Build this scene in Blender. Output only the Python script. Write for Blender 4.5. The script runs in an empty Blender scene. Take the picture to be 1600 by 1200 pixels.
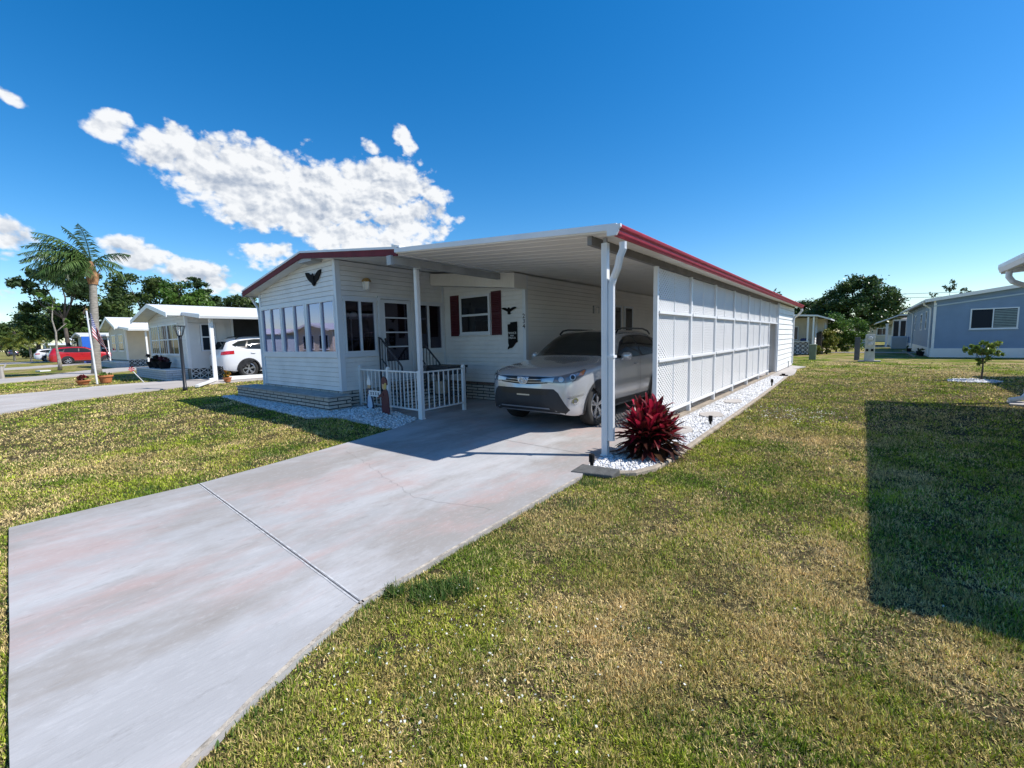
import bpy, bmesh, math, random
import numpy as np
from mathutils import Vector, Matrix
from mathutils.bvhtree import BVHTree
random.seed(7)
rng = np.random.default_rng(11)
R = math.radians
scene = bpy.context.scene
C = scene.collection

# ---------------------------------------------------------------- camera
cam_data = bpy.data.cameras.new('camera')
cam_data.sensor_width = 36.0
cam_data.lens = 36.0 * 677.4 / 1600.0
cam_data.clip_start = 0.05
cam_data.clip_end = 5000
cam = bpy.data.objects.new('camera', cam_data)
C.objects.link(cam)
yaw, pitch, roll = R(38.971), R(5.843), R(-1.282)
fwd = Vector((-math.sin(yaw) * math.cos(pitch), math.cos(yaw) * math.cos(pitch), -math.sin(pitch)))
rt = Vector((math.cos(yaw), math.sin(yaw), 0))
up = rt.cross(fwd)
r2 = math.cos(roll) * rt + math.sin(roll) * up
u2 = -math.sin(roll) * rt + math.cos(roll) * up
m3 = Matrix((r2, u2, -fwd)).transposed()
cam.matrix_world = Matrix.Translation((0, 0, 1.5)) @ m3.to_4x4()
scene.camera = cam

# ---------------------------------------------------------------- light
SUN_EL = R(50.4)
sdir = Vector((1.97, 1.14, 0)).normalized() * math.cos(SUN_EL) + Vector((0, 0, math.sin(SUN_EL)))
sun_data = bpy.data.lights.new('sun', 'SUN')
sun_data.energy = 5.0
sun_data.angle = R(0.55)
sun_data.color = (1.0, 0.955, 0.89)
sun = bpy.data.objects.new('sun', sun_data)
sun.rotation_euler = sdir.to_track_quat('Z', 'Y').to_euler()
C.objects.link(sun)

scene.view_settings.view_transform = 'Standard'
scene.view_settings.look = 'None'
scene.view_settings.exposure = 0.36
scene.view_settings.gamma = 1.0
scene.cycles.transparent_max_bounces = 12
scene.cycles.use_denoising = True
scene.cycles.denoiser = 'OPENIMAGEDENOISE'
scene.cycles.denoising_prefilter = 'ACCURATE'
scene.cycles.use_adaptive_sampling = False
scene.cycles.max_bounces = 6

world = bpy.data.worlds.new('World')
scene.world = world
world.use_nodes = True
world.cycles.sampling_method = 'MANUAL'
world.cycles.sample_map_resolution = 1024
SKY_STRENGTH = 0.114

def N(nt, typ, **kw):
    n = nt.nodes.new(typ)
    for k, v in kw.items():
        if k.startswith('i_'):
            n.inputs[k[2:]].default_value = v
        else:
            setattr(n, k, v)
    return n

def math_node(nt, op, a, b=None, c=None, clamp=False):
    n = nt.nodes.new('ShaderNodeMath')
    n.operation = op
    n.use_clamp = clamp
    for i, v in enumerate((a, b, c)):
        if v is None:
            continue
        if isinstance(v, (int, float)):
            n.inputs[i].default_value = v
        else:
            nt.links.new(v, n.inputs[i])
    return n.outputs[0]

def build_world():
    nt = world.node_tree
    nt.nodes.clear()
    L = nt.links.new
    out = N(nt, 'ShaderNodeOutputWorld')
    bg = N(nt, 'ShaderNodeBackground')
    bg.inputs['Strength'].default_value = SKY_STRENGTH
    sky = N(nt, 'ShaderNodeTexSky')
    sky.sky_type = 'NISHITA'
    sky.sun_disc = False
    sky.sun_elevation = SUN_EL
    sky.sun_rotation = math.atan2(sdir.x, sdir.y)
    sky.altitude = 0
    sky.air_density = 1.0
    sky.dust_density = 0.3
    sky.ozone_density = 4.0
    hsv = N(nt, 'ShaderNodeHueSaturation')
    hsv.inputs['Saturation'].default_value = 1.38
    hsv.inputs['Value'].default_value = 1.18
    L(sky.outputs[0], hsv.inputs['Color'])
    tc = N(nt, 'ShaderNodeTexCoord')
    sep = N(nt, 'ShaderNodeSeparateXYZ')
    L(tc.outputs['Generated'], sep.inputs[0])
    x, y, z = sep.outputs
    az = math_node(nt, 'MULTIPLY', math_node(nt, 'ARCTAN2', x, y), 57.2958)
    el = math_node(nt, 'MULTIPLY', math_node(nt, 'ARCSINE', z), 57.2958)
    # angular coordinates (degrees) give the noise its position on the sky
    comb = N(nt, 'ShaderNodeCombineXYZ')
    L(az, comb.inputs[0]); L(el, comb.inputs[1])
    def noise(scale, detail, rough, off=0.0, dist=0.0, stretch=1.0, sh=(0, 0)):
        mp = N(nt, 'ShaderNodeMapping')
        mp.inputs['Location'].default_value = (off + sh[0] * scale, off * .7 + sh[1] * scale * stretch, off * 1.3)
        mp.inputs['Scale'].default_value = (scale, scale * stretch, 1)
        L(comb.outputs[0], mp.inputs[0])
        n = N(nt, 'ShaderNodeTexNoise')
        n.inputs['Scale'].default_value = 1.0
        n.inputs['Detail'].default_value = detail
        n.inputs['Roughness'].default_value = rough
        n.inputs['Distortion'].default_value = dist
        L(mp.outputs[0], n.inputs['Vector'])
        return n.outputs[0]
    n1 = noise(0.20, 8, 0.57, 3.1, 0.5, 1.5)
    n1b = noise(0.20, 8, 0.57, 3.1, 0.5, 1.5, sh=(1.0, 1.1))
    n2 = noise(0.8, 5, 0.56, 9.7, 0.6, 1.25)
    def puffs(scale, sh=(0, 0)):
        mp = N(nt, 'ShaderNodeMapping')
        mp.inputs['Scale'].default_value = (scale, scale * 1.25, 1); mp.inputs['Location'].default_value = (sh[0] * scale, sh[1] * scale * 1.25, 0)
        L(comb.outputs[0], mp.inputs[0])
        wn = N(nt, 'ShaderNodeTexNoise', i_Scale=2.2, i_Detail=4.0); L(mp.outputs[0], wn.inputs['Vector'])
        va = N(nt, 'ShaderNodeVectorMath'); va.operation = 'MULTIPLY_ADD'; L(wn.outputs['Color'], va.inputs[0]); va.inputs[1].default_value = (.9, .9, 0); L(mp.outputs[0], va.inputs[2])
        vo = N(nt, 'ShaderNodeTexVoronoi'); vo.feature = 'SMOOTH_F1'; vo.inputs['Scale'].default_value = 1.0; vo.inputs['Smoothness'].default_value = .35
        L(va.outputs[0], vo.inputs['Vector']); return vo.outputs['Distance']
    pf = puffs(.62); pfs = puffs(.62, (.5, .6)); pf2 = puffs(1.5); pf2s = puffs(1.5, (.22, .26))
    # ellipses: az, el, radius az, radius el, tilt (deg), weight
    E = CLOUDS
    acc = None
    for (a, e, ra, re, tilt, w) in E:
        c, s = math.cos(R(tilt)), math.sin(R(tilt))
        da = math_node(nt, 'SUBTRACT', az, a)
        de = math_node(nt, 'SUBTRACT', el, e)
        p = math_node(nt, 'ADD', math_node(nt, 'MULTIPLY', da, c / ra), math_node(nt, 'MULTIPLY', de, s / ra))
        q = math_node(nt, 'ADD', math_node(nt, 'MULTIPLY', da, -s / re), math_node(nt, 'MULTIPLY', de, c / re))
        d2 = math_node(nt, 'ADD', math_node(nt, 'MULTIPLY', p, p), math_node(nt, 'MULTIPLY', q, q))
        v = math_node(nt, 'MULTIPLY', math_node(nt, 'SUBTRACT', 1.0, d2), w)
        acc = v if acc is None else math_node(nt, 'MAXIMUM', acc, v)
    acc = math_node(nt, 'MAXIMUM', acc, -2.0)
    acc = math_node(nt, 'ADD', acc, 0.06)
    f = math_node(nt, 'ADD', acc, math_node(nt, 'MULTIPLY', math_node(nt, 'SUBTRACT', n1, 0.5), 4.0))
    f = math_node(nt, 'ADD', f, math_node(nt, 'MULTIPLY', math_node(nt, 'SUBTRACT', n2, 0.5), 1.5))
    f = math_node(nt, 'ADD', f, math_node(nt, 'MULTIPLY', math_node(nt, 'SUBTRACT', 0.42, pf), 1.7))
    f = math_node(nt, 'ADD', f, math_node(nt, 'MULTIPLY', math_node(nt, 'SUBTRACT', 0.42, pf2), 0.7))
    ramp = N(nt, 'ShaderNodeValToRGB')
    ramp.color_ramp.interpolation = 'EASE'
    ramp.color_ramp.elements[0].position = 0.0
    ramp.color_ramp.elements[0].color = (0, 0, 0, 1)
    ramp.color_ramp.elements[1].position = 1.0
    ramp.color_ramp.elements[1].color = (1, 1, 1, 1)
    L(math_node(nt, 'MULTIPLY', math_node(nt, 'ADD', f, .12), 0.80), ramp.inputs[0])
    dens = math_node(nt, 'MULTIPLY', ramp.outputs[0], 0.97)
    # cloud shading painted in: sunward lumps lighter, thick and low parts greyer
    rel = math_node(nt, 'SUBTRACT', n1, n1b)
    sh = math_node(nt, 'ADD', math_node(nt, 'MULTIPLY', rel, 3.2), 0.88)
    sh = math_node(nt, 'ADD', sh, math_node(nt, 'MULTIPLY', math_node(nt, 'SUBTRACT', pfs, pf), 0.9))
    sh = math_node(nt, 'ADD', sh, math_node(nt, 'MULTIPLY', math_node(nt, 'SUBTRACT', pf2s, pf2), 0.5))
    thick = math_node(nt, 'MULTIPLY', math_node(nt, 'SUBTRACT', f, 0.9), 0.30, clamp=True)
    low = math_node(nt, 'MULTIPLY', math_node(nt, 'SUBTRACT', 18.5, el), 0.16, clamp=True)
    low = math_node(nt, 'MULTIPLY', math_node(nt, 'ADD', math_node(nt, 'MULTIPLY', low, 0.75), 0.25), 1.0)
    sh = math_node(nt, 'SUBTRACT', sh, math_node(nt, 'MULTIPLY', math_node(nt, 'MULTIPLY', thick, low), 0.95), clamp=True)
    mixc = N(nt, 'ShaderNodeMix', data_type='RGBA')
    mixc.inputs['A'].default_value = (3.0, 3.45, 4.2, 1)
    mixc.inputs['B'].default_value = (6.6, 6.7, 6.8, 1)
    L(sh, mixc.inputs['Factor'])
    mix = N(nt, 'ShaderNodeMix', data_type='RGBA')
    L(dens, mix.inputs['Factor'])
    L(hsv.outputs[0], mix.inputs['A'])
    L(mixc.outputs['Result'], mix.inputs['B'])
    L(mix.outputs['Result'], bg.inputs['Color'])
    L(bg.outputs[0], out.inputs[0])

CLOUDS = [
    (-79.8, 20.2, 2.21, 1.40, 31, 1.90),
    (-73.6, 18.5, 5.84, 2.98, -11, 2.30),
    (-68.5, 16.9, 7.54, 4.97, -10, 2.60),
    (-62.8, 16.3, 8.58, 4.80, -5, 2.60),
    (-54.9, 18.3, 7.07, 3.44, -1, 2.40),
    (-51.4, 14.7, 5.89, 3.05, 4, 2.20),
    (-58.9, 12.9, 9.37, 2.31, -1, 2.00),
    (-48.7, 17.8, 2.67, 1.28, -5, 1.40),
    (-67.3, 10.5, 3.86, 1.37, 5, 1.50),
    (-75.6, 19.5, 2.91, 1.76, -4, 1.80),
    (-51.6, 23.4, 1.96, 1.12, -42, 1.70),
    (-55.5, 22.2, 1.37, 0.82, -16, 1.40),
    (-78.8, 9.0, 2.94, 1.87, -7, 2.10),
    (-74.5, 7.8, 3.51, 1.59, -4, 2.00),
    (-72.4, 7.0, 2.55, 1.38, -14, 1.50),
    (-79.9, 9.7, 1.58, 1.11, -20, 1.60),
    (-45.2, 15.1, 0.82, 0.66, 5, 1.00),
    (-62.6, 22.0, 0.69, 0.42, 14, 0.70),
    (-41.4, 12.3, 1.82, 0.31, -1, 0.90),
    (-87.1, 9.9, 1.81, 1.48, -44, 2.00),
    (-86.0, 20.5, 1.23, 0.62, -26, 1.60),
    (-87.7, 4.8, 1.25, 0.76, -22, 1.30),
    (-86.7, 8.1, 1.89, 0.53, 8, 1.00),
    (-75.9, 21.9, 0.72, 0.42, -17, 0.60),
    (-83.5, 22.3, 0.87, 0.34, 23, 0.40),
    (-64.3, 20.4, 0.82, 0.59, 22, 0.70),
    (-64.1, 9.4, 4.77, 0.86, 3, 0.90),
    (-88.3, 2.6, 1.07, 0.65, 5, 0.80),
    (-110.0, 16.0, 12.0, 4.5, 0, 2.0),
    (-140.0, 22.0, 14.0, 5.0, 0, 2.0),
    (170.0, 18.0, 14.0, 4.0, 0, 2.0),
]
build_world()

# ---------------------------------------------------------------- helpers
def pm(name, col, rough=.6, var=.08, scale=4.0, bump=0.0, bscale=40.0, spec=.5, metal=0.0, coat=0.0, col2=None, fac=.5, stretch=(1, 1, 1), world_space=True, sss=0.0):
    """procedural principled material: noise-varied colour and optional bump"""
    m = bpy.data.materials.new(name)
    m.use_nodes = True
    nt = m.node_tree
    b = nt.nodes['Principled BSDF']
    L = nt.links.new
    b.inputs['Roughness'].default_value = rough
    b.inputs['Metallic'].default_value = metal
    b.inputs['Specular IOR Level'].default_value = spec
    b.inputs['Coat Weight'].default_value = coat
    b.inputs['Coat Roughness'].default_value = 0.05
    if world_space:
        g = N(nt, 'ShaderNodeNewGeometry'); vec = g.outputs['Position']
    else:
        g = N(nt, 'ShaderNodeTexCoord'); vec = g.outputs['Object']
    mp = N(nt, 'ShaderNodeMapping'); mp.inputs['Scale'].default_value = stretch
    L(vec, mp.inputs[0])
    n = N(nt, 'ShaderNodeTexNoise', i_Scale=scale, i_Detail=5.0, i_Roughness=.6)
    L(mp.outputs[0], n.inputs['Vector'])
    mix = N(nt, 'ShaderNodeMix', data_type='RGBA')
    c = col
    if col2 is None:
        a = tuple(max(0, v * (1 - var * 1.6)) for v in c) + (1,)
        bb = tuple(min(1, v * (1 + var)) for v in c) + (1,)
    else:
        a, bb = tuple(c) + (1,), tuple(col2) + (1,)
    mix.inputs['A'].default_value = a; mix.inputs['B'].default_value = bb
    rmp = N(nt, 'ShaderNodeMapRange'); rmp.inputs['From Min'].default_value = fac - .2; rmp.inputs['From Max'].default_value = fac + .2
    L(n.outputs[0], rmp.inputs['Value'])
    L(rmp.outputs[0], mix.inputs['Factor'])
    L(mix.outputs['Result'], b.inputs['Base Color'])
    if bump:
        n2 = N(nt, 'ShaderNodeTexNoise', i_Scale=bscale, i_Detail=4.0)
        L(mp.outputs[0], n2.inputs['Vector'])
        bp = N(nt, 'ShaderNodeBump'); bp.inputs['Strength'].default_value = bump; bp.inputs['Distance'].default_value = .01
        L(n2.outputs[0], bp.inputs['Height']); L(bp.outputs[0], b.inputs['Normal'])
    return m

class MB:
    def __init__(s):
        s.v = []; s.f = []; s.m = []; s.smooth = False
    def add(s, vs, fs, mi=0):
        b = len(s.v); s.v.extend(tuple(v) for v in vs)
        for f in fs:
            s.f.append(tuple(b + i for i in f)); s.m.append(mi)
        return s
    def box(s, x0, x1, y0, y1, z0, z1, mi=0):
        vs = [(x, y, z) for x in (x0, x1) for y in (y0, y1) for z in (z0, z1)]
        return s.add(vs, [(0, 1, 3, 2), (4, 6, 7, 5), (0, 4, 5, 1), (2, 3, 7, 6), (0, 2, 6, 4), (1, 5, 7, 3)], mi)
    def hexa(s, pts, mi=0):
        """8 points: bottom 4 (ccw), top 4"""
        return s.add(pts, [(3, 2, 1, 0), (4, 5, 6, 7), (0, 1, 5, 4), (1, 2, 6, 5), (2, 3, 7, 6), (3, 0, 4, 7)], mi)
    def bar(s, p, q, w, h=None, upv=(0, 0, 1), mi=0):
        h = w if h is None else h
        p, q = Vector(p), Vector(q); d = (q - p).normalized(); u = Vector(upv)
        if abs(d.dot(u)) > .95: u = Vector((0, 1, 0))
        a = d.cross(u).normalized() * w / 2; b = a.cross(d).normalized() * h / 2
        return s.hexa([p - a - b, p + a - b, p + a + b, p - a + b, q - a - b, q + a - b, q + a + b, q - a + b], mi)
    def tube(s, pts, rs, n=8, mi=0, caps=True, sx=1.0):
        pts = [Vector(p) for p in pts]
        if isinstance(rs, (int, float)): rs = [rs] * len(pts)
        b = len(s.v); ref = None
        for i, p in enumerate(pts):
            d = (pts[min(i + 1, len(pts) - 1)] - pts[max(i - 1, 0)]).normalized()
            if ref is None:
                ref = Vector((0, 0, 1)) if abs(d.z) < .9 else Vector((1, 0, 0))
            a = d.cross(ref).normalized(); c = a.cross(d).normalized(); ref = c if abs(d.dot(c)) < .99 else ref
            for k in range(n):
                t = 2 * math.pi * k / n
                s.v.append(tuple(p + (a * math.cos(t) * sx + c * math.sin(t)) * rs[i]))
        for i in range(len(pts) - 1):
            for k in range(n):
                k2 = (k + 1) % n
                s.f.append((b + i * n + k, b + i * n + k2, b + (i + 1) * n + k2, b + (i + 1) * n + k)); s.m.append(mi)
        if caps:
            s.f.append(tuple(b + k for k in range(n))[::-1]); s.m.append(mi)
            s.f.append(tuple(b + (len(pts) - 1) * n + k for k in range(n))); s.m.append(mi)
        return s
    def lathe(s, prof, c=(0, 0, 0), axis='z', n=24, mi=0):
        b = len(s.v); cx, cy, cz = c
        for (r, h) in prof:
            for k in range(n):
                t = 2 * math.pi * k / n; a, d = r * math.cos(t), r * math.sin(t)
                if axis == 'z': s.v.append((cx + a, cy + d, cz + h))
                elif axis == 'x': s.v.append((cx + h, cy + a, cz + d))
                else: s.v.append((cx + a, cy + h, cz + d))
        for i in range(len(prof) - 1):
            for k in range(n):
                k2 = (k + 1) % n
                s.f.append((b + i * n + k, b + i * n + k2, b + (i + 1) * n + k2, b + (i + 1) * n + k)); s.m.append(mi)
        return s
    def prism(s, poly, fn, d0, d1, mi=0):
        """poly 2D list, fn(a, b, d)->xyz"""
        n = len(poly)
        vs = [fn(a, b, d0) for a, b in poly] + [fn(a, b, d1) for a, b in poly]
        fs = [tuple(range(n))[::-1], tuple(range(n, 2 * n))] + [(i, (i + 1) % n, n + (i + 1) % n, n + i) for i in range(n)]
        return s.add(vs, fs, mi)

def mesh_from(name, mb, mats, smooth=False):
    me = bpy.data.meshes.new(name)
    me.from_pydata([tuple(v) for v in mb.v], [], mb.f)
    for m in (mats if isinstance(mats, (list, tuple)) else [mats]):
        me.materials.append(m)
    if any(mb.m):
        me.polygons.foreach_set('material_index', mb.m)
    if smooth:
        me.polygons.foreach_set('use_smooth', [True] * len(me.polygons))
    return me

def fixn(me):
    bm = bmesh.new(); bm.from_mesh(me)
    bmesh.ops.recalc_face_normals(bm, faces=bm.faces)
    bm.to_mesh(me); bm.free()

def setp(o, label=None, cat=None, group=None, kind=None):
    if label: o['label'] = label
    if cat: o['category'] = cat
    if group: o['group'] = group
    if kind: o['kind'] = kind
    return o

def put(name, mb, mats, parent=None, smooth=False, local=False, bevel=0.0, fix=True):
    """one mesh object. World-coordinate meshes get the parent's inverse."""
    me = mb if isinstance(mb, bpy.types.Mesh) else mesh_from(name, mb, mats, smooth)
    if fix and len(me.polygons) < 60000: fixn(me)
    o = bpy.data.objects.new(name, me)
    C.objects.link(o)
    if parent is not None:
        o.parent = parent
        if not local and parent.type == 'EMPTY':
            mw = Matrix.LocRotScale(parent.location, parent.rotation_euler, parent.scale)
            o.matrix_parent_inverse = mw.inverted()
    if bevel:
        md = o.modifiers.new('bevel', 'BEVEL'); md.width = bevel; md.segments = 2; md.limit_method = 'ANGLE'; md.angle_limit = R(40)
    return o

def thing(name, label, cat, loc=(0, 0, 0), rz=0.0, group=None):
    o = bpy.data.objects.new(name, None)
    o.empty_display_size = .2
    C.objects.link(o); o.location = loc; o.rotation_euler = (0, 0, rz)
    return setp(o, label, cat, group)

def struct(name, mb, mats, **kw):
    return setp(put(name, mb, mats, **kw), kind='structure')

def copy_tree(o, parent=None):
    c = o.copy(); C.objects.link(c); c.parent = parent
    for ch in [k for k in o.children]:
        if ch is not c: copy_tree(ch, c)
    return c

def gz(x, y):
    z = np.interp(x, [-300, -100, -58, -47, -36, -22, -17], [.1, .1, .12, .22, .2, .12, 0.0])
    bx = np.clip((x + 15.0) / 1.2, 0, 1) * np.clip((-6.6 - x) / 1.2, 0, 1)
    by = np.clip((y - 2.4) / 1.8, 0, 1) * np.clip((5.5 - y) / .12, 0, 1)
    return z + .12 * bx * by

def inpoly(x, y, poly):
    x = np.asarray(x); y = np.asarray(y)
    ins = np.zeros(x.shape, bool); n = len(poly)
    for i in range(n):
        x0, y0 = poly[i]; x1, y1 = poly[(i + 1) % n]
        if y0 == y1: continue
        c = ((y0 > y) != (y1 > y)) & (x < (x1 - x0) * (y - y0) / (y1 - y0) + x0)
        ins ^= c
    return ins

def cut_poly(poly, step, axes='xy', hx=None):
    """bmesh of polygon (2D) cut by a grid"""
    bm = bmesh.new()
    vs = [bm.verts.new((p[0], p[1], 0)) for p in poly]
    f = bm.faces.new(vs)
    bmesh.ops.triangulate(bm, faces=[f])
    xs = [p[0] for p in poly]; ys = [p[1] for p in poly]
    for ax, lo, hi in ((0, min(xs), max(xs)), (1, min(ys), max(ys))):
        k = math.floor(lo / step) + 1
        while k * step < hi:
            co = [0, 0, 0]; no = [0, 0, 0]; co[ax] = k * step; no[ax] = 1
            bmesh.ops.bisect_plane(bm, geom=bm.verts[:] + bm.edges[:] + bm.faces[:], plane_co=co, plane_no=no, dist=1e-5)
            k += 1
    return bm

def drape_mesh(name, poly, step, off, mats, skirt=.08):
    bm = cut_poly(poly, step)
    for v in bm.verts:
        v.co.z = float(gz(v.co.x, v.co.y)) + off
    be = [e for e in bm.edges if e.is_boundary]
    r = bmesh.ops.extrude_edge_only(bm, edges=be)
    for g in r['geom']:
        if isinstance(g, bmesh.types.BMVert): g.co.z -= skirt
    bmesh.ops.recalc_face_normals(bm, faces=bm.faces)
    me = bpy.data.meshes.new(name); bm.to_mesh(me); bm.free()
    me.materials.append(mats)
    return me
# ---------------------------------------------------------------- materials
def concrete_mat(name, base, pink, grey, streak=True, bright=1.0):
    m = bpy.data.materials.new(name); m.use_nodes = True
    nt = m.node_tree; b = nt.nodes['Principled BSDF']; L = nt.links.new
    b.inputs['Roughness'].default_value = .78
    b.inputs['Specular IOR Level'].default_value = .35
    g = N(nt, 'ShaderNodeNewGeometry')
    def nz(scale, st, detail=6.0, rough=.6, loc=(0, 0, 0), dist=0.0):
        mp = N(nt, 'ShaderNodeMapping'); mp.inputs['Scale'].default_value = st; mp.inputs['Location'].default_value = loc
        L(g.outputs['Position'], mp.inputs[0])
        n = N(nt, 'ShaderNodeTexNoise', i_Scale=scale, i_Detail=detail, i_Roughness=rough, i_Distortion=dist)
        L(mp.outputs[0], n.inputs['Vector']); return n.outputs[0]
    def ramp(v, a, c):
        r = N(nt, 'ShaderNodeMapRange'); r.interpolation_type = 'SMOOTHSTEP'
        r.inputs['From Min'].default_value = a; r.inputs['From Max'].default_value = c
        L(v, r.inputs['Value']); return r.outputs[0]
    def mix(f, a, c):
        x = N(nt, 'ShaderNodeMix', data_type='RGBA')
        for k, v in (('A', a), ('B', c)):
            if isinstance(v, tuple): x.inputs[k].default_value = v + (1,)
            else: L(v, x.inputs[k])
        if isinstance(f, float): x.inputs['Factor'].default_value = f
        else: L(f, x.inputs['Factor'])
        return x.outputs['Result']
    st = (1.0, .42, 1)
    col = mix(ramp(nz(1.1, st, 7, .62), .38, .66), base, tuple(v * .80 for v in base))
    col = mix(math_node(nt, 'MULTIPLY', ramp(nz(.8, st, 7, .66, (7, 3, 0)), .42, .60), .95), col, grey)
    col = mix(math_node(nt, 'MULTIPLY', ramp(nz(3.2, (1, .25, 1), 7, .7, (2, 1, 0)), .45, .68), .45), col, tuple(v * .74 for v in base))
    pk = math_node(nt, 'MULTIPLY', ramp(nz(1.1, (1.0, .5, 1), 7, .72, (3.3, 11, 0), .4), .47, .66), .7)
    col = mix(pk, col, pink)
    # fine broom strokes running along the drive and a mealy, worn paint speckle
    br = nz(60, (1, .06, 1), 3, .6)
    col = mix(math_node(nt, 'MULTIPLY', ramp(br, .48, .70), .38), col, tuple(v * .72 for v in base))
    sp = nz(26, (1, .5, 1), 5, .75, (1, 5, 2))
    col = mix(math_node(nt, 'MULTIPLY', ramp(sp, .50, .75), .30), col, tuple(min(1, v * 1.22) for v in base))
    sp2 = nz(9, (1, .35, 1), 6, .75, (4, 9, 2))
    col = mix(math_node(nt, 'MULTIPLY', ramp(sp2, .56, .72), .40), col, tuple(v * .62 for v in grey))
    L(col, b.inputs['Base Color'])
    bp = N(nt, 'ShaderNodeBump'); bp.inputs['Strength'].default_value = .35; bp.inputs['Distance'].default_value = .004
    L(math_node(nt, 'ADD', br, sp), bp.inputs['Height']); L(bp.outputs[0], b.inputs['Normal'])
    return m

def lawn_mat(name, blades=False):
    m = bpy.data.materials.new(name); m.use_nodes = True
    nt = m.node_tree; b = nt.nodes['Principled BSDF']; L = nt.links.new
    b.inputs['Roughness'].default_value = .75 if blades else .95
    b.inputs['Specular IOR Level'].default_value = .3 if blades else .1
    g = N(nt, 'ShaderNodeNewGeometry')
    mp = N(nt, 'ShaderNodeMapping'); mp.inputs['Scale'].default_value = (1, 1, 0)
    L(g.outputs['Position'], mp.inputs[0])
    def nz(scale, detail=5.0, rough=.6, dist=0.0, w=0.0):
        n = N(nt, 'ShaderNodeTexNoise', i_Scale=scale, i_Detail=detail, i_Roughness=rough, i_Distortion=dist)
        n.noise_dimensions = '4D'; n.inputs['W'].default_value = w
        L(mp.outputs[0], n.inputs['Vector']); return n.outputs[0]
    def ramp(v, a, c):
        r = N(nt, 'ShaderNodeMapRange'); r.interpolation_type = 'SMOOTHSTEP'
        r.inputs['From Min'].default_value = a; r.inputs['From Max'].default_value = c
        L(v, r.inputs['Value']); return r.outputs[0]
    def mix(f, a, c):
        x = N(nt, 'ShaderNodeMix', data_type='RGBA')
        for k, v in (('A', a), ('B', c)):
            if isinstance(v, tuple): x.inputs[k].default_value = v + (1,)
            else: L(v, x.inputs[k])
        if isinstance(f, float): x.inputs['Factor'].default_value = f
        else: L(f, x.inputs['Factor'])
        return x.outputs['Result']
    patch = math_node(nt, 'ADD', math_node(nt, 'MULTIPLY', nz(.55, 5, .62, .3, 2.0), .72), math_node(nt, 'MULTIPLY', nz(3.2, 4, .65, 0, 5.0), .28))
    patch = math_node(nt, 'ADD', math_node(nt, 'MULTIPLY', math_node(nt, 'SUBTRACT', patch, .5), 2.1), .48)
    if blades:
        at = N(nt, 'ShaderNodeAttribute'); at.attribute_name = 'rnd'
        r = at.outputs['Fac']
        v = math_node(nt, 'ADD', patch, math_node(nt, 'MULTIPLY', math_node(nt, 'SUBTRACT', r, .5), .46))
        t = ramp(v, .34, .60)
        green = mix(ramp(nz(1.7, 4, .6, 0, 9.0), .4, .62), GRASS_G1, GRASS_G2)
        straw = mix(ramp(nz(1.3, 4, .6, 0, 14.0), .4, .62), STRAW1, STRAW2)
        col = mix(t, green, straw)
        at2 = N(nt, 'ShaderNodeAttribute'); at2.attribute_name = 'val'
        hs = N(nt, 'ShaderNodeHueSaturation'); L(col, hs.inputs['Color']); L(at2.outputs['Fac'], hs.inputs['Value'])
        L(hs.outputs[0], b.inputs['Base Color'])
        tr = N(nt, 'ShaderNodeBsdfTranslucent'); L(hs.outputs[0], tr.inputs['Color'])
        ms = N(nt, 'ShaderNodeMixShader'); ms.inputs[0].default_value = .20
        L(b.outputs[0], ms.inputs[1]); L(tr.outputs[0], ms.inputs[2])
        L(ms.outputs[0], nt.nodes['Material Output'].inputs['Surface'])
    else:
        fine = nz(34, 5, .78, 0, 1.0)
        v = math_node(nt, 'ADD', patch, math_node(nt, 'MULTIPLY', math_node(nt, 'SUBTRACT', fine, .5), .75))
        t = ramp(v, .37, .57)
        k = .52
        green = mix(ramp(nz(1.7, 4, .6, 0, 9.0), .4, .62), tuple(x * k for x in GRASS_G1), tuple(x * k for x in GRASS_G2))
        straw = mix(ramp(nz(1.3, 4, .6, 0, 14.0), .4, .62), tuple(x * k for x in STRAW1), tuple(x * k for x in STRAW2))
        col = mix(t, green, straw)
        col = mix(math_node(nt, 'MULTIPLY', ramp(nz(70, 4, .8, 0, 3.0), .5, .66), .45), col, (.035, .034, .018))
        # below the modelled blades the shade of the gaps is painted dark; beyond them the sheet carries the mean turf colour
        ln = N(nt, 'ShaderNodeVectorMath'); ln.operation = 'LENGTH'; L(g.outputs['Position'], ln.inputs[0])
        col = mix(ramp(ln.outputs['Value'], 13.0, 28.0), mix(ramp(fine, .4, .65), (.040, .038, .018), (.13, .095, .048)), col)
        L(col, b.inputs['Base Color'])
        bp = N(nt, 'ShaderNodeBump'); bp.inputs['Strength'].default_value = .9; bp.inputs['Distance'].default_value = .03
        L(fine, bp.inputs['Height']); L(bp.outputs[0], b.inputs['Normal'])
    return m

GRASS_G1 = (.130, .215, .015)
GRASS_G2 = (.350, .410, .036)
STRAW1 = (.68, .52, .25)
STRAW2 = (.47, .37, .14)

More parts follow.
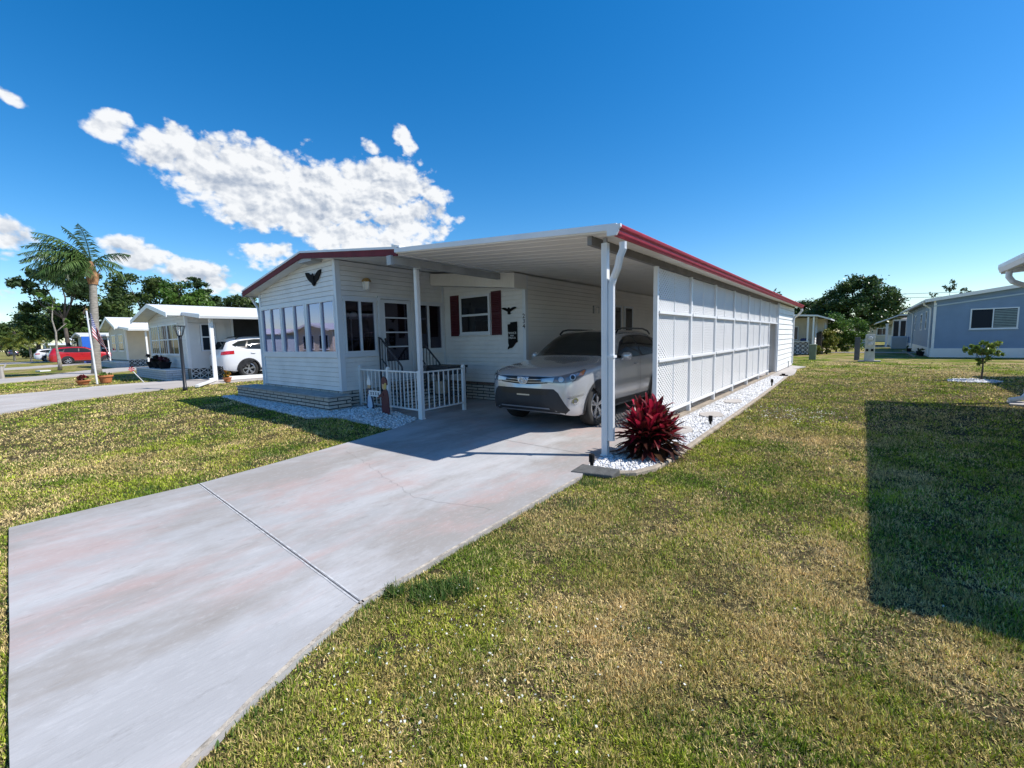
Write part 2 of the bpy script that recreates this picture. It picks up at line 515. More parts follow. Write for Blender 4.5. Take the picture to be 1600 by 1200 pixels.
def glass_mat(name, base=(.012, .014, .018), rough=.04, tint=None, mixf=.0, spec=.5, bump=.03):
    m = bpy.data.materials.new(name); m.use_nodes = True
    nt = m.node_tree; b = nt.nodes['Principled BSDF']; L = nt.links.new
    b.inputs['Base Color'].default_value = base + (1,)
    b.inputs['Roughness'].default_value = rough
    b.inputs['Specular IOR Level'].default_value = spec
    g = N(nt, 'ShaderNodeNewGeometry')
    n = N(nt, 'ShaderNodeTexNoise', i_Scale=1.6, i_Detail=2.0)
    L(g.outputs['Position'], n.inputs['Vector'])
    bp = N(nt, 'ShaderNodeBump'); bp.inputs['Strength'].default_value = bump; bp.inputs['Distance'].default_value = .02
    L(n.outputs[0], bp.inputs['Height']); L(bp.outputs[0], b.inputs['Normal'])
    if tint is not None:
        tr = N(nt, 'ShaderNodeBsdfTransparent'); tr.inputs[0].default_value = tint + (1,)
        gl = N(nt, 'ShaderNodeBsdfGlossy'); gl.inputs['Roughness'].default_value = .015; gl.inputs['Color'].default_value = (.74, .70, .95, 1)
        L(bp.outputs[0], gl.inputs['Normal'])
        ms = N(nt, 'ShaderNodeMixShader')
        fr = N(nt, 'ShaderNodeFresnel'); fr.inputs[0].default_value = 1.6
        L(math_node(nt, 'ADD', fr.outputs[0], mixf, clamp=True), ms.inputs[0])
        L(tr.outputs[0], ms.inputs[1]); L(gl.outputs[0], ms.inputs[2])
        L(ms.outputs[0], nt.nodes['Material Output'].inputs['Surface'])
    return m

def brick_mat(name, c1, c2, mortar, w=.40, h=.075, axis='x', mort=.008, bump=.8):
    m = bpy.data.materials.new(name); m.use_nodes = True
    nt = m.node_tree; b = nt.nodes['Principled BSDF']; L = nt.links.new
    b.inputs['Roughness'].default_value = .85
    g = N(nt, 'ShaderNodeNewGeometry'); sp = N(nt, 'ShaderNodeSeparateXYZ'); L(g.outputs['Position'], sp.inputs[0])
    cb = N(nt, 'ShaderNodeCombineXYZ')
    s = math_node(nt, 'ADD', sp.outputs[0], sp.outputs[1])
    L(s, cb.inputs[0]); L(sp.outputs[2], cb.inputs[1])
    br = N(nt, 'ShaderNodeTexBrick')
    br.inputs['Scale'].default_value = 1.0
    br.inputs['Brick Width'].default_value = w; br.inputs['Row Height'].default_value = h
    br.inputs['Mortar Size'].default_value = mort; br.inputs['Mortar Smooth'].default_value = .15; br.inputs['Bias'].default_value = -.2
    br.inputs['Color1'].default_value = c1 + (1,); br.inputs['Color2'].default_value = c2 + (1,); br.inputs['Mortar'].default_value = mortar + (1,)
    L(cb.outputs[0], br.inputs['Vector'])
    n = N(nt, 'ShaderNodeTexNoise', i_Scale=18.0, i_Detail=5.0); L(g.outputs['Position'], n.inputs['Vector'])
    mx = N(nt, 'ShaderNodeMix', data_type='RGBA'); mx.blend_type = 'MULTIPLY'; mx.inputs['Factor'].default_value = .45
    L(br.outputs['Color'], mx.inputs['A']); L(n.outputs[0], mx.inputs['B'])
    mr = N(nt, 'ShaderNodeMapRange'); mr.inputs['From Min'].default_value = .3; mr.inputs['From Max'].default_value = .6; mr.inputs['To Min'].default_value = .55
    L(n.outputs[0], mr.inputs['Value']); L(mr.outputs[0], mx.inputs['B'])
    L(mx.outputs['Result'], b.inputs['Base Color'])
    bp = N(nt, 'ShaderNodeBump'); bp.inputs['Strength'].default_value = bump; bp.inputs['Distance'].default_value = .012; bp.invert = True
    L(br.outputs['Fac'], bp.inputs['Height']); L(bp.outputs[0], b.inputs['Normal'])
    return m

def rand_mat(name, cols, rough=.5, spec=.3, transl=.25, attr='rnd', jitter=.25):
    """leaf-like: colour ramp over per-leaf random attribute"""
    m = bpy.data.materials.new(name); m.use_nodes = True
    nt = m.node_tree; b = nt.nodes['Principled BSDF']; L = nt.links.new
    b.inputs['Roughness'].default_value = rough; b.inputs['Specular IOR Level'].default_value = spec
    at = N(nt, 'ShaderNodeAttribute'); at.attribute_name = attr
    r = N(nt, 'ShaderNodeValToRGB')
    cr = r.color_ramp
    while len(cr.elements) < len(cols): cr.elements.new(.5)
    for i, c in enumerate(cols):
        cr.elements[i].position = i / max(1, len(cols) - 1); cr.elements[i].color = tuple(c) + (1,)
    L(at.outputs['Fac'], r.inputs[0]); L(r.outputs[0], b.inputs['Base Color'])
    if transl:
        tr = N(nt, 'ShaderNodeBsdfTranslucent'); L(r.outputs[0], tr.inputs['Color'])
        ms = N(nt, 'ShaderNodeMixShader'); ms.inputs[0].default_value = transl
        L(b.outputs[0], ms.inputs[1]); L(tr.outputs[0], ms.inputs[2])
        L(ms.outputs[0], nt.nodes['Material Output'].inputs['Surface'])
    return m

M = {}
M['drive'] = concrete_mat('painted_concrete', (.445, .442, .442), (.405, .30, .275), (.285, .262, .24))
M['floor'] = concrete_mat('carport_concrete', (.46, .47, .49), (.45, .38, .36), (.38, .36, .35))
M['old_conc'] = concrete_mat('old_concrete', (.46, .43, .40), (.42, .37, .34), (.36, .33, .30))
M['crack'] = pm('crack_dark', (.21, .20, .19), .95)
M['asphalt'] = pm('asphalt', (.36, .35, .33), .9, .12, 3, .5, 120)
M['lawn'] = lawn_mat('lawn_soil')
M['blade'] = lawn_mat('grass_blades', True)
M['siding'] = pm('white_vinyl_siding', (.78, .78, .765), .5, .07, 1.6, .08, 60)
M['siding_in'] = pm('white_siding_carport', (.80, .77, .71), .55, .04, 1.0, .08, 60)
M['white'] = pm('white_paint', (.78, .78, .77), .4, .03, 2.0)
M['white_metal'] = pm('white_aluminium', (.74, .75, .76), .35, .04, 2.0)
M['frame'] = pm('window_frame_white', (.70, .74, .78), .4, .03, 2.0)
M['grey_beam'] = pm('weathered_aluminium', (.38, .39, .39), .5, .15, 2.5)
M['dark_beam'] = pm('dark_soffit_beam', (.20, .19, .18), .6, .15, 3)
M['roof'] = pm('white_metal_roof', (.72, .73, .73), .35, .08, 1.5)
M['ceiling'] = pm('carport_ceiling', (.76, .73, .67), .55, .05, .9, stretch=(1, 3, 1))
M['maroon'] = pm('maroon_fascia', (.15, .012, .022), .75, .15, 5)
M['red_gutter'] = pm('red_gutter', (.40, .028, .055), .55, .12, 4)
M['shutter'] = pm('maroon_shutter', (.085, .012, .02), .45, .1, 6)
M['brick'] = brick_mat('slump_brick', (.56, .52, .46), (.46, .41, .34), (.045, .04, .04), mort=.011)
M['brick_white'] = brick_mat('white_block', (.62, .64, .66), (.58, .60, .62), (.30, .30, .32), w=.6, h=.10)
M['glass_dark'] = glass_mat('dark_window_glass')
M['glass_n'] = glass_mat('neighbour_glass', base=(.02, .028, .04), spec=.04, bump=.01)
M['glass_lanai'] = glass_mat('lanai_glass', tint=(.34, .36, .42), mixf=.28)
M['glass_side'] = glass_mat('side_glass', tint=(.30, .32, .36), mixf=.03)
M['glass_clear'] = glass_mat('clear_glass', tint=(.85, .87, .9), mixf=.02)
M['black'] = pm('black_plastic', (.012, .012, .013), .8, .1, 5, spec=.15)
M['black_metal'] = pm('black_metal', (.02, .02, .022), .35, .1, 5)
M['rail'] = pm('dark_handrail', (.05, .055, .07), .4, .1, 5)
M['stone'] = rand_mat('white_marble_chips', [(.42, .41, .40), (.62, .62, .62), (.74, .74, .75), (.80, .80, .80)], .7, .3, 0)
M['curb'] = pm('concrete_curb', (.33, .28, .22), .9, .2, 6, .6, 60)
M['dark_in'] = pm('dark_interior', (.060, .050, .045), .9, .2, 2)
M['plate'] = pm('grey_plate', (.55, .55, .55), .3)
# ---------------------------------------------------------------- ground
DRIVE = [(-5.60, .055), (-5.62, .8), (-5.62, 1.43), (-5.80, 2.4), (-6.05, 3.5), (-6.25, 4.3), (-6.52, 5.1), (-6.7, 5.33), (-8.85, 5.40),
         (-8.85, 8.10), (-6.11, 8.10), (-6.11, 19.5), (-2.52, 19.5), (-2.52, 5.05), (-2.42, 4.3), (-2.32, 4.03), (-2.26, 2.6), (-2.19, 1.28), (-2.05, .85), (-1.83, .36), (-1.66, .10), (-1.60, -.075), (-2.36, -.055), (-2.77, -.045), (-3.4, -.018), (-4.39, .012)]
BED_R = [(-2.52, 4.95), (-2.42, 4.32), (-2.24, 4.36), (-2.10, 4.40), (-1.94, 4.52), (-1.84, 4.80), (-1.80, 5.2), (-1.81, 5.67), (-1.84, 7.0), (-1.86, 9.1), (-1.92, 12.4), (-1.98, 15), (-2.05, 17.6), (-2.52, 17.9)]
PAD_R = [(-2.60, 17.9), (-2.05, 17.62), (-1.92, 19.0), (-2.02, 20.6), (-2.10, 21.6), (-2.25, 21.6), (-1.95, 23.4), (-2.6, 24.1), (-2.60, 19.5)]
BED_L = [(-13.75, 4.50), (-13.9, 4.25), (-11.0, 4.02), (-8.31, 3.92), (-7.55, 4.30), (-6.9, 4.42), (-6.32, 4.50), (-6.58, 5.12), (-6.72, 5.33), (-8.5, 5.38), (-8.47, 4.47)]
N1D = [(-15.9, .10), (-17.85, 1.52), (-18.69, 3.07), (-19.27, 4.78), (-19.7, 6.12), (-19.7, 14), (-22.2, 14), (-22.2, 5.7), (-22.3, 5.25), (-22.1, 2.97), (-21.33, 1.25), (-21.2, .10)]
N2D = [(-27.8, .1), (-29.57, 2.03), (-31.45, 3.83), (-33.73, 5.66), (-35.3, 6.62), (-36.3, 9), (-36.3, 15), (-39.4, 15), (-39.4, 6.5), (-37.96, 5.56), (-36.9, 4.2), (-32.81, 2.27), (-31.46, .1)]
N3D = [(-45.22, .1), (-45.91, 2.39), (-48.2, 3.88), (-53, 5.2), (-56, 6.4), (-56.3, 14), (-60.8, 14), (-60.8, 6.6), (-59.5, 5.0), (-53.68, 2.81), (-49.26, .1)]
N4D = [(-69.5, .1), (-69.71, 3.45), (-74.98, 5.24), (-75.2, 12), (-80, 12), (-80, 5.2), (-78.94, 4.19), (-78.24, .1)]

def axis_steps(lo, hi, near, fine):
    a = [0.0]; 
    while a[-1] < hi: a.append(a[-1] + max(fine, a[-1] * .06) if a[-1] > near else a[-1] + fine)
    b = [0.0]
    while b[-1] > lo: b.append(b[-1] - (max(fine, -b[-1] * .06) if -b[-1] > near else fine))
    return sorted(set(b + a))
xs = axis_steps(-1400, 1400, 22, .4); ys = axis_steps(-900, 1400, 12, .4)
X, Y = np.meshgrid(xs, ys)
Z = gz(X, Y) - .035
nx, ny = len(xs), len(ys)
V = np.stack([X.ravel(), Y.ravel(), Z.ravel()], 1)
idx = np.arange(nx * ny).reshape(ny, nx)
F = np.stack([idx[:-1, :-1].ravel(), idx[:-1, 1:].ravel(), idx[1:, 1:].ravel(), idx[1:, :-1].ravel()], 1)
def np_mesh(name, V, F, mats, attrs=None, mi=None, smooth=False):
    me = bpy.data.meshes.new(name)
    k = F.shape[1]
    me.vertices.add(len(V)); me.vertices.foreach_set('co', np.ascontiguousarray(V, np.float32).ravel())
    me.loops.add(F.size); me.loops.foreach_set('vertex_index', np.ascontiguousarray(F, np.int32).ravel())
    me.polygons.add(len(F)); me.polygons.foreach_set('loop_start', np.arange(0, F.size, k, dtype=np.int32))
    if mi is not None: me.polygons.foreach_set('material_index', np.asarray(mi, np.int32))
    if smooth: me.polygons.foreach_set('use_smooth', np.ones(len(F), bool))
    me.update(calc_edges=True)
    for a, val in (attrs or {}).items():
        at = me.attributes.new(a, 'FLOAT', 'POINT'); at.data.foreach_set('value', np.ascontiguousarray(val, np.float32))
    for m in (mats if isinstance(mats, (list, tuple)) else [mats]): me.materials.append(m)
    return me
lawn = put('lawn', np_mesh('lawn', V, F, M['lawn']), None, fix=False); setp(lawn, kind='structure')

def ngon_slab(name, poly, z0, z1, mat, mb=None):
    mb = MB(); mb.prism(poly, lambda a, b, d: (a, b, d), z0, z1)
    return mb

# driveway: split at the tooled joint, one thin groove between both slabs
def side(p, a, b): return (b[0] - a[0]) * (p[1] - a[1]) - (b[1] - a[1]) * (p[0] - a[0])
ja, jb = (-5.62, 1.43), (-2.19, 1.28)
bm = bmesh.new()
vs = [bm.verts.new((x, y, 0)) for x, y in DRIVE]
f = bm.faces.new(vs)
bmesh.ops.triangulate(bm, faces=[f], ngon_method='EAR_CLIP')
d = Vector((jb[0] - ja[0], jb[1] - ja[1], 0)).normalized(); nrm = Vector((-d.y, d.x, 0))
for s in (-.004, .004):
    bmesh.ops.bisect_plane(bm, geom=bm.verts[:] + bm.edges[:] + bm.faces[:], plane_co=Vector((ja[0], ja[1], 0)) + nrm * s, plane_no=nrm)
kill = [f for f in bm.faces if abs((f.calc_center_median() - Vector((ja[0], ja[1], 0))).dot(nrm)) < .0039]
bmesh.ops.delete(bm, geom=kill, context='FACES')
# carport floor joints
be = [e for e in bm.edges if e.is_boundary]
r = bmesh.ops.extrude_edge_only(bm, edges=be)
for g_ in r['geom']:
    if isinstance(g_, bmesh.types.BMVert): g_.co.z -= .12
bmesh.ops.recalc_face_normals(bm, faces=bm.faces)
me = bpy.data.meshes.new('driveway'); bm.to_mesh(me); bm.free(); me.materials.append(M['drive'])
o = put('driveway', me, None, fix=False); setp(o, kind='structure')
# saw cut and hairline cracks on the drive
cr = MB()
def ribbon(mb, pts, w, z):
    for (a, b) in zip(pts[:-1], pts[1:]):
        a, b = Vector(a), Vector(b); dd = (b - a).normalized(); n_ = Vector((-dd.y, dd.x)) * w / 2
        mb.add([(a.x - n_.x, a.y - n_.y, z), (b.x - n_.x, b.y - n_.y, z), (b.x + n_.x, b.y + n_.y, z), (a.x + n_.x, a.y + n_.y, z)], [(0, 1, 2, 3)])
def crackline(a, b, n, j):
    out = []
    for i in range(n + 1):
        t = i / n; out.append((a[0] + (b[0] - a[0]) * t + (random.uniform(-j, j) if 0 < i < n else 0), a[1] + (b[1] - a[1]) * t + (random.uniform(-j, j) if 0 < i < n else 0)))
    return out
ribbon(cr, [(-2.55, 4.86), (-6.2, 4.95)], .008, .004)
ribbon(cr, crackline((-5.55, 3.15), (-4.9, 3.0), 8, .02) + crackline((-4.85, 2.98), (-3.3, 2.55), 22, .03), .002, .004)
ribbon(cr, crackline((-3.3, 2.55), (-2.5, 2.75), 10, .03), .0025, .004)
jw = MB()
for s_ in (-1, 1):
    q_ = nrm * (.004 + .008) * s_
    ribbon(jw, crackline((ja[0] + q_.x, ja[1] + q_.y), (jb[0] + q_.x, jb[1] + q_.y), 40, .002), .010, .002)
struct('joint_edge', jw, pm('worn_joint_edge', (.47, .47, .47), .8, .25, 14), fix=False)
ed = MB(); ep = [(-1.62, -.06), (-1.68, .10), (-1.83, .37), (-2.05, .86), (-2.185, 1.29), (-2.26, 2.6), (-2.315, 4.0)]
ep2 = []
for a_, b_ in zip(ep[:-1], ep[1:]): ep2 += crackline((a_[0] - .018, a_[1]), (b_[0] - .018, b_[1]), 14, .003)[:-1]
ribbon(ed, ep2 + [(-2.33, 4.0)], .026, .002)
struct('driveway_bare_edge', ed, pm('bare_concrete_edge', (.42, .37, .30), .9, .3, 20, .5, 90), fix=False)
struct('driveway_crack', cr, M['crack'], fix=False)
grit = MB()
grit.add([(ja[0] - .02, ja[1], -.0), (jb[0] + .02, jb[1], 0)], [])
struct('driveway_joint', MB().bar((ja[0], ja[1], -.022), (jb[0], jb[1], -.022), .02, .026), M['crack'])

for nm, poly in (('driveway', N1D), ('driveway', N2D), ('driveway', N3D), ('driveway', N4D)):
    o = put(nm, drape_mesh(nm, poly, 1.0, .012, M['old_conc']), None, fix=False); setp(o, kind='structure')
struct('concrete_pad', MB().prism(PAD_R, lambda a, b, d: (a, b, d), -.1, .006), M['old_conc'])
# the street: in front of all the lots
st = drape_mesh('street', [(-400, -7.0), (-400, .02), (-60, .02), (-15.5, .06), (-13, -.25), (-6, -.30), (30, -.30), (30, -7.0)], 6.0, -.012, M['asphalt'])
setp(put('street', st, None, fix=False), kind='structure')
# other lots beyond the back yard: short drives seen between the houses
for (x0, x1, y0, y1) in ((-2.6, 3.0, 40.5, 41.6), (-1.6, 6, 54, 56.5), (-1, 8, 62, 64)):
    struct('back_path', MB().box(x0, x1, y0, y1, -.1, .01), M['old_conc'])

# ---------------------------------------------------------------- grass
KEEP_OUT = [DRIVE, BED_R, PAD_R, BED_L, N1D, [(-13.4, 4.45), (-8.5, 4.45), (-8.5, 24), (-13.4, 24)]]
def grass_points(n, r0, r1, pw, a0=-101, a1=22):
    # sample r with density ~ r**(1-pw)
    u = rng.random(n); e = 2 - pw
    r = (r0 ** e + u * (r1 ** e - r0 ** e)) ** (1 / e)
    a = np.radians(a0 + rng.random(n) * (a1 - a0))
    x, y = r * np.sin(a), r * np.cos(a)
    ok = y > -.28 - .0 * x
    ok &= ~((x < -14.0) & (y < .08))
    for p in KEEP_OUT: ok &= ~inpoly(x, y, p)
    return x[ok], y[ok], r[ok]
def blades(x, y, hgt, wid, tilt, z0=None):
    n = len(x); z = (gz(x, y) - .035) if z0 is None else z0
    az = rng.random(n) * 2 * np.pi; ta = rng.random(n) * 2 * np.pi
    tl = np.abs(rng.normal(0, tilt, n)).clip(0, 1.35)
    dx, dy = np.cos(ta) * np.sin(tl), np.sin(ta) * np.sin(tl); dz = np.cos(tl)
    wx, wy = np.cos(az) * wid / 2, np.sin(az) * wid / 2
    b = np.stack([x, y, z], 1)
    w = np.stack([wx, wy, 0 * wx], 1)
    D = np.stack([dx, dy, dz], 1) * hgt[:, None]
    bend = np.stack([dx, dy, -.15 * np.ones(n)], 1) * (hgt * .18)[:, None]
    V = np.stack([b - w, b + w, b + D * .5 + w * .85, b + D * .5 - w * .85, b + D + bend], 1).reshape(-1, 3)
    i = np.arange(n)[:, None] * 5
    F = np.concatenate([i + np.array([[0, 1, 2]]), i + np.array([[0, 2, 3]]), i + np.array([[3, 2, 4]])], 0)
    rnd = np.repeat(rng.random(n), 5); val = np.repeat(rng.uniform(.34, 1.7, n), 5)
    return V, F, rnd, val
def clump(x, y, s, k=7, seed=0):
    v = np.zeros_like(x); q = np.random.default_rng(seed)
    for _ in range(k):
        a = q.random() * 6.28; f = s * q.uniform(.6, 1.8); v += np.sin((x * np.cos(a) + y * np.sin(a)) * f + q.random() * 6.28)
    return v / k
x, y, r_ = grass_points(960000, 1.15, 30, 1.66)
x2, y2, r2_ = grass_points(620000, 1.15, 9, 1.55)
x, y, r_ = np.concatenate([x, x2]), np.concatenate([y, y2]), np.concatenate([r_, r2_])
c1 = .8 * clump(x, y, 9, seed=3) + .7 * clump(x, y, 26, seed=5) + .9 * clump(x, y, 75, seed=6) * (r_ < 9)
keep = rng.random(len(x)) < np.clip(.86 + c1 * 1.0, .25, 1) * np.clip((30 - r_) / 12, 0, 1)
x, y, r_, c1 = x[keep], y[keep], r_[keep], c1[keep]
h = (.014 + .017 * rng.random(len(x))) * (1 + .7 * np.clip(c1, -.6, 1)) * (1 + r_ * .02)
w = .0034 * (1 + .8 * rng.random(len(x))) * np.maximum(1, r_ / 3.2)
Vg, Fg, rn, vl = blades(x, y, h, w, .95)
gr = put('grass', np_mesh('grass', Vg, Fg, M['blade'], {'rnd': rn, 'val': vl}), None, fix=False)
setp(gr, kind='stuff')
# taller deep-green weeds: by the drive edge and dotted over the lawn
def weed_cluster(cx, cy, rad, n):
    a = rng.random(n) * 6.283; q = rad * np.sqrt(rng.random(n)); return cx + q * np.cos(a), cy + q * np.sin(a)
WX, WY = [], []
for (cx, cy, rad, n) in [(-1.98, 1.60, .12, 520), (-1.88, 1.75, .10, 300), (-2.15, 1.48, .06, 200), (-2.16, 3.95, .12, 200), (-2.0, 3.4, .2, 160), (-5.9, 1.0, .16, 260), (-6.1, 2.0, .2, 240), (-6.4, 2.5, .2, 200)]:
    a, b = weed_cluster(cx, cy, rad, n); WX.append(a); WY.append(b)
for _ in range(150):
    t = rng.random(); cx = rng.uniform(-2.0, 4); cy = rng.uniform(1.0, 14)
    a, b = weed_cluster(cx, cy, rng.uniform(.04, .14), int(rng.integers(20, 60))); WX.append(a); WY.append(b)
for _ in range(60):
    cx = rng.uniform(-14, -6.2); cy = rng.uniform(.3, 4)
    a, b = weed_cluster(cx, cy, rng.uniform(.05, .22), int(rng.integers(25, 60))); WX.append(a); WY.append(b)
wx = np.concatenate(WX); wy = np.concatenate(WY)
# fringe that leans over the slab edges
edge = []
for (p, q) in list(zip(DRIVE[:7], DRIVE[1:7])) + list(zip(DRIVE[13:20], DRIVE[14:21])) + list(zip(BED_R[1:12], BED_R[2:13])):
    L_ = math.hypot(q[0] - p[0], q[1] - p[1]); k = int(L_ * 110)
    t = rng.random(k); sgn = -1 if p[0] < -5 else 1
    edge.append((p[0] + (q[0] - p[0]) * t + sgn * (.015 + np.abs(rng.normal(0, .03, k))), p[1] + (q[1] - p[1]) * t))
ex = np.concatenate([e[0] for e in edge]); ey = np.concatenate([e[1] for e in edge])
wx = np.concatenate([wx, ex]); wy = np.concatenate([wy, ey])
ok = np.ones(len(wx), bool)
for p in KEEP_OUT: ok &= ~inpoly(wx, wy, p)
wx, wy = wx[ok], wy[ok]
hh = .028 + .03 * rng.random(len(wx)); hh[:1000] += .035
Vg, Fg, rn, vl = blades(wx, wy, hh, .006 * np.ones(len(wx)), .65)
M['weed'] = rand_mat('weed_blades', [(.045, .10, .018), (.07, .15, .025), (.11, .19, .035), (.22, .20, .08)], .6, .4, .25)
setp(put('weeds', np_mesh('weeds', Vg, Fg, M['weed'], {'rnd': rn, 'val': vl}), None, fix=False), kind='stuff')
# small white blossoms fallen / growing in the lawn
def petals(x, y, s):
    n = len(x); z = gz(x, y) - .035 + rng.uniform(.02, .045, n)
    c = np.stack([x, y, z], 1); V = []
    for k in range(4):
        a = k * np.pi / 2 + rng.random(n) * .6
        V.append(c + np.stack([np.cos(a) * s, np.sin(a) * s, rng.uniform(-.004, .006, n)], 1))
    V = np.stack(V, 1).reshape(-1, 3); i = np.arange(n)[:, None] * 4
    return V, i + np.array([[0, 1, 2, 3]])
px = np.concatenate([rng.normal(-1.45, .36, 260), rng.normal(-.9, .4, 50), rng.uniform(-2, 1.5, 40), rng.normal(-1.0, .35, 260), rng.uniform(-13, -6.4, 20)])
py = np.concatenate([rng.normal(1.15, .40, 260), rng.normal(1.5, .4, 50), rng.uniform(1, 8, 40), rng.normal(9.6, .6, 260), rng.uniform(.5, 4, 20)])
ok = np.ones(len(px), bool)
for p in KEEP_OUT: ok &= ~inpoly(px, py, p)
px, py = px[ok], py[ok]
V_, F_ = petals(px, py, rng.uniform(.003, .007, len(px)) * np.where(py > 8.5, 2.2, 1.0))
M['petal'] = pm('white_petals', (.58, .58, .50), .7)
setp(put('small_white_flowers', np_mesh('small_white_flowers', V_, F_, M['petal']), None, fix=False), kind='stuff')

# ---------------------------------------------------------------- white stone beds
def icosa():
    t = (1 + 5 ** .5) / 2
    v = np.array([(-1, t, 0), (1, t, 0), (-1, -t, 0), (1, -t, 0), (0, -1, t), (0, 1, t), (0, -1, -t), (0, 1, -t), (t, 0, -1), (t, 0, 1), (-t, 0, -1), (-t, 0, 1)], float)
    f = np.array([(0, 11, 5), (0, 5, 1), (0, 1, 7), (0, 7, 10), (0, 10, 11), (1, 5, 9), (5, 11, 4), (11, 10, 2), (10, 7, 6), (7, 1, 8), (3, 9, 4), (3, 4, 2), (3, 2, 6), (3, 6, 8), (3, 8, 9), (4, 9, 5), (2, 4, 11), (6, 2, 10), (8, 6, 7), (9, 8, 1)])
    return v / np.linalg.norm(v[0]), f
IV, IF = icosa()
def stones(name, poly, n, size, zf):
    xs_ = [p[0] for p in poly]; ys_ = [p[1] for p in poly]
    x = rng.uniform(min(xs_), max(xs_), n); y = rng.uniform(min(ys_), max(ys_), n)
    ok = inpoly(x, y, poly); x, y = x[ok], y[ok]; n = len(x)
    s = size * rng.uniform(.6, 1.5, n)
    A = rng.normal(0, 1, (n, 4)); A /= np.linalg.norm(A, axis=1)[:, None]
    a, b, c, d = A.T
    Rm = np.stack([np.stack([a*a+b*b-c*c-d*d, 2*(b*c-a*d), 2*(b*d+a*c)], 1), np.stack([2*(b*c+a*d), a*a-b*b+c*c-d*d, 2*(c*d-a*b)], 1), np.stack([2*(b*d-a*c), 2*(c*d+a*b), a*a-b*b-c*c+d*d], 1)], 1)
    V = IV[None] * rng.uniform(.75, 1.25, (n, 12, 1)) * np.stack([rng.uniform(.8, 1.3, n), rng.uniform(.6, 1, n), rng.uniform(.45, .75, n)], 1)[:, None, :]
    V = np.einsum('nij,nkj->nki', Rm, V) * s[:, None, None]
    z = zf(x, y) + rng.uniform(0, 1, n) * size * .9
    V += np.stack([x, y, z], 1)[:, None, :]
    F = (np.arange(n)[:, None, None] * 12 + IF[None]).reshape(-1, 3)
    me = np_mesh(name, V.reshape(-1, 3), F, M['stone'], {'rnd': np.repeat(rng.random(n), 12)})
    return setp(put(name, me, None, fix=False), kind='stuff')
stones('white_gravel', BED_R, 17000, .017, lambda x, y: np.zeros_like(x) - .01)
stones('white_gravel', BED_L, 9000, .021, lambda x, y: gz(x, y) - .02)
for poly, zz in ((BED_R, -.004), (BED_L, None)):
    if zz is None:
        o = put('gravel_base', drape_mesh('gravel_base', poly, .5, -.006, M['stone']), None, fix=False)
    else:
        o = put('gravel_base', MB().prism(poly, lambda a, b, d: (a, b, d), -.08, zz), pm('gravel_dust', (.42, .41, .39), .9, .2, 20, .5, 90))
    setp(o, kind='structure')
bpy.data.objects['gravel_base'].data.materials[0] = bpy.data.materials.get('gravel_dust') or M['curb']
# curbing on the lawn side of the bed
cb = MB()
cp = BED_R[1:13]
cv = [Vector(p) for p in cp]; cn = []
for i, p in enumerate(cv):
    d_ = (cv[min(i + 1, len(cv) - 1)] - cv[max(i - 1, 0)]).normalized(); cn.append(Vector((d_.y, -d_.x)))
for p, n_ in zip(cv, cn):
    for w_, z_ in ((0, -.08), (0, .008), (.015, .018), (.055, .016), (.07, .0), (.07, -.08)): cb.v.append((p.x + n_.x * w_, p.y + n_.y * w_, z_))
for i in range(len(cv) - 1):
    for k in range(6): cb.f.append((i * 6 + k, i * 6 + (k + 1) % 6, i * 6 + 6 + (k + 1) % 6, i * 6 + 6 + k)); cb.m.append(0)
setp(put('bed_curb', cb, M['curb']), 'low tan concrete curb edging the white stone bed beside the lattice wall', 'curb')
# stepping slabs in the white stones
for i, (sx, sy, lab) in enumerate([(-2.2, 6.9, 'tan stepping slab in the white stones nearest the red plant'), (-2.15, 8.6, 'tan stepping slab in the white stones, second from the red plant'), (-2.2, 10.6, 'tan stepping slab in the white stones, third from the red plant')]):
    poly = [(sx + .2 * math.cos(t) * random.uniform(.85, 1.1), sy + .33 * math.sin(t) * random.uniform(.85, 1.1)) for t in [k * math.pi / 5 for k in range(10)]]
    setp(put('stepping_slab', MB().prism(poly, lambda a, b, d: (a, b, d), -.02, .028), M['old_conc'], bevel=.006), lab, 'stepping stone', 'stepping slabs in the white stone bed')
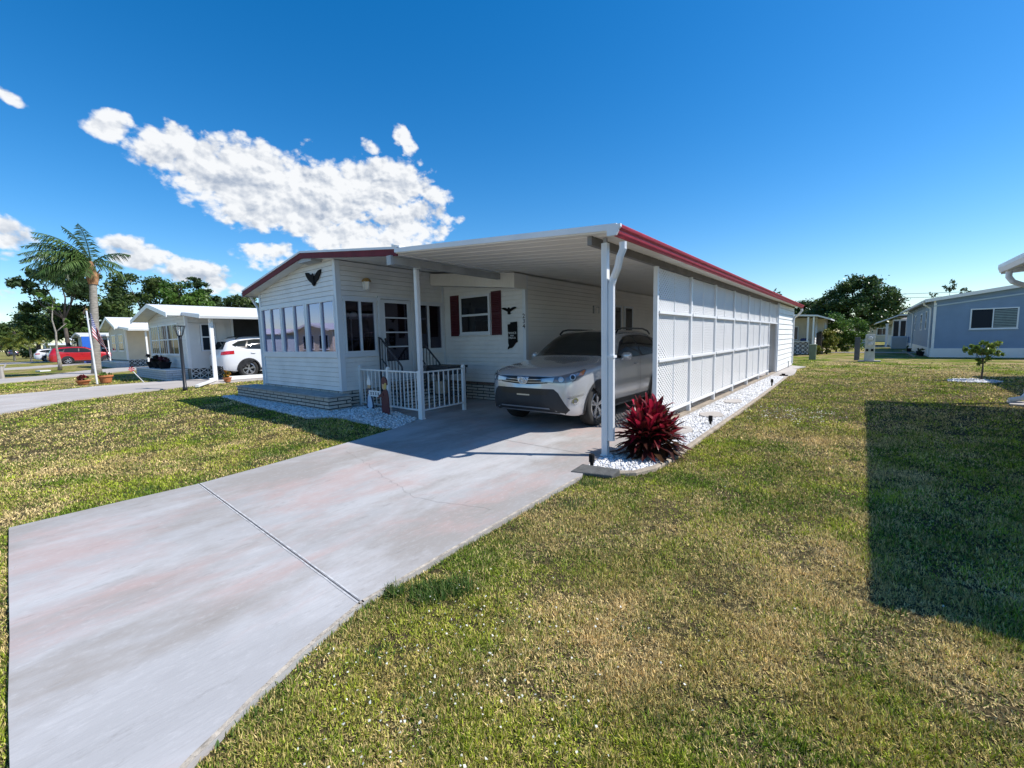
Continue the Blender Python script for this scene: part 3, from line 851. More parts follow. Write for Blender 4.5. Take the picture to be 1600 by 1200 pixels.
# ---------------------------------------------------------------- wall toolkit
class Wall:
    """vertical wall plane: origin (x,y), direction s, outward normal n"""
    def __init__(s, o, sd, nd): s.o = Vector(o); s.s = Vector(sd).normalized(); s.n = Vector(nd).normalized()
    def p(s, a, n, z):
        q = s.o + s.s * a + s.n * n
        return (q.x, q.y, z)
    def box(s, mb, a0, a1, n0, n1, z0, z1, mi=0):
        mb.hexa([s.p(a0, n0, z0), s.p(a1, n0, z0), s.p(a1, n1, z0), s.p(a0, n1, z0), s.p(a0, n0, z1), s.p(a1, n0, z1), s.p(a1, n1, z1), s.p(a0, n1, z1)], mi)
    def siding(s, mb, a0, a1, z0, top, expo=.105, lap=.012, holes=(), mi=0, slot=.009):
        """top: function a -> z (or number)"""
        tf = top if callable(top) else (lambda a: top)
        zmax = max(tf(a0), tf(a1), tf((a0 + a1) / 2))
        zb = [z0]; k = 1
        while z0 + k * expo < zmax + expo: zb.append(z0 + k * expo); k += 1
        cuts = sorted(set(zb + [z - slot for z in zb[1:]] + [h[2] for h in holes] + [h[3] for h in holes]))
        for za, zc in zip(cuts[:-1], cuts[1:]):
            if za >= zmax: break
            segs = [(a0, a1)]
            for (h0, h1, hz0, hz1) in holes:
                if za >= hz0 - 1e-6 and zc <= hz1 + 1e-6:
                    ns = []
                    for (p, q) in segs:
                        if h1 <= p or h0 >= q: ns.append((p, q)); continue
                        if p < h0: ns.append((p, h0))
                        if h1 < q: ns.append((h1, q))
                    segs = ns
            ci = math.floor((za - z0) / expo + 1e-6); c0 = z0 + ci * expo
            off = (lambda z: -.010) if za >= c0 + expo - slot - 1e-6 else (lambda z: lap * (1 - .7 * (z - c0) / expo) + .002)
            for (p, q) in segs:
                # clip under the sloping top
                n = 1 if not callable(top) else max(1, int((q - p) / .25))
                for i in range(n):
                    u0, u1 = p + (q - p) * i / n, p + (q - p) * (i + 1) / n
                    t0, t1 = min(zc, tf(u0)), min(zc, tf(u1))
                    if t0 <= za and t1 <= za: continue
                    t0, t1 = max(t0, za), max(t1, za)
                    b = [s.p(u0, off(za), za), s.p(u1, off(za), za), s.p(u1, off(t1), t1), s.p(u0, off(t0), t0)]
                    mb.add(b, [(0, 1, 2, 3)], mi)
                    if abs(za - c0) < 1e-6:
                        mb.add([s.p(u0, -.010, za), s.p(u1, -.010, za), s.p(u1, off(za), za), s.p(u0, off(za), za)], [(0, 1, 2, 3)], mi)
    def window(s, parent, a0, a1, z0, z1, fr=.05, n0=0.0, n1=.06, vert=(), horiz=(), glass=None, name='window', mat=None, pane_n=None, sill=0.0, label=None, mullw=.04, local=False):
        mb = MB()
        s.box(mb, a0, a0 + fr, n0, n1, z0, z1); s.box(mb, a1 - fr, a1, n0, n1, z0, z1)
        s.box(mb, a0 + fr, a1 - fr, n0, n1 - .001, z1 - fr, z1); s.box(mb, a0 + fr, a1 - fr, n0, n1 - .001, z0, z0 + fr)
        for v in vert: s.box(mb, v - mullw / 2, v + mullw / 2, n0, n1 - .004, z0 + fr, z1 - fr)
        for h in horiz: s.box(mb, a0 + fr, a1 - fr, n0, n1 - .006, h - mullw / 2, h + mullw / 2)
        if sill: s.box(mb, a0 - .02, a1 + .02, n0, n1 + sill, z0 - .03, z0 - .001)
        w = put(name, mb, mat or M['frame'], parent, local=local)
        if label: w['label'] = label
        pn = (n1 - .018 if n0 >= 0 else (n0 + n1) / 2 - .006) if pane_n is None else pane_n
        g = MB(); g.add([s.p(a0 + fr * .6, pn, z0 + fr * .6), s.p(a1 - fr * .6, pn, z0 + fr * .6), s.p(a1 - fr * .6, pn, z1 - fr * .6), s.p(a0 + fr * .6, pn, z1 - fr * .6)], [(0, 1, 2, 3)])
        put('pane', g, glass or M['glass_dark'], w, fix=False)
        return w

def hood(mb, wl, xL, xR, zL, zR, y0, y1, t): pass

# ---------------------------------------------------------------- the white home
home = thing('mobile_home', 'white sided mobile home with maroon roof trim, glazed front room, carport and lattice side wall', 'mobile home', (-8.85, 5.02, 0))
RX = [(-13.15, 2.97), (-9.75, 3.53), (-6.3, 3.12)]
def zr(x): return float(np.interp(x, [p[0] for p in RX], [p[1] for p in RX]))
YF, YR, YB = 5.02, 4.75, 24.15
LFW = Wall((-12.8, YF), (1, 0), (0, -1)); LSW = Wall((-8.85, YF), (0, 1), (1, 0))
SHW = Wall((-8.85, 8.1), (1, 0), (0, -1)); HSW = Wall((-6.11, 8.1), (0, 1), (1, 0))
LWW = Wall((-12.8, YB), (0, -1), (-1, 0)); BKW = Wall((-6.11, YB), (-1, 0), (0, 1))
ZB = .45
W0, W1 = 1.28, 2.47                     # lanai window band
# front wall of the glazed room (hollow: openings behind the window units)
fw = [(.10, 1.27), (1.30, 2.55), (2.60, 3.88)]
mb = MB()
LFW.siding(mb, 0, 3.95, ZB, lambda a: zr(-12.8 + a) - .13, holes=[(a, b, W0, W1) for a, b in fw])
put('front_wall', mb, M['siding'], home, fix=False)
mb = MB()
sw = [(.12, .93), (2.02, 2.98)]
LSW.siding(mb, 0, 3.08, ZB, lambda a: zr(-8.85) - .14, holes=[(a, b, W0, W1) for a, b in sw] + [(1.02, 1.98, .60, 2.56)])
put('lanai_side_wall', mb, M['siding'], home, fix=False)
mb = MB(); SHW.siding(mb, 0, 2.74, .44, 2.98)
put('shutter_wall', mb, M['siding'], home, fix=False)
mb = MB(); HSW.siding(mb, 0, 11.4, .02, 2.97)
put('carport_wall', mb, M['siding_in'], home, fix=False)
mb = MB(); LWW.siding(mb, 0, YB - YF, .3, 2.9); BKW.siding(mb, 0, 6.69, .3, lambda a: zr(-6.11 - a) - .14)
put('rear_wall', mb, M['siding'], home, fix=False)
# trim boards: corners and the window belt
mb = MB()
def corner(w, a, z0, z1, wd=.07, t=.028): w.box(mb, a - wd / 2, a + wd / 2, .0, t, z0, z1)
def board(w, nm, *a, mat='frame'):
    b_ = MB(); w.box(b_, *a); return put(nm, b_, M[mat], home)
board(LFW, 'corner_board', 0, .09, 0, .03, ZB, 2.86); board(LFW, 'corner_board', 3.88, 3.976, 0, .026, ZB, 3.28)
board(LSW, 'corner_board', -.002, .09, 0, .026, ZB, 3.28); board(LSW, 'corner_board', 3.0, 3.05, 0, .026, ZB, 2.98)
board(SHW, 'corner_board', 2.68, 2.765, 0, .027, .05, 2.97); board(HSW, 'corner_board', 0.0, .07, 0, .025, .05, 2.97)
board(LFW, 'window_belt', .09, 3.88, 0, .034, W1, W1 + .06); board(LFW, 'window_belt', .09, 3.88, 0, .034, W0 - .09, W0)
board(LSW, 'window_belt', .09, .99, 0, .034, W1, W1 + .06); board(LSW, 'window_belt', .09, .99, 0, .034, W0 - .09, W0)
board(LSW, 'window_belt', 2.0, 3.0, 0, .034, W1, W1 + .05); board(LSW, 'window_belt', 2.0, 3.0, 0, .034, W0 - .08, W0)
for a, b in zip(fw[:-1], fw[1:]): board(LFW, 'window_post', a[1], b[0], 0, .035, W0, W1)
# windows of the glazed room
for i, (a, b) in enumerate(fw):
    LFW.window(home, a, b, W0, W1, fr=.045, n0=-.03, n1=.04, vert=[(a + b) / 2 + (.03 if i else -.03)], glass=M['glass_lanai'], mullw=.05)
for a, b in sw:
    LSW.window(home, a, b, W0, W1, fr=.045, n0=-.03, n1=.04, vert=[(a + b) / 2], glass=M['glass_side'], mullw=.045)
# the door with four glazed lights
mb = MB()
LSW.box(mb, .99, 1.06, -.02, .045, .58, 2.58); LSW.box(mb, 1.94, 2.01, -.02, .045, .58, 2.58); LSW.box(mb, 1.06, 1.94, -.02, .044, 2.52, 2.58); LSW.box(mb, 1.06, 1.94, -.02, .05, .56, .60)
put('door_frame', mb, M['frame'], home)
mb = MB(); D0, D1, DZ0, DZ1 = 1.07, 1.93, .61, 2.51
LSW.box(mb, D0, D0 + .1, 0, .032, DZ0, DZ1); LSW.box(mb, D1 - .1, D1, 0, .032, DZ0, DZ1)
LSW.box(mb, D0 + .1, D1 - .1, 0, .031, DZ1 - .08, DZ1); LSW.box(mb, D0 + .1, D1 - .1, 0, .031, DZ0, 1.05)
for k in (1, 2, 3): LSW.box(mb, D0 + .1, D1 - .1, 0, .029, 1.05 + k * .345 - .015, 1.05 + k * .345 + .015)
door = put('door', mb, M['frame'], home)
g = MB(); g.add([LSW.p(D0 + .1, .012, 1.05), LSW.p(D1 - .1, .012, 1.05), LSW.p(D1 - .1, .012, 2.43), LSW.p(D0 + .1, .012, 2.43)], [(0, 1, 2, 3)])
put('pane', g, M['glass_side'], door, fix=False)
mb = MB(); mb.bar(LSW.p(D0 + .05, .075, 1.42), LSW.p(D0 + .05, .075, 1.60), .02); mb.bar(LSW.p(D0 + .05, .03, 1.44), LSW.p(D0 + .05, .08, 1.44), .02); mb.bar(LSW.p(D0 + .05, .03, 1.58), LSW.p(D0 + .05, .08, 1.58), .02)
mb.bar(LSW.p(D0 + .05, .07, 1.5), LSW.p(D0 + .14, .07, 1.5), .022)
put('handle', mb, M['black_metal'], door)
# room behind the glass: floor, rear partition, ceiling
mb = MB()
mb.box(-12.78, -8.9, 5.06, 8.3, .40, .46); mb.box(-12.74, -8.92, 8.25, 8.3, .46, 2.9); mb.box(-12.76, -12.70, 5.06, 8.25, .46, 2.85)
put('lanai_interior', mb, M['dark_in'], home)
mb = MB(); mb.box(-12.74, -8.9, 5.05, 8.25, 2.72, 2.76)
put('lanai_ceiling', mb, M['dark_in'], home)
# window with shutters
SHW.window(home, .64, 1.69, 1.66, 2.64, fr=.06, n1=.06, horiz=[2.14], sill=.02, mullw=.05)
for nm_, (a, b) in (('shutter', (.27, .58)), ('shutter', (1.72, 2.03))):
    mb = MB()
    SHW.box(mb, a, b, .012, .035, 1.62, 2.68)
    for zz0, zz1 in ((1.66, 2.12), (2.17, 2.64)):
        k = int((zz1 - zz0) / .04)
        for i in range(k):
            z_ = zz0 + i * (zz1 - zz0) / k
            mb.hexa([SHW.p(a + .03, .035, z_), SHW.p(b - .03, .035, z_), SHW.p(b - .03, .052, z_ + .004), SHW.p(a + .03, .052, z_ + .004),
                     SHW.p(a + .03, .035, z_ + .03), SHW.p(b - .03, .035, z_ + .03), SHW.p(b - .03, .038, z_ + .03), SHW.p(a + .03, .038, z_ + .03)])
    put(nm_, mb, M['shutter'], home)
# carport wall windows, door
for (a, b) in ((4.40, 5.06), (5.28, 5.94)):
    HSW.window(home, a, b, 1.55, 2.50, fr=.06, n1=.06)
mb = MB(); HSW.box(mb, 3.93, 4.0, 0, .05, .25, 2.55); HSW.box(mb, 4.0, 4.32, 0, .03, 2.5, 2.56)
put('wall_trim', mb, M['siding_in'], home)
mb = MB(); HSW.box(mb, 3.22, 3.30, 0, .04, 2.20, 2.42); mb.bar(HSW.p(3.4, .03, 2.38), HSW.p(3.4, .12, 2.38), .02); mb.bar(HSW.p(3.4, .11, 2.38), HSW.p(3.4, .11, 2.2), .02)
put('wall_hook', mb, M['plate'], home)
# brick: planter, skirts, steps
mb = MB()
mb.box(-13.4, -8.50, 4.50, 4.72, -.1, .375); mb.box(-8.74, -8.50, 4.72, 5.0, -.1, .374); mb.box(-13.4, -13.18, 4.72, 5.0, -.1, .374)
mb.box(-12.8, -8.82, 5.0, 5.06, -.1, .44)
put('planter', mb, M['brick'], home)
mb = MB(); mb.box(-13.43, -8.47, 4.47, 5.02, .375, .405)
put('planter_cap', mb, pm('planter_cap', (.40, .38, .35), .9, .2, 8, .5, 50), home, bevel=.006)
mb = MB(); LSW.box(mb, .0, 3.08, -.02, .012, -.02, .455); SHW.box(mb, .02, 2.74, -.01, .05, -.02, .40)
put('brick_skirt', mb, M['brick'], home)
mb = MB(); SHW.box(mb, .02, 2.74, -.01, .10, .40, .445)
put('skirt_cap', mb, pm('worn_cap', (.16, .11, .09), .9, .3, 14, .5, 60), home)
mb = MB(); mb.box(-8.83, -8.48, 6.0, 7.06, -.02, .56); mb.box(-8.48, -8.18, 6.0, 7.06, -.02, .38); mb.box(-8.18, -7.88, 6.0, 7.06, -.02, .20)
put('steps', mb, M['brick'], home)
for Y_ in (5.97, 7.09):
    mb = MB()
    rl = [(-8.80, Y_, 1.62), (-8.72, Y_, 1.60), (-8.02, Y_, 1.00), (-7.97, Y_, .94), (-7.97, Y_, 0)]
    for p, q in zip(rl[:-1], rl[1:]): mb.bar(p, q, .03)
    mb.bar((-8.78, Y_, .70), (-8.02, Y_, .14), .02); mb.bar((-8.78, Y_, .02), (-8.78, Y_, 1.62), .025)
    mb.bar((-8.72, Y_, 1.12), (-8.50, Y_, .93), .02)
    for i in range(6):
        xx = -8.68 + i * .115; mb.bar((xx, Y_, .62 - (xx + 8.78) * .737), (xx, Y_, 1.565 - (xx + 8.72) * .857), .014)
    put('handrail', mb, M['rail'], home)

# ---- roofs
def roof_slab(mb, prof, y0, y1, t, mi=0):
    """prof: list of (x, ztop) ; thick slab along Y"""
    n = len(prof)
    vs = []
    for y in (y0, y1):
        vs += [(x, y, z) for x, z in prof] + [(x, y, z - t) for x, z in prof]
    f = []
    for i in range(n - 1):
        f.append((i, i + 1, 2 * n + i + 1, 2 * n + i)); f.append((n + i, 3 * n + i, 3 * n + i + 1, n + i + 1))
        f.append((i, n + i, n + i + 1, i + 1)); f.append((2 * n + i, 2 * n + i + 1, 3 * n + i + 1, 3 * n + i))
    f += [(0, 2 * n, 3 * n, n), (n - 1, 2 * n - 1, 4 * n - 1, 3 * n - 1)]
    mb.add(vs, f, mi)
mb = MB(); roof_slab(mb, RX, YR, YB + .25, .13)
roof = put('roof', mb, M['roof'], home)
mb = MB()
for (a, b) in zip(RX[:-1], RX[1:]):
    ya = YR - .022
    mb.hexa([(a[0], ya, a[1] - .145), (b[0], ya, b[1] - .145), (b[0], YR - .001, b[1] - .145), (a[0], YR - .001, a[1] - .145), (a[0], ya, a[1] - .03), (b[0], ya, b[1] - .03), (b[0], YR - .001, b[1] - .03), (a[0], YR - .001, a[1] - .03)])
put('fascia', mb, M['maroon'], home)
mb = MB()
for (a, b) in zip(RX[:-1], RX[1:]):
    ya = YR - .035
    mb.hexa([(a[0], ya, a[1] - .029), (b[0], ya, b[1] - .029), (b[0], YR + .1, b[1] - .029), (a[0], YR + .1, a[1] - .029), (a[0], ya, a[1] + .012), (b[0], ya, b[1] + .012), (b[0], YR + .1, b[1] + .012), (a[0], YR + .1, a[1] + .012)])
put('drip_edge', mb, M['white_metal'], home)
mb = MB(); mb.hexa([(-9.95, YR + .01, 3.30), (-9.35, YR + .01, 3.29), (-9.35, YF, 3.29), (-9.95, YF, 3.30), (-9.95, YR + .01, 3.38), (-9.35, YR + .01, 3.37), (-9.35, YF, 3.37), (-9.95, YF, 3.38)])
put('ridge_beam', mb, M['grey_beam'], home)
mb = MB(); mb.box(-13.27, -13.15, YR, YB, 2.82, 2.93)
put('gutter', mb, M['grey_beam'], home)
mb = MB(); mb.tube([(-13.2, 4.95, 2.82), (-13.15, 5.0, 2.7), (-12.9, 5.0, 2.5), (-12.86, 5.0, 2.3), (-12.86, 5.0, .4)], .035, 8)
put('downspout', mb, M['white_metal'], home)
# carport roof: ribbed pans
CX0, CX1, CY0, CY1 = -6.3, -2.28, 4.70, 24.2
def zc(x): return 3.075 + (x - CX0) / (CX1 - CX0) * (2.755 - 3.075)
mb = MB()
roof_slab(mb, [(CX0, zc(CX0)), (CX1, zc(CX1))], CY0, CY1, .06)
mb2 = MB(); k = 0; y = CY0 + .15
while y < CY1 - .1:
    mb2.hexa([(CX0, y, zc(CX0) - .066), (CX1, y, zc(CX1) - .066), (CX1, y + .012, zc(CX1) - .066), (CX0, y + .012, zc(CX0) - .066), (CX0, y - .004, zc(CX0) - .058), (CX1, y - .004, zc(CX1) - .058), (CX1, y + .016, zc(CX1) - .058), (CX0, y + .016, zc(CX0) - .058)])
    y += .305
cr_ = put('carport_roof', mb, [M['ceiling']], home)
put('ceiling_seam', mb2, M['ceiling'], cr_)
mb = MB(); mb.hexa([(CX0, CY0 - .03, zc(CX0) - .05), (CX1 + .06, CY0 - .03, zc(CX1) - .05), (CX1 + .06, CY0 - .002, zc(CX1) - .05), (CX0, CY0 - .002, zc(CX0) - .05), (CX0, CY0 - .03, zc(CX0) + .022), (CX1 + .06, CY0 - .03, zc(CX1) + .022), (CX1 + .06, CY0 + .2, zc(CX1) + .022), (CX0, CY0 + .2, zc(CX0) + .022)])
put('carport_fascia', mb, M['white_metal'], home)
# white roof-over edge, meeting point of both roofs
mb = MB(); mb.hexa([(-6.42, YR - .04, zr(-6.42) + .012), (-6.2, YR - .04, 3.10), (-6.2, YB, 3.10), (-6.42, YB, zr(-6.42) + .012), (-6.42, YR - .04, zr(-6.42) + .05), (-6.2, YR - .04, 3.13), (-6.2, YB, 3.13), (-6.42, YB, zr(-6.42) + .05)])
put('roof_flashing', mb, M['white'], home)
# red gutter on the right eave (K profile)
mb = MB()
prof = [(0, 0), (.055, 0), (.075, .03), (.085, .06), (.085, .075), (.115, .105), (.125, .135), (.125, .15), (.115, .15), (0.0, .15)]
mb.prism(prof, lambda a, b, d: (CX1 + .01 + a * .8, d, 2.65 + b * .75), CY0 + .0, CY1)
gut = put('red_gutter', mb, M['red_gutter'], home)
mb = MB(); mb.prism([(-.08, 0), (.06, -.002), (.09, .06), (.09, .075), (.128, .11), (.128, .155), (-.08, .155)], lambda a, b, d: (CX1 + .01 + a * .8, d, 2.65 + b * .75), CY0 - .036, CY0 - .002)
put('gutter_end_cap', mb, M['white_metal'], gut)
# beams
mb = MB(); mb.box(-2.66, -2.60, 4.80, 19.5, 2.615, zc(-2.63) - .062)
put('side_beam', mb, M['dark_beam'], home)
mb = MB(); mb.box(-6.53, -6.43, 4.72, 7.62, 2.86, 2.985)
mb.box(-6.54, -6.42, 4.68, 4.74, 2.84, 3.0)
put('front_beam', mb, M['grey_beam'], home)
# filler board over the shutter wall with its soffit
mb = MB()
mb.hexa([(-8.82, 7.62, 2.95), (-6.04, 7.62, 2.64), (-6.04, 7.66, 2.64), (-8.82, 7.66, 2.95), (-8.82, 7.62, 3.24), (-6.04, 7.62, 2.965), (-6.04, 7.66, 2.965), (-8.82, 7.66, 3.24)])
k = 0
while -8.80 + k * .05 < -6.1:
    xx = -8.80 + k * .05; zz = 2.95 - (xx + 8.82) / 2.78 * .31
    mb.box(xx, xx + .03, 7.613, 7.62, zz + .01, zz + .28); k += 1
mb.box(-6.08, -6.04, 7.66, 8.08, 2.64, 2.96)
mb.hexa([(-8.82, 7.66, 2.95), (-6.06, 7.66, 2.645), (-6.06, 8.09, 2.645), (-8.82, 8.09, 2.95), (-8.82, 7.66, 2.97), (-6.06, 7.66, 2.665), (-6.06, 8.09, 2.665), (-8.82, 8.09, 2.97)])
put('filler_board', mb, M['siding_in'], home)
# posts
def post(name, x, y, z0, z1, w=.075):
    mb = MB(); h = w / 2
    mb.box(x - h, x + h, y - h, y + h, z0, z1)
    for sx_ in (-1, 1):
        mb.box(x + sx_ * h * .35 - .006, x + sx_ * h * .35 + .006, y - h - .004, y - h, z0, z1)
    mb.box(x - h - .012, x + h + .012, y - h - .012, y + h + .012, z0, z0 + .02)
    return put(name, mb, M['white_metal'], home, bevel=.004)
post('carport_post', -2.495, 4.95, 0, 2.64)
mb = MB(); mb.box(-2.515, -2.475, 4.93, 4.97, 2.64, 2.70); put('post_bracket', mb, M['grey_beam'], home)
post('carport_post', -6.6, 5.37, 0, 2.90)
mb = MB(); mb.box(-6.64, -6.42, 5.33, 5.41, 2.84, 2.90); put('post_bracket', mb, M['grey_beam'], home)
# downspouts: rectangular, white
def rect_pipe(mb, pts, w, h):
    for p, q in zip(pts[:-1], pts[1:]):
        mb.bar(p, q, w, h)
def spout(x, y, x2, y2, zt, zb):
    mb = MB()
    P = [(x, y, zt), (x, y, zt - .08), (x - .04, y + .005, zt - .16), (x + (x2 - x) * .45, y + (y2 - y) * .45, zt - .28), (x2 + .03, y2, zt - .38), (x2, y2, zt - .47), (x2, y2, zb)]
    mb.tube(P, .047, 8, sx=.8)
    for i in range(9):
        for A_, B_ in ((P[1], P[2]), (P[4], P[5])):
            t = i / 8; q = Vector(A_).lerp(Vector(B_), t)
            if i % 2 == 0: mb.tube([q - Vector((0, 0, .004)), q + Vector((0, 0, .004))], .051, 8, sx=.8)
    mb.box(x2 - .052, x2 + .052, y2 - .045, y2 + .045, 1.25, 1.28)
    return put('downspout', mb, M['white_metal'], home)
spout(-2.225, 4.86, -2.425, 4.97, 2.60, .20)
spout(-2.22, 23.75, -2.54, 23.9, 2.60, .12)
# lattice wall
LY = [6.97, 8.75, 10.53, 12.35, 14.17, 16.0, 17.76]
mb = MB()
posts_y = LY + [19.46]
for i, y in enumerate(posts_y):
    mb = MB(); mb.box(-2.655, -2.585, y - .032, y + .032, 0 if i < 7 else 0.0, 2.612)
    put('lattice_post', mb, M['grey_beam'] if False else M['white_metal'], home, bevel=.003)
rows = [(.20, 1.10), (1.10, 1.89), (1.89, 2.60)]
for i in range(6):
    for z in (.20, 1.10, 1.89):
        mb = MB(); mb.box(-2.60, -2.565, LY[i] + .034, LY[i + 1] - .034, z - .022, z + .022)
        put('lattice_rail', mb, M['white_metal'], home)
mb = MB(); mb.box(-2.60, -2.565, LY[6] + .034, 19.42, 1.868, 1.912); put('lattice_rail', mb, M['white_metal'], home)
def clip_line(c, d, w, y0, y1, z0, z1):
    """polygon of an infinite strip (centre c, dir d, width w) clipped to the rectangle"""
    n = (-d[1], d[0])
    poly = [(y0, z0), (y1, z0), (y1, z1), (y0, z1)]
    for sgn in (1, -1):
        out = []
        for i in range(len(poly)):
            p, q = poly[i], poly[(i + 1) % len(poly)]
            fp = w / 2 - sgn * ((p[0] - c[0]) * n[0] + (p[1] - c[1]) * n[1]); fq = w / 2 - sgn * ((q[0] - c[0]) * n[0] + (q[1] - c[1]) * n[1])
            if fp >= 0: out.append(p)
            if fp * fq < 0:
                t = fp / (fp - fq); out.append((p[0] + (q[0] - p[0]) * t, p[1] + (q[1] - p[1]) * t))
        poly = out
        if len(poly) < 3: return None
    return poly
M['lattice'] = pm('white_vinyl_lattice', (.80, .80, .80), .45, .02, 3)
PITCH, SLAT, LANG = .058, .0295, R(33)
def lattice(y0, y1, z0, z1):
    mb = MB(); ca, sa = math.cos(LANG), math.sin(LANG)
    for layer, (d, xo) in enumerate((((ca, sa), -2.631), ((ca, -sa), -2.6275))):
        n = (-d[1], d[0])
        cs = [p[0] * n[0] + p[1] * n[1] for p in ((y0, z0), (y1, z0), (y1, z1), (y0, z1))]
        k0, k1 = math.floor(min(cs) / PITCH), math.ceil(max(cs) / PITCH)
        for k in range(k0, k1 + 1):
            poly = clip_line((k * PITCH * n[0], k * PITCH * n[1]), d, SLAT, y0, y1, z0, z1)
            if poly: mb.prism(poly, lambda a, b, dd: (xo + dd, a, b), 0, .003)
    mb.box(-2.637, -2.612, (y0 + y1) / 2 - .012, (y0 + y1) / 2 + .012, z0, z1)
    return put('lattice_panel', mb, M['lattice'], home, fix=False)
for i in range(6):
    for (z0, z1) in rows: lattice(LY[i] + .03, LY[i + 1] - .03, z0, z1)
lattice(LY[6] + .03, 19.43, 1.89, 2.60)
# store room at the back of the carport
SHS = Wall((-2.58, 19.5), (0, 1), (1, 0)); SHN = Wall((-6.08, 19.5), (1, 0), (0, -1))
mb = MB(); SHS.siding(mb, 0, 4.6, .04, 2.66, expo=.205, lap=.03, slot=.014); put('store_wall', mb, M['siding'], home, fix=False)
mb = MB(); SHN.siding(mb, 0, 3.5, .02, 2.7); put('store_front_wall', mb, M['siding'], home, fix=False)
board(SHS, 'corner_board', -.01, .07, .0, .036, .04, 2.66); board(SHS, 'corner_board', 4.53, 4.61, 0, .036, .04, 2.66); board(SHN, 'corner_board', 3.42, 3.51, 0, .03, .03, 2.68)
mb = MB(); mb.box(-6.0, -2.59, 24.05, 24.1, 0, 2.68); put('store_back_wall', mb, M['siding'], home)
mb = MB(); mb.tube([(-2.52, 22.6, .0), (-2.52, 22.6, .28), (-2.56, 22.6, .3)], .018, 6); put('wall_tap', mb, M['grey_beam'], home)
mb = MB(); mb.box(-2.70, -2.56, 6.9, 19.5, -.05, .035); put('slab_kerb', mb, M['curb'], home)

# ---------------------------------------------------------------- things on and around the home
def eagle(wall, a, z, span, n, label, spread=True):
    """flat cast eagle, wings up, about 15 mm thick"""
    if spread:
        half = [(0, .06), (.025, .13), (.05, .08), (.12, .07), (.24, .13), (.38, .14), (.50, .12), (.44, .07), (.34, .03), (.24, -.02), (.14, -.06), (.09, -.09), (.07, -.13), (.09, -.20), (0, -.23)]
    else:
        half = [(0, .02), (.03, .07), (.08, .04), (.18, .12), (.32, .19), (.50, .21), (.46, .10), (.36, -.01), (.24, -.10), (.13, -.15), (.07, -.22), (0, -.26)]
    poly = half + [(-x, y) for x, y in half[::-1] if x > 0]
    mb = MB(); mb.prism(poly, lambda p, q, d: wall.p(a + p * span, n + d, z + q * span), 0, .018)
    mb.prism([(-.06, -.2), (.06, -.2), (.05, .1), (0, .14), (-.05, .1)], lambda p, q, d: wall.p(a + p * span, n + d, z + q * span), .018, .034)
    return setp(put('eagle_ornament', mb, M['black']), label, 'wall ornament')
eagle(LFW, 3.06, 2.99, .72, .022, 'black metal eagle with raised wings on the gable above the front windows', False)
eagle(SHW, 2.28, 2.20, .46, .022, 'small black spread eagle on white siding right of the maroon shutter')
# state-shaped slate sign with painted words
ind = [(-.13, .26), (-.05, .27), (-.04, .31), (.15, .32), (.15, -.12), (.16, -.15), (.10, -.18), (.04, -.25), (-.02, -.30), (-.08, -.30), (-.14, -.33), (-.13, -.28), (-.10, -.24), (-.12, -.18), (-.12, .0)]
sign = thing('name_sign', 'black slate sign shaped like a state with white lettering below the small eagle', 'sign', SHW.p(2.36, .02, 1.60))
mb = MB(); mb.prism(ind, lambda p, q, d: SHW.p(2.36 + p, .02 + d, 1.60 + q), 0, .02)
put('board', mb, M['black'], sign)
M['letter'] = pm('white_letter', (.75, .75, .72), .6, .02)
def text(txt, size, loc, rot, mat, parent=None, name='lettering', ext=.002):
    cu = bpy.data.curves.new(name, 'FONT'); cu.body = txt; cu.size = size; cu.align_x = 'CENTER'; cu.align_y = 'CENTER'; cu.extrude = ext
    tmp = bpy.data.objects.new('tmp', cu); C.objects.link(tmp)
    bpy.context.view_layer.update()
    me = bpy.data.meshes.new_from_object(tmp.evaluated_get(bpy.context.evaluated_depsgraph_get()))
    bpy.data.objects.remove(tmp)
    me.transform(Matrix.LocRotScale(Vector(loc), rot, Vector((1, 1, 1))))
    me.materials.clear(); me.materials.append(mat)
    return put(name, me, None, parent, fix=False)
from mathutils import Euler
RF = Euler((R(90), 0, 0))
for t_, zz, sz in (('FRANCE', 1.655, .072), ('AND', 1.595, .05), ('PAULA', 1.54, .072)):
    text(t_, sz, SHW.p(2.365, .043, zz), RF, M['letter'], sign)
num = thing('house_number', 'black house number 234 running down the white corner board', 'house number', SHW.p(2.70, .03, 2.0))
for k, ch in enumerate('234'):
    text(ch, .145, SHW.p(2.715, .032, 2.035 - k * .118), RF, M['black'], num, 'digit', .004)
# lantern beside the door
lt = thing('wall_lantern', 'brass topped white glass lantern on the siding left of the porch door', 'lantern', LSW.p(.68, .02, 2.83))
M['brass'] = pm('aged_brass', (.52, .33, .12), .4, .2, 20, metal=.6)
M['opal'] = pm('opal_glass', (.82, .80, .74), .25, .03, 5)
mb = MB(); cx, cy, _ = LSW.p(.68, .10, 0)
mb.lathe([(.02, .10), (.06, .09), (.10, .04), (.105, .02), (.06, .01)], (cx, cy, 2.85), 'z', 6); mb.box(cx - .10, cx, cy - .04, cy + .04, 2.86, 2.93)
put('cap', mb, M['brass'], lt)
mb = MB(); mb.lathe([(.001, -.17), (.055, -.165), (.062, -.15), (.088, .012), (.001, .012)], (cx, cy, 2.85), 'z', 6); put('glass', mb, M['opal'], lt)
mb = MB()
for k in range(6):
    t = k * math.pi / 3; mb.bar((cx + .058 * math.cos(t), cy + .058 * math.sin(t), 2.69), (cx + .094 * math.cos(t), cy + .094 * math.sin(t), 2.865), .012)
put('cage', mb, M['white'], lt)
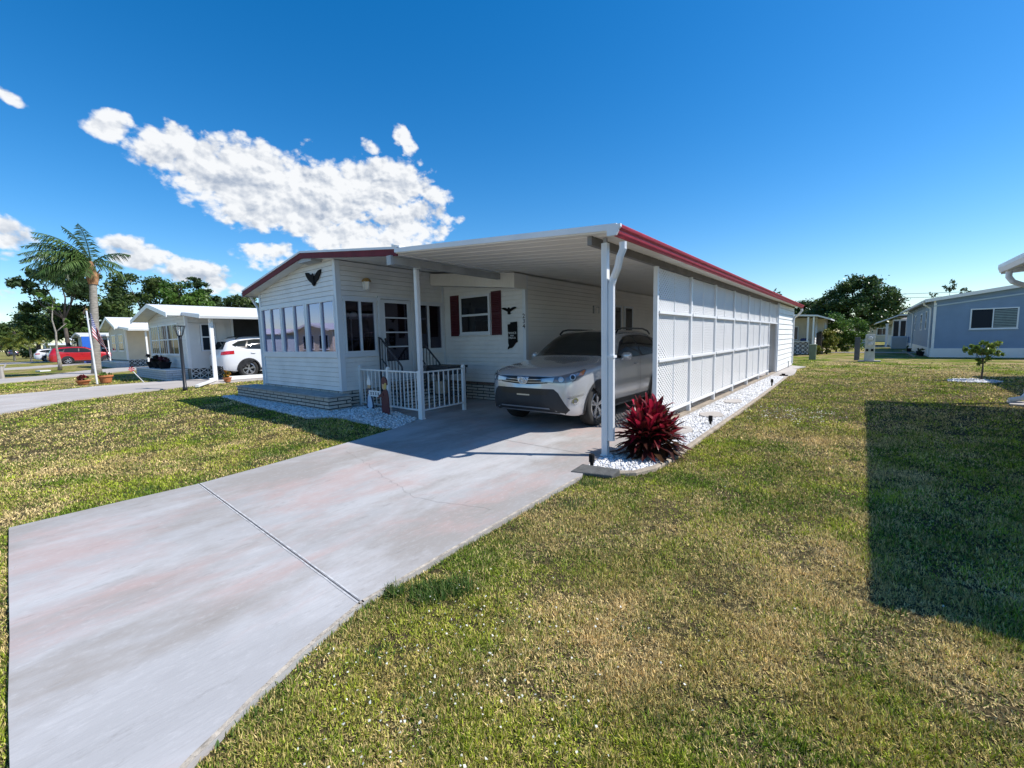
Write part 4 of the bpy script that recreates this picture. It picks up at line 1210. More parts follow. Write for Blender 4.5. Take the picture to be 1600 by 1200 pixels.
# white porch railing
rail = thing('porch_railing', 'white metal porch railing round the doorstep slab', 'railing', (-6.7, 5.4, 0))
def rrun(p, q, n_, name='rail_section'):
    mb = MB(); p, q = Vector(p), Vector(q)
    mb.bar(p + Vector((0, 0, .91)), q + Vector((0, 0, .91)), .035, .03); mb.bar(p + Vector((0, 0, .17)), q + Vector((0, 0, .17)), .03, .03)
    for i in range(1, n_ + 1):
        t = i / (n_ + 1); c = p.lerp(q, t); mb.bar(c + Vector((0, 0, .17)), c + Vector((0, 0, .91)), .018)
    put(name, mb, M['white'], rail)
rrun((-8.78, 5.44, 0), (-7.72, 5.40, 0), 6); rrun((-7.66, 5.40, 0), (-6.65, 5.37, 0), 7); rrun((-6.60, 5.42, 0), (-6.68, 6.56, 0), 7)
for (x, y) in ((-8.8, 5.44), (-7.69, 5.40), (-6.69, 6.60)):
    mb = MB(); mb.box(x - .032, x + .032, y - .032, y + .032, 0, .97); mb.lathe([(.045, 0), (.045, .012), (.0, .035)], (x, y, .97), 'z', 4); put('post', mb, M['white'], rail)
mb = MB(); mb.box(-6.655, -6.545, 5.315, 5.331, 0, .94); mb.box(-6.655, -6.639, 5.332, 5.43, 0, .94); put('post_sleeve', mb, M['white'], rail)
# Dutch cut-out figures and their little sign
M['skin'] = pm('painted_skin', (.62, .40, .22), .5, .1, 20)
M['paint_blue'] = pm('painted_pale_blue', (.55, .66, .80), .5, .05, 12)
M['paint_navy'] = pm('painted_navy', (.05, .05, .10), .5, .1, 12)
M['paint_maroon'] = pm('painted_maroon', (.10, .018, .025), .5, .15, 12)
M['paint_yellow'] = pm('painted_yellow_hair', (.58, .40, .10), .5, .1, 12)
def layer(mb, poly, cx, cy, d0, d1, mi=0): mb.prism(poly, lambda a, b, d: (cx + a, cy - d, b), d0, d1, mi)
g1 = thing('garden_figure', 'flat wooden girl figure in a white pointed cap and pale blue apron by the railing', 'garden figure', (-8.05, 5.18, 0.06))
def cut(name, poly, cx, cy, d0, d1, mat, parent): 
    mb = MB(); layer(mb, poly, cx, cy, d0, d1); put(name, mb, mat, parent)
cx, cy = -8.08, 5.20
cut('dress', [(-.13, .10), (.13, .10), (.12, .22), (.08, .38), (.05, .44), (.055, .52), (.02, .56), (-.03, .56), (-.07, .50), (-.06, .42), (-.10, .30)], cx, cy, 0, .018, M['paint_navy'], g1)
cut('hem', [(-.13, .08), (.14, .08), (.135, .14), (-.13, .14)], cx, cy, .0185, .024, M['paint_maroon'], g1)
cut('apron', [(-.07, .15), (-.02, .12), (.05, .12), (.11, .16), (.10, .26), (.06, .38), (.03, .42), (-.02, .42), (-.05, .34)], cx, cy, .0245, .03, M['paint_blue'], g1)
cut('face', [(-.05, .55), (.03, .54), (.055, .60), (.05, .64), (-.04, .64)], cx, cy, .0, .02, M['skin'], g1)
cut('cap', [(-.07, .62), (.06, .61), (.06, .68), (.04, .74), (.0, .82), (-.012, .83), (-.03, .76), (-.055, .70)], cx, cy, .001, .026, M['white'], g1)
cut('arm', [(-.03, .46), (.02, .49), (.14, .42), (.13, .38)], cx, cy, .03, .038, M['skin'], g1)
cut('foot', [(-.06, .04), (.08, .04), (.07, .10), (-.05, .10)], cx, cy, 0, .018, M['paint_yellow'], g1)
mb = MB(); mb.box(cx - .012, cx + .012, cy + .002, cy + .014, -.05, .3); put('stake', mb, M['curb'], g1)
g2 = thing('garden_figure', 'flat wooden boy figure in dark maroon clothes and cap by the railing', 'garden figure', (-7.30, 5.12, .04))
cx, cy = -7.38, 5.10
cut('body', [(-.10, .0), (-.03, -.02), (.02, -.02), (.10, .04), (.12, .18), (.11, .40), (.08, .54), (.03, .58), (-.04, .56), (-.10, .50), (-.12, .36), (-.13, .16)], cx, cy, 0, .018, M['paint_maroon'], g2)
cut('face', [(-.08, .58), (.03, .56), (.055, .66), (-.02, .72), (-.08, .68)], cx, cy, .001, .022, M['skin'], g2)
cut('hair', [(.0, .57), (.07, .60), (.07, .70), (.02, .70), (-.02, .62)], cx, cy, .0225, .027, M['paint_yellow'], g2)
cut('cap', [(-.09, .68), (.09, .66), (.09, .74), (.05, .80), (-.02, .83), (-.08, .78)], cx, cy, .002, .026, M['paint_maroon'], g2)
cut('arm', [(-.22, .38), (-.20, .44), (-.06, .50), (-.04, .44)], cx, cy, .019, .03, M['paint_maroon'], g2)
mb = MB(); mb.box(cx - .012, cx + .012, cy + .002, cy + .014, -.05, .3); put('stake', mb, M['curb'], g2)
ws = thing('welcome_sign', 'small white plank sign held between the two wooden figures', 'sign', (-7.75, 5.12, .4))
mb = MB(); mb.box(-7.97, -7.56, 5.10, 5.115, .40, .52); put('plank', mb, M['white'], ws)
mb = MB()
for k in range(4):
    x0 = -7.90 + k * .085
    mb.bar((x0, 5.098, .43), (x0 + .035, 5.098, .49), .014, .003); mb.bar((x0 + .035, 5.098, .43), (x0, 5.098, .49), .014, .003)
put('painted_marks', mb, M['paint_navy'], ws)
# dark storage bench with basket by the skirt
bt = thing('storage_bench', 'dark grey low table with a wicker basket shape below, behind the railing', 'bench', (-7.85, 7.1, 0))
M['dk'] = pm('dark_grey_resin', (.045, .048, .055), .5, .15, 8)
mb = MB(); mb.box(-8.30, -7.38, 6.80, 7.45, .86, .92); mb.box(-8.27, -7.41, 6.84, 7.42, .72, .86); put('top', mb, M['dk'], bt, bevel=.008)
for x in (-8.25, -7.47):
    for y in (6.86, 7.36):
        mb = MB(); mb.box(x, x + .05, y, y + .05, 0, .72); put('leg', mb, M['dk'], bt)
mb = MB(); mb.box(-8.2, -7.45, 6.9, 7.38, .22, .25); put('shelf', mb, M['dk'], bt)
mb = MB(); mb.lathe([(.0, 0), (.15, 0), (.18, .28), (.19, .30), (.17, .30), (.15, .02), (0, .02)], (-7.9, 7.05, .25), 'z', 20)
setp(put('bucket', mb, pm('tan_bucket', (.45, .36, .27), .7, .15, 12), smooth=False), 'tan bucket on the shelf of the dark low table', 'bucket')
mb = MB(); mb.tube([(-8.12, 6.78, .92), (-8.12, 6.75, .80), (-8.12, 6.74, .62)], .05, 10)
setp(put('hanging_cloth', mb, M['dk']), 'dark rolled cloth hanging over the edge of the low table', 'cloth')
# splash block and stake lights beside the front post
mb = MB(); mb.hexa([(-2.50, 4.10, -.03), (-2.05, 4.22, -.03), (-2.02, 4.36, -.03), (-2.46, 4.30, -.03), (-2.50, 4.10, .012), (-2.05, 4.22, .010), (-2.02, 4.36, .055), (-2.46, 4.30, .055)])
setp(put('splash_block', mb, pm('dark_block', (.10, .10, .095), .85, .2, 12, .5, 60), bevel=.01), 'dark splash block lying on the grass at the corner of the drive', 'splash block')
mb = MB(); mb.bar((-2.72, 4.23, .02), (-2.40, 4.26, .03), .05, .02)
for i, (x, y, h_, lab) in enumerate([(-2.37, 4.36, .17, 'short black stake light at the corner of the stone bed by the carport post'), (-1.94, 7.7, .15, 'short black stake light in the white stones beyond the red plant'), (-1.99, 14.4, .2, 'short black stake light far along the white stone bed near the store room')]):
    L_ = thing('stake_light', lab, 'garden light', (x, y, 0), group='black stake lights along the stone bed')
    mb = MB(); mb.lathe([(.0, h_), (.030, h_), (.033, h_ - .01), (.033, h_ - .09), (.026, h_ - .10), (.0, h_ - .10)], (x, y, 0), 'z', 14); put('lamp_head', mb, M['black'], L_)
    mb = MB(); mb.lathe([(.020, h_ - .10), (.020, .0), (.0, 0)], (x, y, 0), 'z', 10); put('stake', mb, M['black'], L_)
mb = MB(); mb.box(-2.26, -2.02, 17.95, 18.2, .006, .03); mb.box(-2.2, -2.1, 18.0, 18.1, .03, .08)
setp(put('hose_fitting', mb, M['black']), 'black hose fitting lying on the concrete pad near the store room', 'hose fitting')

# red ti plant
def ti_plant(cx, cy, cz, rad, hgt):
    t = thing('ti_plant', 'round red and maroon ti plant in the white stones beside the carport post', 'plant', (cx, cy, 0))
    Vs, Fs, A = [], [], []
    stems = []
    for k in range(17):
        a = k * 2.4; rr = rad * .62 * math.sqrt((k + .5) / 17)
        stems.append((cx + rr * math.cos(a), cy + rr * math.sin(a), cz + hgt * (.72 - .62 * (rr / rad) ** 1.5) * random.uniform(.75, 1.05)))
    mb = MB()
    for (sx_, sy_, sz_) in stems: mb.tube([(cx + (sx_ - cx) * .2, cy + (sy_ - cy) * .2, 0), ((cx + sx_) / 2 * 1, (cy + sy_) / 2, sz_ * .5), (sx_, sy_, sz_)], [.016, .014, .012], 6)
    put('stem', mb, pm('ti_stem', (.14, .09, .06), .8), t)
    for si, (sx_, sy_, sz_) in enumerate(stems):
        n = 30
        for i in range(n):
            az = i * 2.399 + si; q = i / n
            elev = R(80 - 105 * q + random.uniform(-12, 12))
            Ln = random.uniform(.26, .42) * (1 - .15 * q); wd = random.uniform(.022, .042)
            # lean outward from the plant centre
            o = Vector((sx_ - cx, sy_ - cy, 0)) * 1.1
            d0 = Vector((math.cos(az) * math.cos(elev), math.sin(az) * math.cos(elev), math.sin(elev))) + o
            d0.normalize()
            sidev = d0.cross(Vector((0, 0, 1)));
            if sidev.length < .05: sidev = Vector((1, 0, 0))
            sidev.normalize(); nrm = sidev.cross(d0)
            base = Vector((sx_, sy_, sz_ - .26 * q)) ; pts = []
            if base.z < .1: base.z = .1
            for j, (tt, wf) in enumerate(((0, .25), (.3, .9), (.6, 1.0), (.85, .55), (1, .02))):
                droop = Vector((0, 0, -1)) * (tt ** 2) * Ln * random.uniform(.22, .34)
                c = base + d0 * Ln * tt + droop
                c.z = max(c.z, .03)
                fold = nrm * wd * wf * .45
                pts.append((c - sidev * wd * wf + fold, c, c + sidev * wd * wf + fold))
            b = len(Vs)
            for p in pts: Vs.extend([tuple(v) for v in p])
            for j in range(4):
                r_ = b + j * 3; Fs.append((r_, r_ + 1, r_ + 4, r_ + 3)); Fs.append((r_ + 1, r_ + 2, r_ + 5, r_ + 4))
            val = min(1, max(0, random.gauss(.62 - .62 * q, .17)))
            A += [val] * 15
    me = np_mesh('leaves', np.array(Vs), np.array(Fs), rand_mat('ti_leaves', [(.060, .030, .014), (.05, .014, .012), (.12, .014, .016), (.28, .012, .030), (.52, .02, .06), (.62, .14, .16)], .32, .5, .3), {'rnd': A}, smooth=True)
    put('leaves', me, None, t, fix=False)
ti_plant(-2.06, 5.30, 0, .36, .80)
# things seen through the lanai glass
lm = thing('floor_lamp', 'pale floor lamp with a tilted white shade behind the side window', 'lamp', (-9.35, 5.62, .46))
mb = MB(); mb.tube([(-9.35, 5.62, .46), (-9.35, 5.62, 1.9), (-9.3, 5.60, 2.12), (-9.2, 5.6, 2.16)], .014, 8); mb.lathe([(.14, 0), (.14, .02), (.0, .03)], (-9.35, 5.62, .46), 'z', 16); put('pole', mb, M['white'], lm)
mb = MB(); mb.lathe([(.05, .1), (.12, -.06), (.118, -.065), (.048, .095)], (-9.15, 5.58, 2.12), 'z', 16); mb.lathe([(.04, .16), (.11, 0), (.108, 0), (.038, .155)], (-9.45, 5.4, 1.72), 'z', 16); put('shade', mb, M['opal'], lm)
rc = thing('rocking_chair', 'brown slatted wooden chair behind the right front window', 'chair', (-9.5, 5.7, .46))
M['wood'] = pm('brown_wood', (.26, .11, .05), .5, .2, 10)
mb = MB(); mb.box(-9.75, -9.3, 5.5, 5.95, .86, .90); put('seat', mb, M['wood'], rc)
mb = MB()
for k in range(5): mb.bar((-9.73 + k * .10, 5.98, .9), (-9.73 + k * .10, 6.12, 1.75), .05, .015)
mb.bar((-9.78, 6.12, 1.75), (-9.28, 6.12, 1.75), .08, .02); put('backrest', mb, M['wood'], rc)
for x in (-9.74, -9.32):
    for y in (5.54, 5.92):
        mb = MB(); mb.bar((x, y, .52), (x, y, .86), .035); put('leg', mb, M['wood'], rc)
    mb = MB(); mb.tube([(x, 5.35, .55), (x, 5.55, .49), (x, 5.75, .475), (x, 5.95, .49), (x, 6.2, .56)], .016, 6); put('rocker', mb, M['wood'], rc)
# ---------------------------------------------------------------- vehicles
def pchip(xk, yk, x):
    xk, yk = np.asarray(xk, float), np.asarray(yk, float); h = np.diff(xk); dl = np.diff(yk) / h
    m = np.zeros_like(yk); m[0], m[-1] = dl[0], dl[-1]
    for i in range(1, len(xk) - 1):
        if dl[i - 1] * dl[i] > 0:
            w1, w2 = 2 * h[i] + h[i - 1], h[i] + 2 * h[i - 1]; m[i] = (w1 + w2) / (w1 / dl[i - 1] + w2 / dl[i])
    i = np.clip(np.searchsorted(xk, x) - 1, 0, len(h) - 1); t = (x - xk[i]) / h[i]
    return (1 + 2 * t) * (1 - t) ** 2 * yk[i] + t * (1 - t) ** 2 * h[i] * m[i] + t * t * (3 - 2 * t) * yk[i + 1] + t * t * (t - 1) * h[i] * m[i + 1]

SUV = [
 (0.00, [(0,.46),(.34,.46),(.37,.52),(.385,.63),(.38,.74),(.35,.82),(.24,.855),(0,.865)]),
 (0.05, [(0,.36),(.56,.36),(.60,.46),(.615,.62),(.60,.79),(.54,.88),(.36,.92),(0,.93)]),
 (0.16, [(0,.28),(.72,.28),(.765,.42),(.775,.62),(.755,.85),(.66,.945),(.44,.985),(0,.995)]),
 (0.36, [(0,.25),(.81,.25),(.855,.42),(.868,.64),(.845,.92),(.74,1.00),(.48,1.04),(0,1.05)]),
 (0.75, [(0,.24),(.84,.24),(.895,.42),(.915,.66),(.885,.975),(.77,1.045),(.5,1.09),(0,1.10)]),
 (1.15, [(0,.24),(.84,.24),(.895,.42),(.915,.70),(.895,1.02),(.79,1.085),(.53,1.135),(0,1.15)]),
 (1.34, [(0,.24),(.84,.24),(.895,.42),(.912,.70),(.90,1.04),(.80,1.11),(.56,1.17),(0,1.19)]),
 (1.62, [(0,.24),(.84,.24),(.893,.42),(.91,.70),(.905,1.06),(.765,1.26),(.56,1.335),(0,1.365)]),
 (1.95, [(0,.24),(.84,.24),(.893,.42),(.91,.70),(.908,1.07),(.70,1.455),(.53,1.52),(0,1.55)]),
 (2.22, [(0,.24),(.84,.24),(.893,.42),(.91,.70),(.91,1.08),(.665,1.555),(.51,1.61),(0,1.635)]),
 (2.70, [(0,.24),(.84,.24),(.893,.42),(.91,.72),(.912,1.09),(.655,1.585),(.50,1.645),(0,1.665)]),
 (3.40, [(0,.24),(.84,.24),(.895,.42),(.915,.74),(.91,1.11),(.64,1.57),(.48,1.635),(0,1.655)]),
 (3.95, [(0,.27),(.83,.27),(.89,.44),(.91,.76),(.895,1.13),(.61,1.51),(.46,1.585),(0,1.61)]),
 (4.22, [(0,.30),(.80,.30),(.86,.46),(.885,.78),(.855,1.12),(.585,1.43),(.44,1.50),(0,1.525)]),
 (4.42, [(0,.33),(.75,.33),(.80,.50),(.83,.74),(.78,1.04),(.56,1.15),(.42,1.19),(0,1.20)]),
 (4.55, [(0,.40),(.64,.40),(.68,.52),(.70,.68),(.66,.86),(.50,.93),(.36,.95),(0,.955)]),
]
M['tyre'] = pm('tyre_rubber', (.022, .022, .022), .85, .15, 20, .3, 80, world_space=False)
M['rim'] = pm('alloy_rim', (.55, .56, .58), .28, .05, 8, metal=.8, world_space=False)
M['chrome'] = pm('chrome_trim', (.75, .76, .78), .12, .02, 8, metal=1.0, world_space=False)
M['clad'] = pm('dark_cladding', (.022, .023, .026), .6, .1, 10, world_space=False)
M['grille'] = pm('grille_black', (.012, .012, .014), .35, .1, 10, world_space=False)
M['lampdark'] = pm('lamp_inner', (.12, .13, .15), .08, .1, 25, spec=.8, coat=1.0, world_space=False)
M['amber'] = pm('amber_lens', (.65, .17, .02), .15, .1, 10, coat=1.0, world_space=False)
M['redlens'] = pm('red_lens', (.50, .01, .012), .15, .1, 10, coat=1.0, world_space=False)
M['carglass'] = pm('car_glass', (.016, .020, .020), .03, .05, 3, spec=.4, coat=0, world_space=False)
M['line'] = pm('panel_gap', (.02, .02, .022), .7, .02, 3, world_space=False)

def car(name, label, cat, paint, loc, rz, S=(1, 1, 1), wheel_r=.355, wy=(.92, 3.58), stations=SUV, front=True, rear=True, hi=True, group=None, simple=False, glass=None):
    t = thing(name, label, cat, loc, rz, group)
    sx, sy, sz = S
    yk = [s[0] * sy for s in stations]; P = np.array([[(p[0] * sx, p[1] * sz) for p in s[1]] for s in stations])
    ny_, nk = (84, 40) if hi else (40, 24)
    yy = np.concatenate([np.linspace(0, .4, ny_ // 4) ** 1.35 * (.4 ** -.35), np.linspace(.44, stations[-1][0], ny_ - ny_ // 4)]) * sy
    K = np.stack([np.stack([pchip(yk, P[:, j, c], yy) for c in (0, 1)], 1) for j in range(8)], 1)
    sec = []
    for i in range(len(yy)):
        ch = np.concatenate([[0], np.cumsum(np.linalg.norm(np.diff(K[i], axis=0), axis=1))]); ch /= ch[-1]
        kn = np.array([0, .13, .2, .32, .5, .72, .84, 1.0])
        tt = np.linspace(0, 1, nk)
        sec.append(np.stack([pchip(kn, K[i][:, 0], tt), pchip(kn, K[i][:, 1], tt)], 1))
    mb = MB(); n = 2 * nk - 2
    for i, s_ in enumerate(sec):
        for (x, z) in s_: mb.v.append((x, yy[i], z))
        for (x, z) in s_[1:-1][::-1]: mb.v.append((-x, yy[i], z))
    for i in range(len(sec) - 1):
        for k in range(n):
            k2 = (k + 1) % n; mb.f.append((i * n + k, i * n + k2, (i + 1) * n + k2, (i + 1) * n + k)); mb.m.append(0)
    for i, rev in ((0, False), (len(sec) - 1, True)):
        for k in range(nk - 2):   # strips across the two halves
            a, b2 = i * n + k, i * n + k + 1
            c, d2 = (i * n + (n - k - 1) if k >= 0 else 0), 0
        ring = [i * n + k for k in range(n)]; mb.f.append(tuple(ring if rev else ring[::-1])); mb.m.append(0)
    me = mesh_from('body', mb, [paint, M['line']], True); fixn(me)
    bv = BVHTree.FromPolygons([v.co[:] for v in me.vertices], [p.vertices[:] for p in me.polygons])
    body = put('body', me, None, t, local=True, fix=False)
    # wheel arches cut out
    cut_ = MB(); ar = wheel_r + .055
    for w_y in wy:
        for sg in (-1, 1):
            prof = [(0, sg * .52), (ar, sg * .52), (ar, sg * 1.2), (0, sg * 1.2)]
            cut_.lathe(prof, (0, w_y, wheel_r), 'x', 40)
    cm = mesh_from('arch_cut', cut_, [paint, M['line']]); fixn(cm)
    for p in cm.polygons: p.material_index = 1
    co = bpy.data.objects.new('arch_cut', cm); C.objects.link(co)
    md = body.modifiers.new('b', 'BOOLEAN'); md.operation = 'DIFFERENCE'; md.object = co; md.solver = 'EXACT'
    # the cutter has no parent: evaluate in local space by hand
    body.parent = None
    bpy.context.view_layer.update()
    nm = bpy.data.meshes.new_from_object(body.evaluated_get(bpy.context.evaluated_depsgraph_get()))
    body.modifiers.clear(); body.data = nm; bpy.data.objects.remove(co); body.parent = t
    nm.name = 'body'
    try: nm.set_sharp_from_angle(angle=R(50))
    except Exception: pass
    def decal(pname, poly, frame, mat, eps=.004, step=.05, parent=None, mb=None, give=False):
        o_, ea, eb, dr = [Vector(q) for q in frame]
        bm = cut_poly(poly, step)
        hits = {}
        for v in bm.verts:
            src = o_ + ea * v.co.x + eb * v.co.y - dr * 4
            h_ = bv.ray_cast(src, dr)
            if h_[0] is None:
                h2 = bv.find_nearest(src + dr * 4); p = h2[0]
            else: p = h_[0]
            v.co = p - dr * eps
        m_ = bpy.data.meshes.new(pname); bm.to_mesh(m_); bm.free(); m_.materials.append(mat)
        m_.polygons.foreach_set('use_smooth', [True] * len(m_.polygons))
        return put(pname, m_, None, parent or t, local=True, fix=False)
    SR = ((0, 0, 0), (0, 1, 0), (0, 0, 1), (-1, 0, 0)); SL = ((0, 0, 0), (0, 1, 0), (0, 0, 1), (1, 0, 0))
    FR = ((0, 0, 0), (1, 0, 0), (0, 0, 1), (0, 1, 0)); TP = ((0, 0, 0), (1, 0, 0), (0, 1, 0), (0, 0, -1)); BK = ((0, 5.5, 0), (1, 0, 0), (0, 0, 1), (0, -1, 0))
    sc = lambda poly, a, b: [(p[0] * a, p[1] * b) for p in poly]
    gl = glass or M['carglass']
    decal('windshield', sc([(-.74, 1.40), (-.5, 1.345), (0, 1.325), (.5, 1.345), (.74, 1.40), (.665, 1.95), (.60, 2.12), (0, 2.15), (-.60, 2.12), (-.665, 1.95)], sx, sy), TP, gl)
    WN = [[(1.66, 1.135), (2.02, 1.385), (2.24, 1.485), (2.60, 1.52), (2.645, 1.135)],
          [(2.70, 1.135), (2.665, 1.525), (3.2, 1.525), (3.48, 1.495), (3.60, 1.24), (3.56, 1.165)],
          [(3.66, 1.24), (3.55, 1.485), (3.82, 1.45), (4.08, 1.33), (4.02, 1.27)]]
    for fr_ in (SR, SL):
        decal('window_surround', sc([(1.60, 1.115), (2.0, 1.41), (2.24, 1.51), (2.66, 1.548), (3.2, 1.548), (3.55, 1.515), (3.86, 1.47), (4.15, 1.32), (4.05, 1.25), (3.6, 1.15), (2.7, 1.115)], sy, sz), fr_, M['grille'], .003)
        for w in WN: decal('side_window', sc(w, sy, sz), fr_, gl, .007)
        decal('side_cladding', sc([(1.30, .22), (3.15, .22), (3.15, .38), (1.30, .38)], sy, sz), fr_, M['clad'], .006)
        for w_y in wy:
            a0, a1 = -.25, math.pi + .25; ri, ro = wheel_r + .045, wheel_r + .095
            poly = [(w_y + ro * math.cos(a0 + (a1 - a0) * k / 18), wheel_r + ro * math.sin(a0 + (a1 - a0) * k / 18)) for k in range(19)] + [(w_y + ri * math.cos(a1 - (a1 - a0) * k / 18), wheel_r + ri * math.sin(a1 - (a1 - a0) * k / 18)) for k in range(19)]
            decal('arch_cladding', poly, fr_, M['clad'], .010, .08)
        if hi:
            for (a, b) in (((1.42, .42), (1.50, 1.08)), ((2.68, .42), (2.675, 1.12)), ((3.20, .45), (3.62, 1.13))):
                decal('panel_gap', sc([(a[0] - .004, a[1]), (a[0] + .004, a[1]), (b[0] + .004, b[1]), (b[0] - .004, b[1])], sy, sz), fr_, M['line'], .003, .15)
        for y_ in (2.45, 3.38):
            sg = 1 if fr_ is SR else -1
            mb = MB(); mb.tube([(sg * .905 * sx, (y_ - .09) * sy, .985 * sz), (sg * .945 * sx, (y_ - .06) * sy, .99 * sz), (sg * .945 * sx, (y_ + .06) * sy, .995 * sz), (sg * .905 * sx, (y_ + .09) * sy, .995 * sz)], .013, 6)
            put('door_handle', mb, paint, t, local=True, smooth=True)
    for sg in (-1, 1):
        mb = MB(); mb.lathe([(.0, -.085), (.06, -.07), (.088, -.02), (.092, .03), (.07, .07), (.0, .085)], (0, 0, 0), 'x', 14)
        mb.v = [(sg * (1.005 * sx + v[0] * 1.25), 1.80 * sy + v[1] * .75, 1.155 * sz + v[2] * .85) for v in mb.v]
        mb.bar((sg * .90 * sx, 1.78 * sy, 1.10 * sz), (sg * .98 * sx, 1.79 * sy, 1.12 * sz), .06, .04)
        put('mirror', mb, paint, t, local=True, smooth=True)
        mb = MB(); mb.tube([(sg * .63 * sx, 2.15 * sy, 1.585 * sz), (sg * .625 * sx, 2.26 * sy, 1.655 * sz), (sg * .62 * sx, 2.45 * sy, 1.68 * sz), (sg * .61 * sx, 3.5 * sy, 1.675 * sz), (sg * .60 * sx, 3.8 * sy, 1.63 * sz), (sg * .60 * sx, 3.92 * sy, 1.56 * sz)], .019, 6)
        put('roof_rail', mb, M['grille'], t, local=True, smooth=True)
    if front:
        D = Vector((-.60, .80, 0)).normalized()
        decal('lower_grille', sc([(-.57, .70), (.57, .70), (.64, .64), (.78, .36), (.70, .27), (-.70, .27), (-.78, .36), (-.64, .64)], sx, sz), FR, M['clad'], .005, .04)
        decal('lower_grille', sc([(-.52, .685), (.52, .685), (.45, .60), (-.45, .60)], sx, sz), FR, M['grille'], .009, .04)
        decal('skid_strip', sc([(-.50, .365), (.50, .365), (.49, .39), (-.49, .39)], sx, sz), FR, M['rim'], .013, .05)
        decal('plate_bracket', sc([(-.13, .578), (.13, .578), (.13, .60), (-.13, .60)], sx, sz), FR, M['rim'], .014, .05)
        decal('grille', sc([(-.47, .79), (-.12, .765), (.12, .765), (.47, .79), (.50, .893), (.2, .893), (-.2, .893), (-.50, .893)], sx, sz), FR, M['grille'], .007, .03)
        for s_ in (-1, 1):
            for z_ in (.806, .848):
                decal('grille_bar', sc([(s_ * .10, z_ - .014), (s_ * .43, z_ + .002), (s_ * .43, z_ + .009), (s_ * .10, z_ - .005)], sx, sz), FR, M['rim'], .012, .05)
            fr_ = ((0, 0, 0), (s_ * .80, .60, 0), (0, 0, 1), (s_ * -.60, .80, 0))
            hl = decal('headlight', sc([(.27, .815), (.29, .87), (.6, .915), (.85, .965), (1.01, 1.0), (1.04, .985), (.99, .90), (.90, .845), (.70, .80), (.45, .795)], 1, sz), fr_, M['lampdark'], .009, .03)
            for (a, b, rr, mt) in ((.60, .855, .042, M['rim']), (.79, .885, .050, M['rim']), (.79, .885, .034, M['grille']), (.60, .855, .028, M['plate'])):
                decal('lens', [(a + rr * math.cos(q * math.pi / 8), (b + rr * math.sin(q * math.pi / 8)) * sz) for q in range(16)], fr_, mt, .012 + (.05 - rr) * .08, .06, hl)
            decal('lens', sc([(.29, .82), (.30, .86), (.50, .885), (.47, .81)], 1, sz), fr_, M['rim'], .012, .05, hl)
            decal('lens', sc([(.89, .90), (.92, .955), (1.0, .985), (1.02, .975), (.97, .905)], 1, sz), fr_, M['amber'], .013, .05, hl)
            fog = decal('fog_lamp', [(.83 + .052 * math.cos(q * math.pi / 8), (.50 + .052 * math.sin(q * math.pi / 8)) * sz) for q in range(16)], fr_, M['chrome'], .012, .06)
            decal('lens', [(.83 + .032 * math.cos(q * math.pi / 8), (.50 + .032 * math.sin(q * math.pi / 8)) * sz) for q in range(16)], fr_, M['lampdark'], .016, .06, fog)
            decal('bumper_crease', sc([(.70, .575), (.98, .60), (.98, .585), (.74, .548)], 1, sz), fr_, M['rim'], .005, .05)
        decal('emblem_panel', sc([(-.12, .885), (.12, .885), (.09, .79), (.05, .765), (-.05, .765), (-.09, .79)], sx, sz), FR, paint, .016, .04)
        mb = MB()
        def ring(cx, cz, a, b, r_):
            pts = [(cx + a * math.cos(q * math.pi / 12), -.026, cz + b * math.sin(q * math.pi / 12)) for q in range(25)]
            mb.tube(pts, r_, 6, caps=False)
        ring(0, .832, .068, .044, .008); ring(0, .840, .052, .018, .006); ring(0, .832, .020, .040, .006)
        put('emblem', mb, M['chrome'], t, local=True, smooth=True)
        decal('wiper', sc([(-.55, 1.39), (.1, 1.37), (.1, 1.382), (-.55, 1.405)], sx, sy), TP, M['grille'], .012, .1)
    if rear:
        decal('rear_window', sc([(-.60, 1.15), (.60, 1.15), (.52, 1.46), (-.52, 1.46)], sx, sz), BK, gl, .008, .06)
        decal('rear_bumper', sc([(-.70, .34), (.70, .34), (.72, .50), (-.72, .50)], sx, sz), BK, M['clad'], .008, .06)
        decal('number_plate', sc([(-.16, .80), (.16, .80), (.16, .92), (-.16, .92)], sx, sz), BK, M['plate'], .012, .1)
        for s_ in (-1, 1):
            fr_ = ((0, 4.55 * sy, 0), (s_ * .80, -.60, 0), (0, 0, 1), (s_ * -.60, -.80, 0))
            decal('tail_light', sc([(.52, .93), (.50, 1.06), (.98, 1.10), (.99, .96)], 1, sz), fr_, M['redlens'], .010, .05)
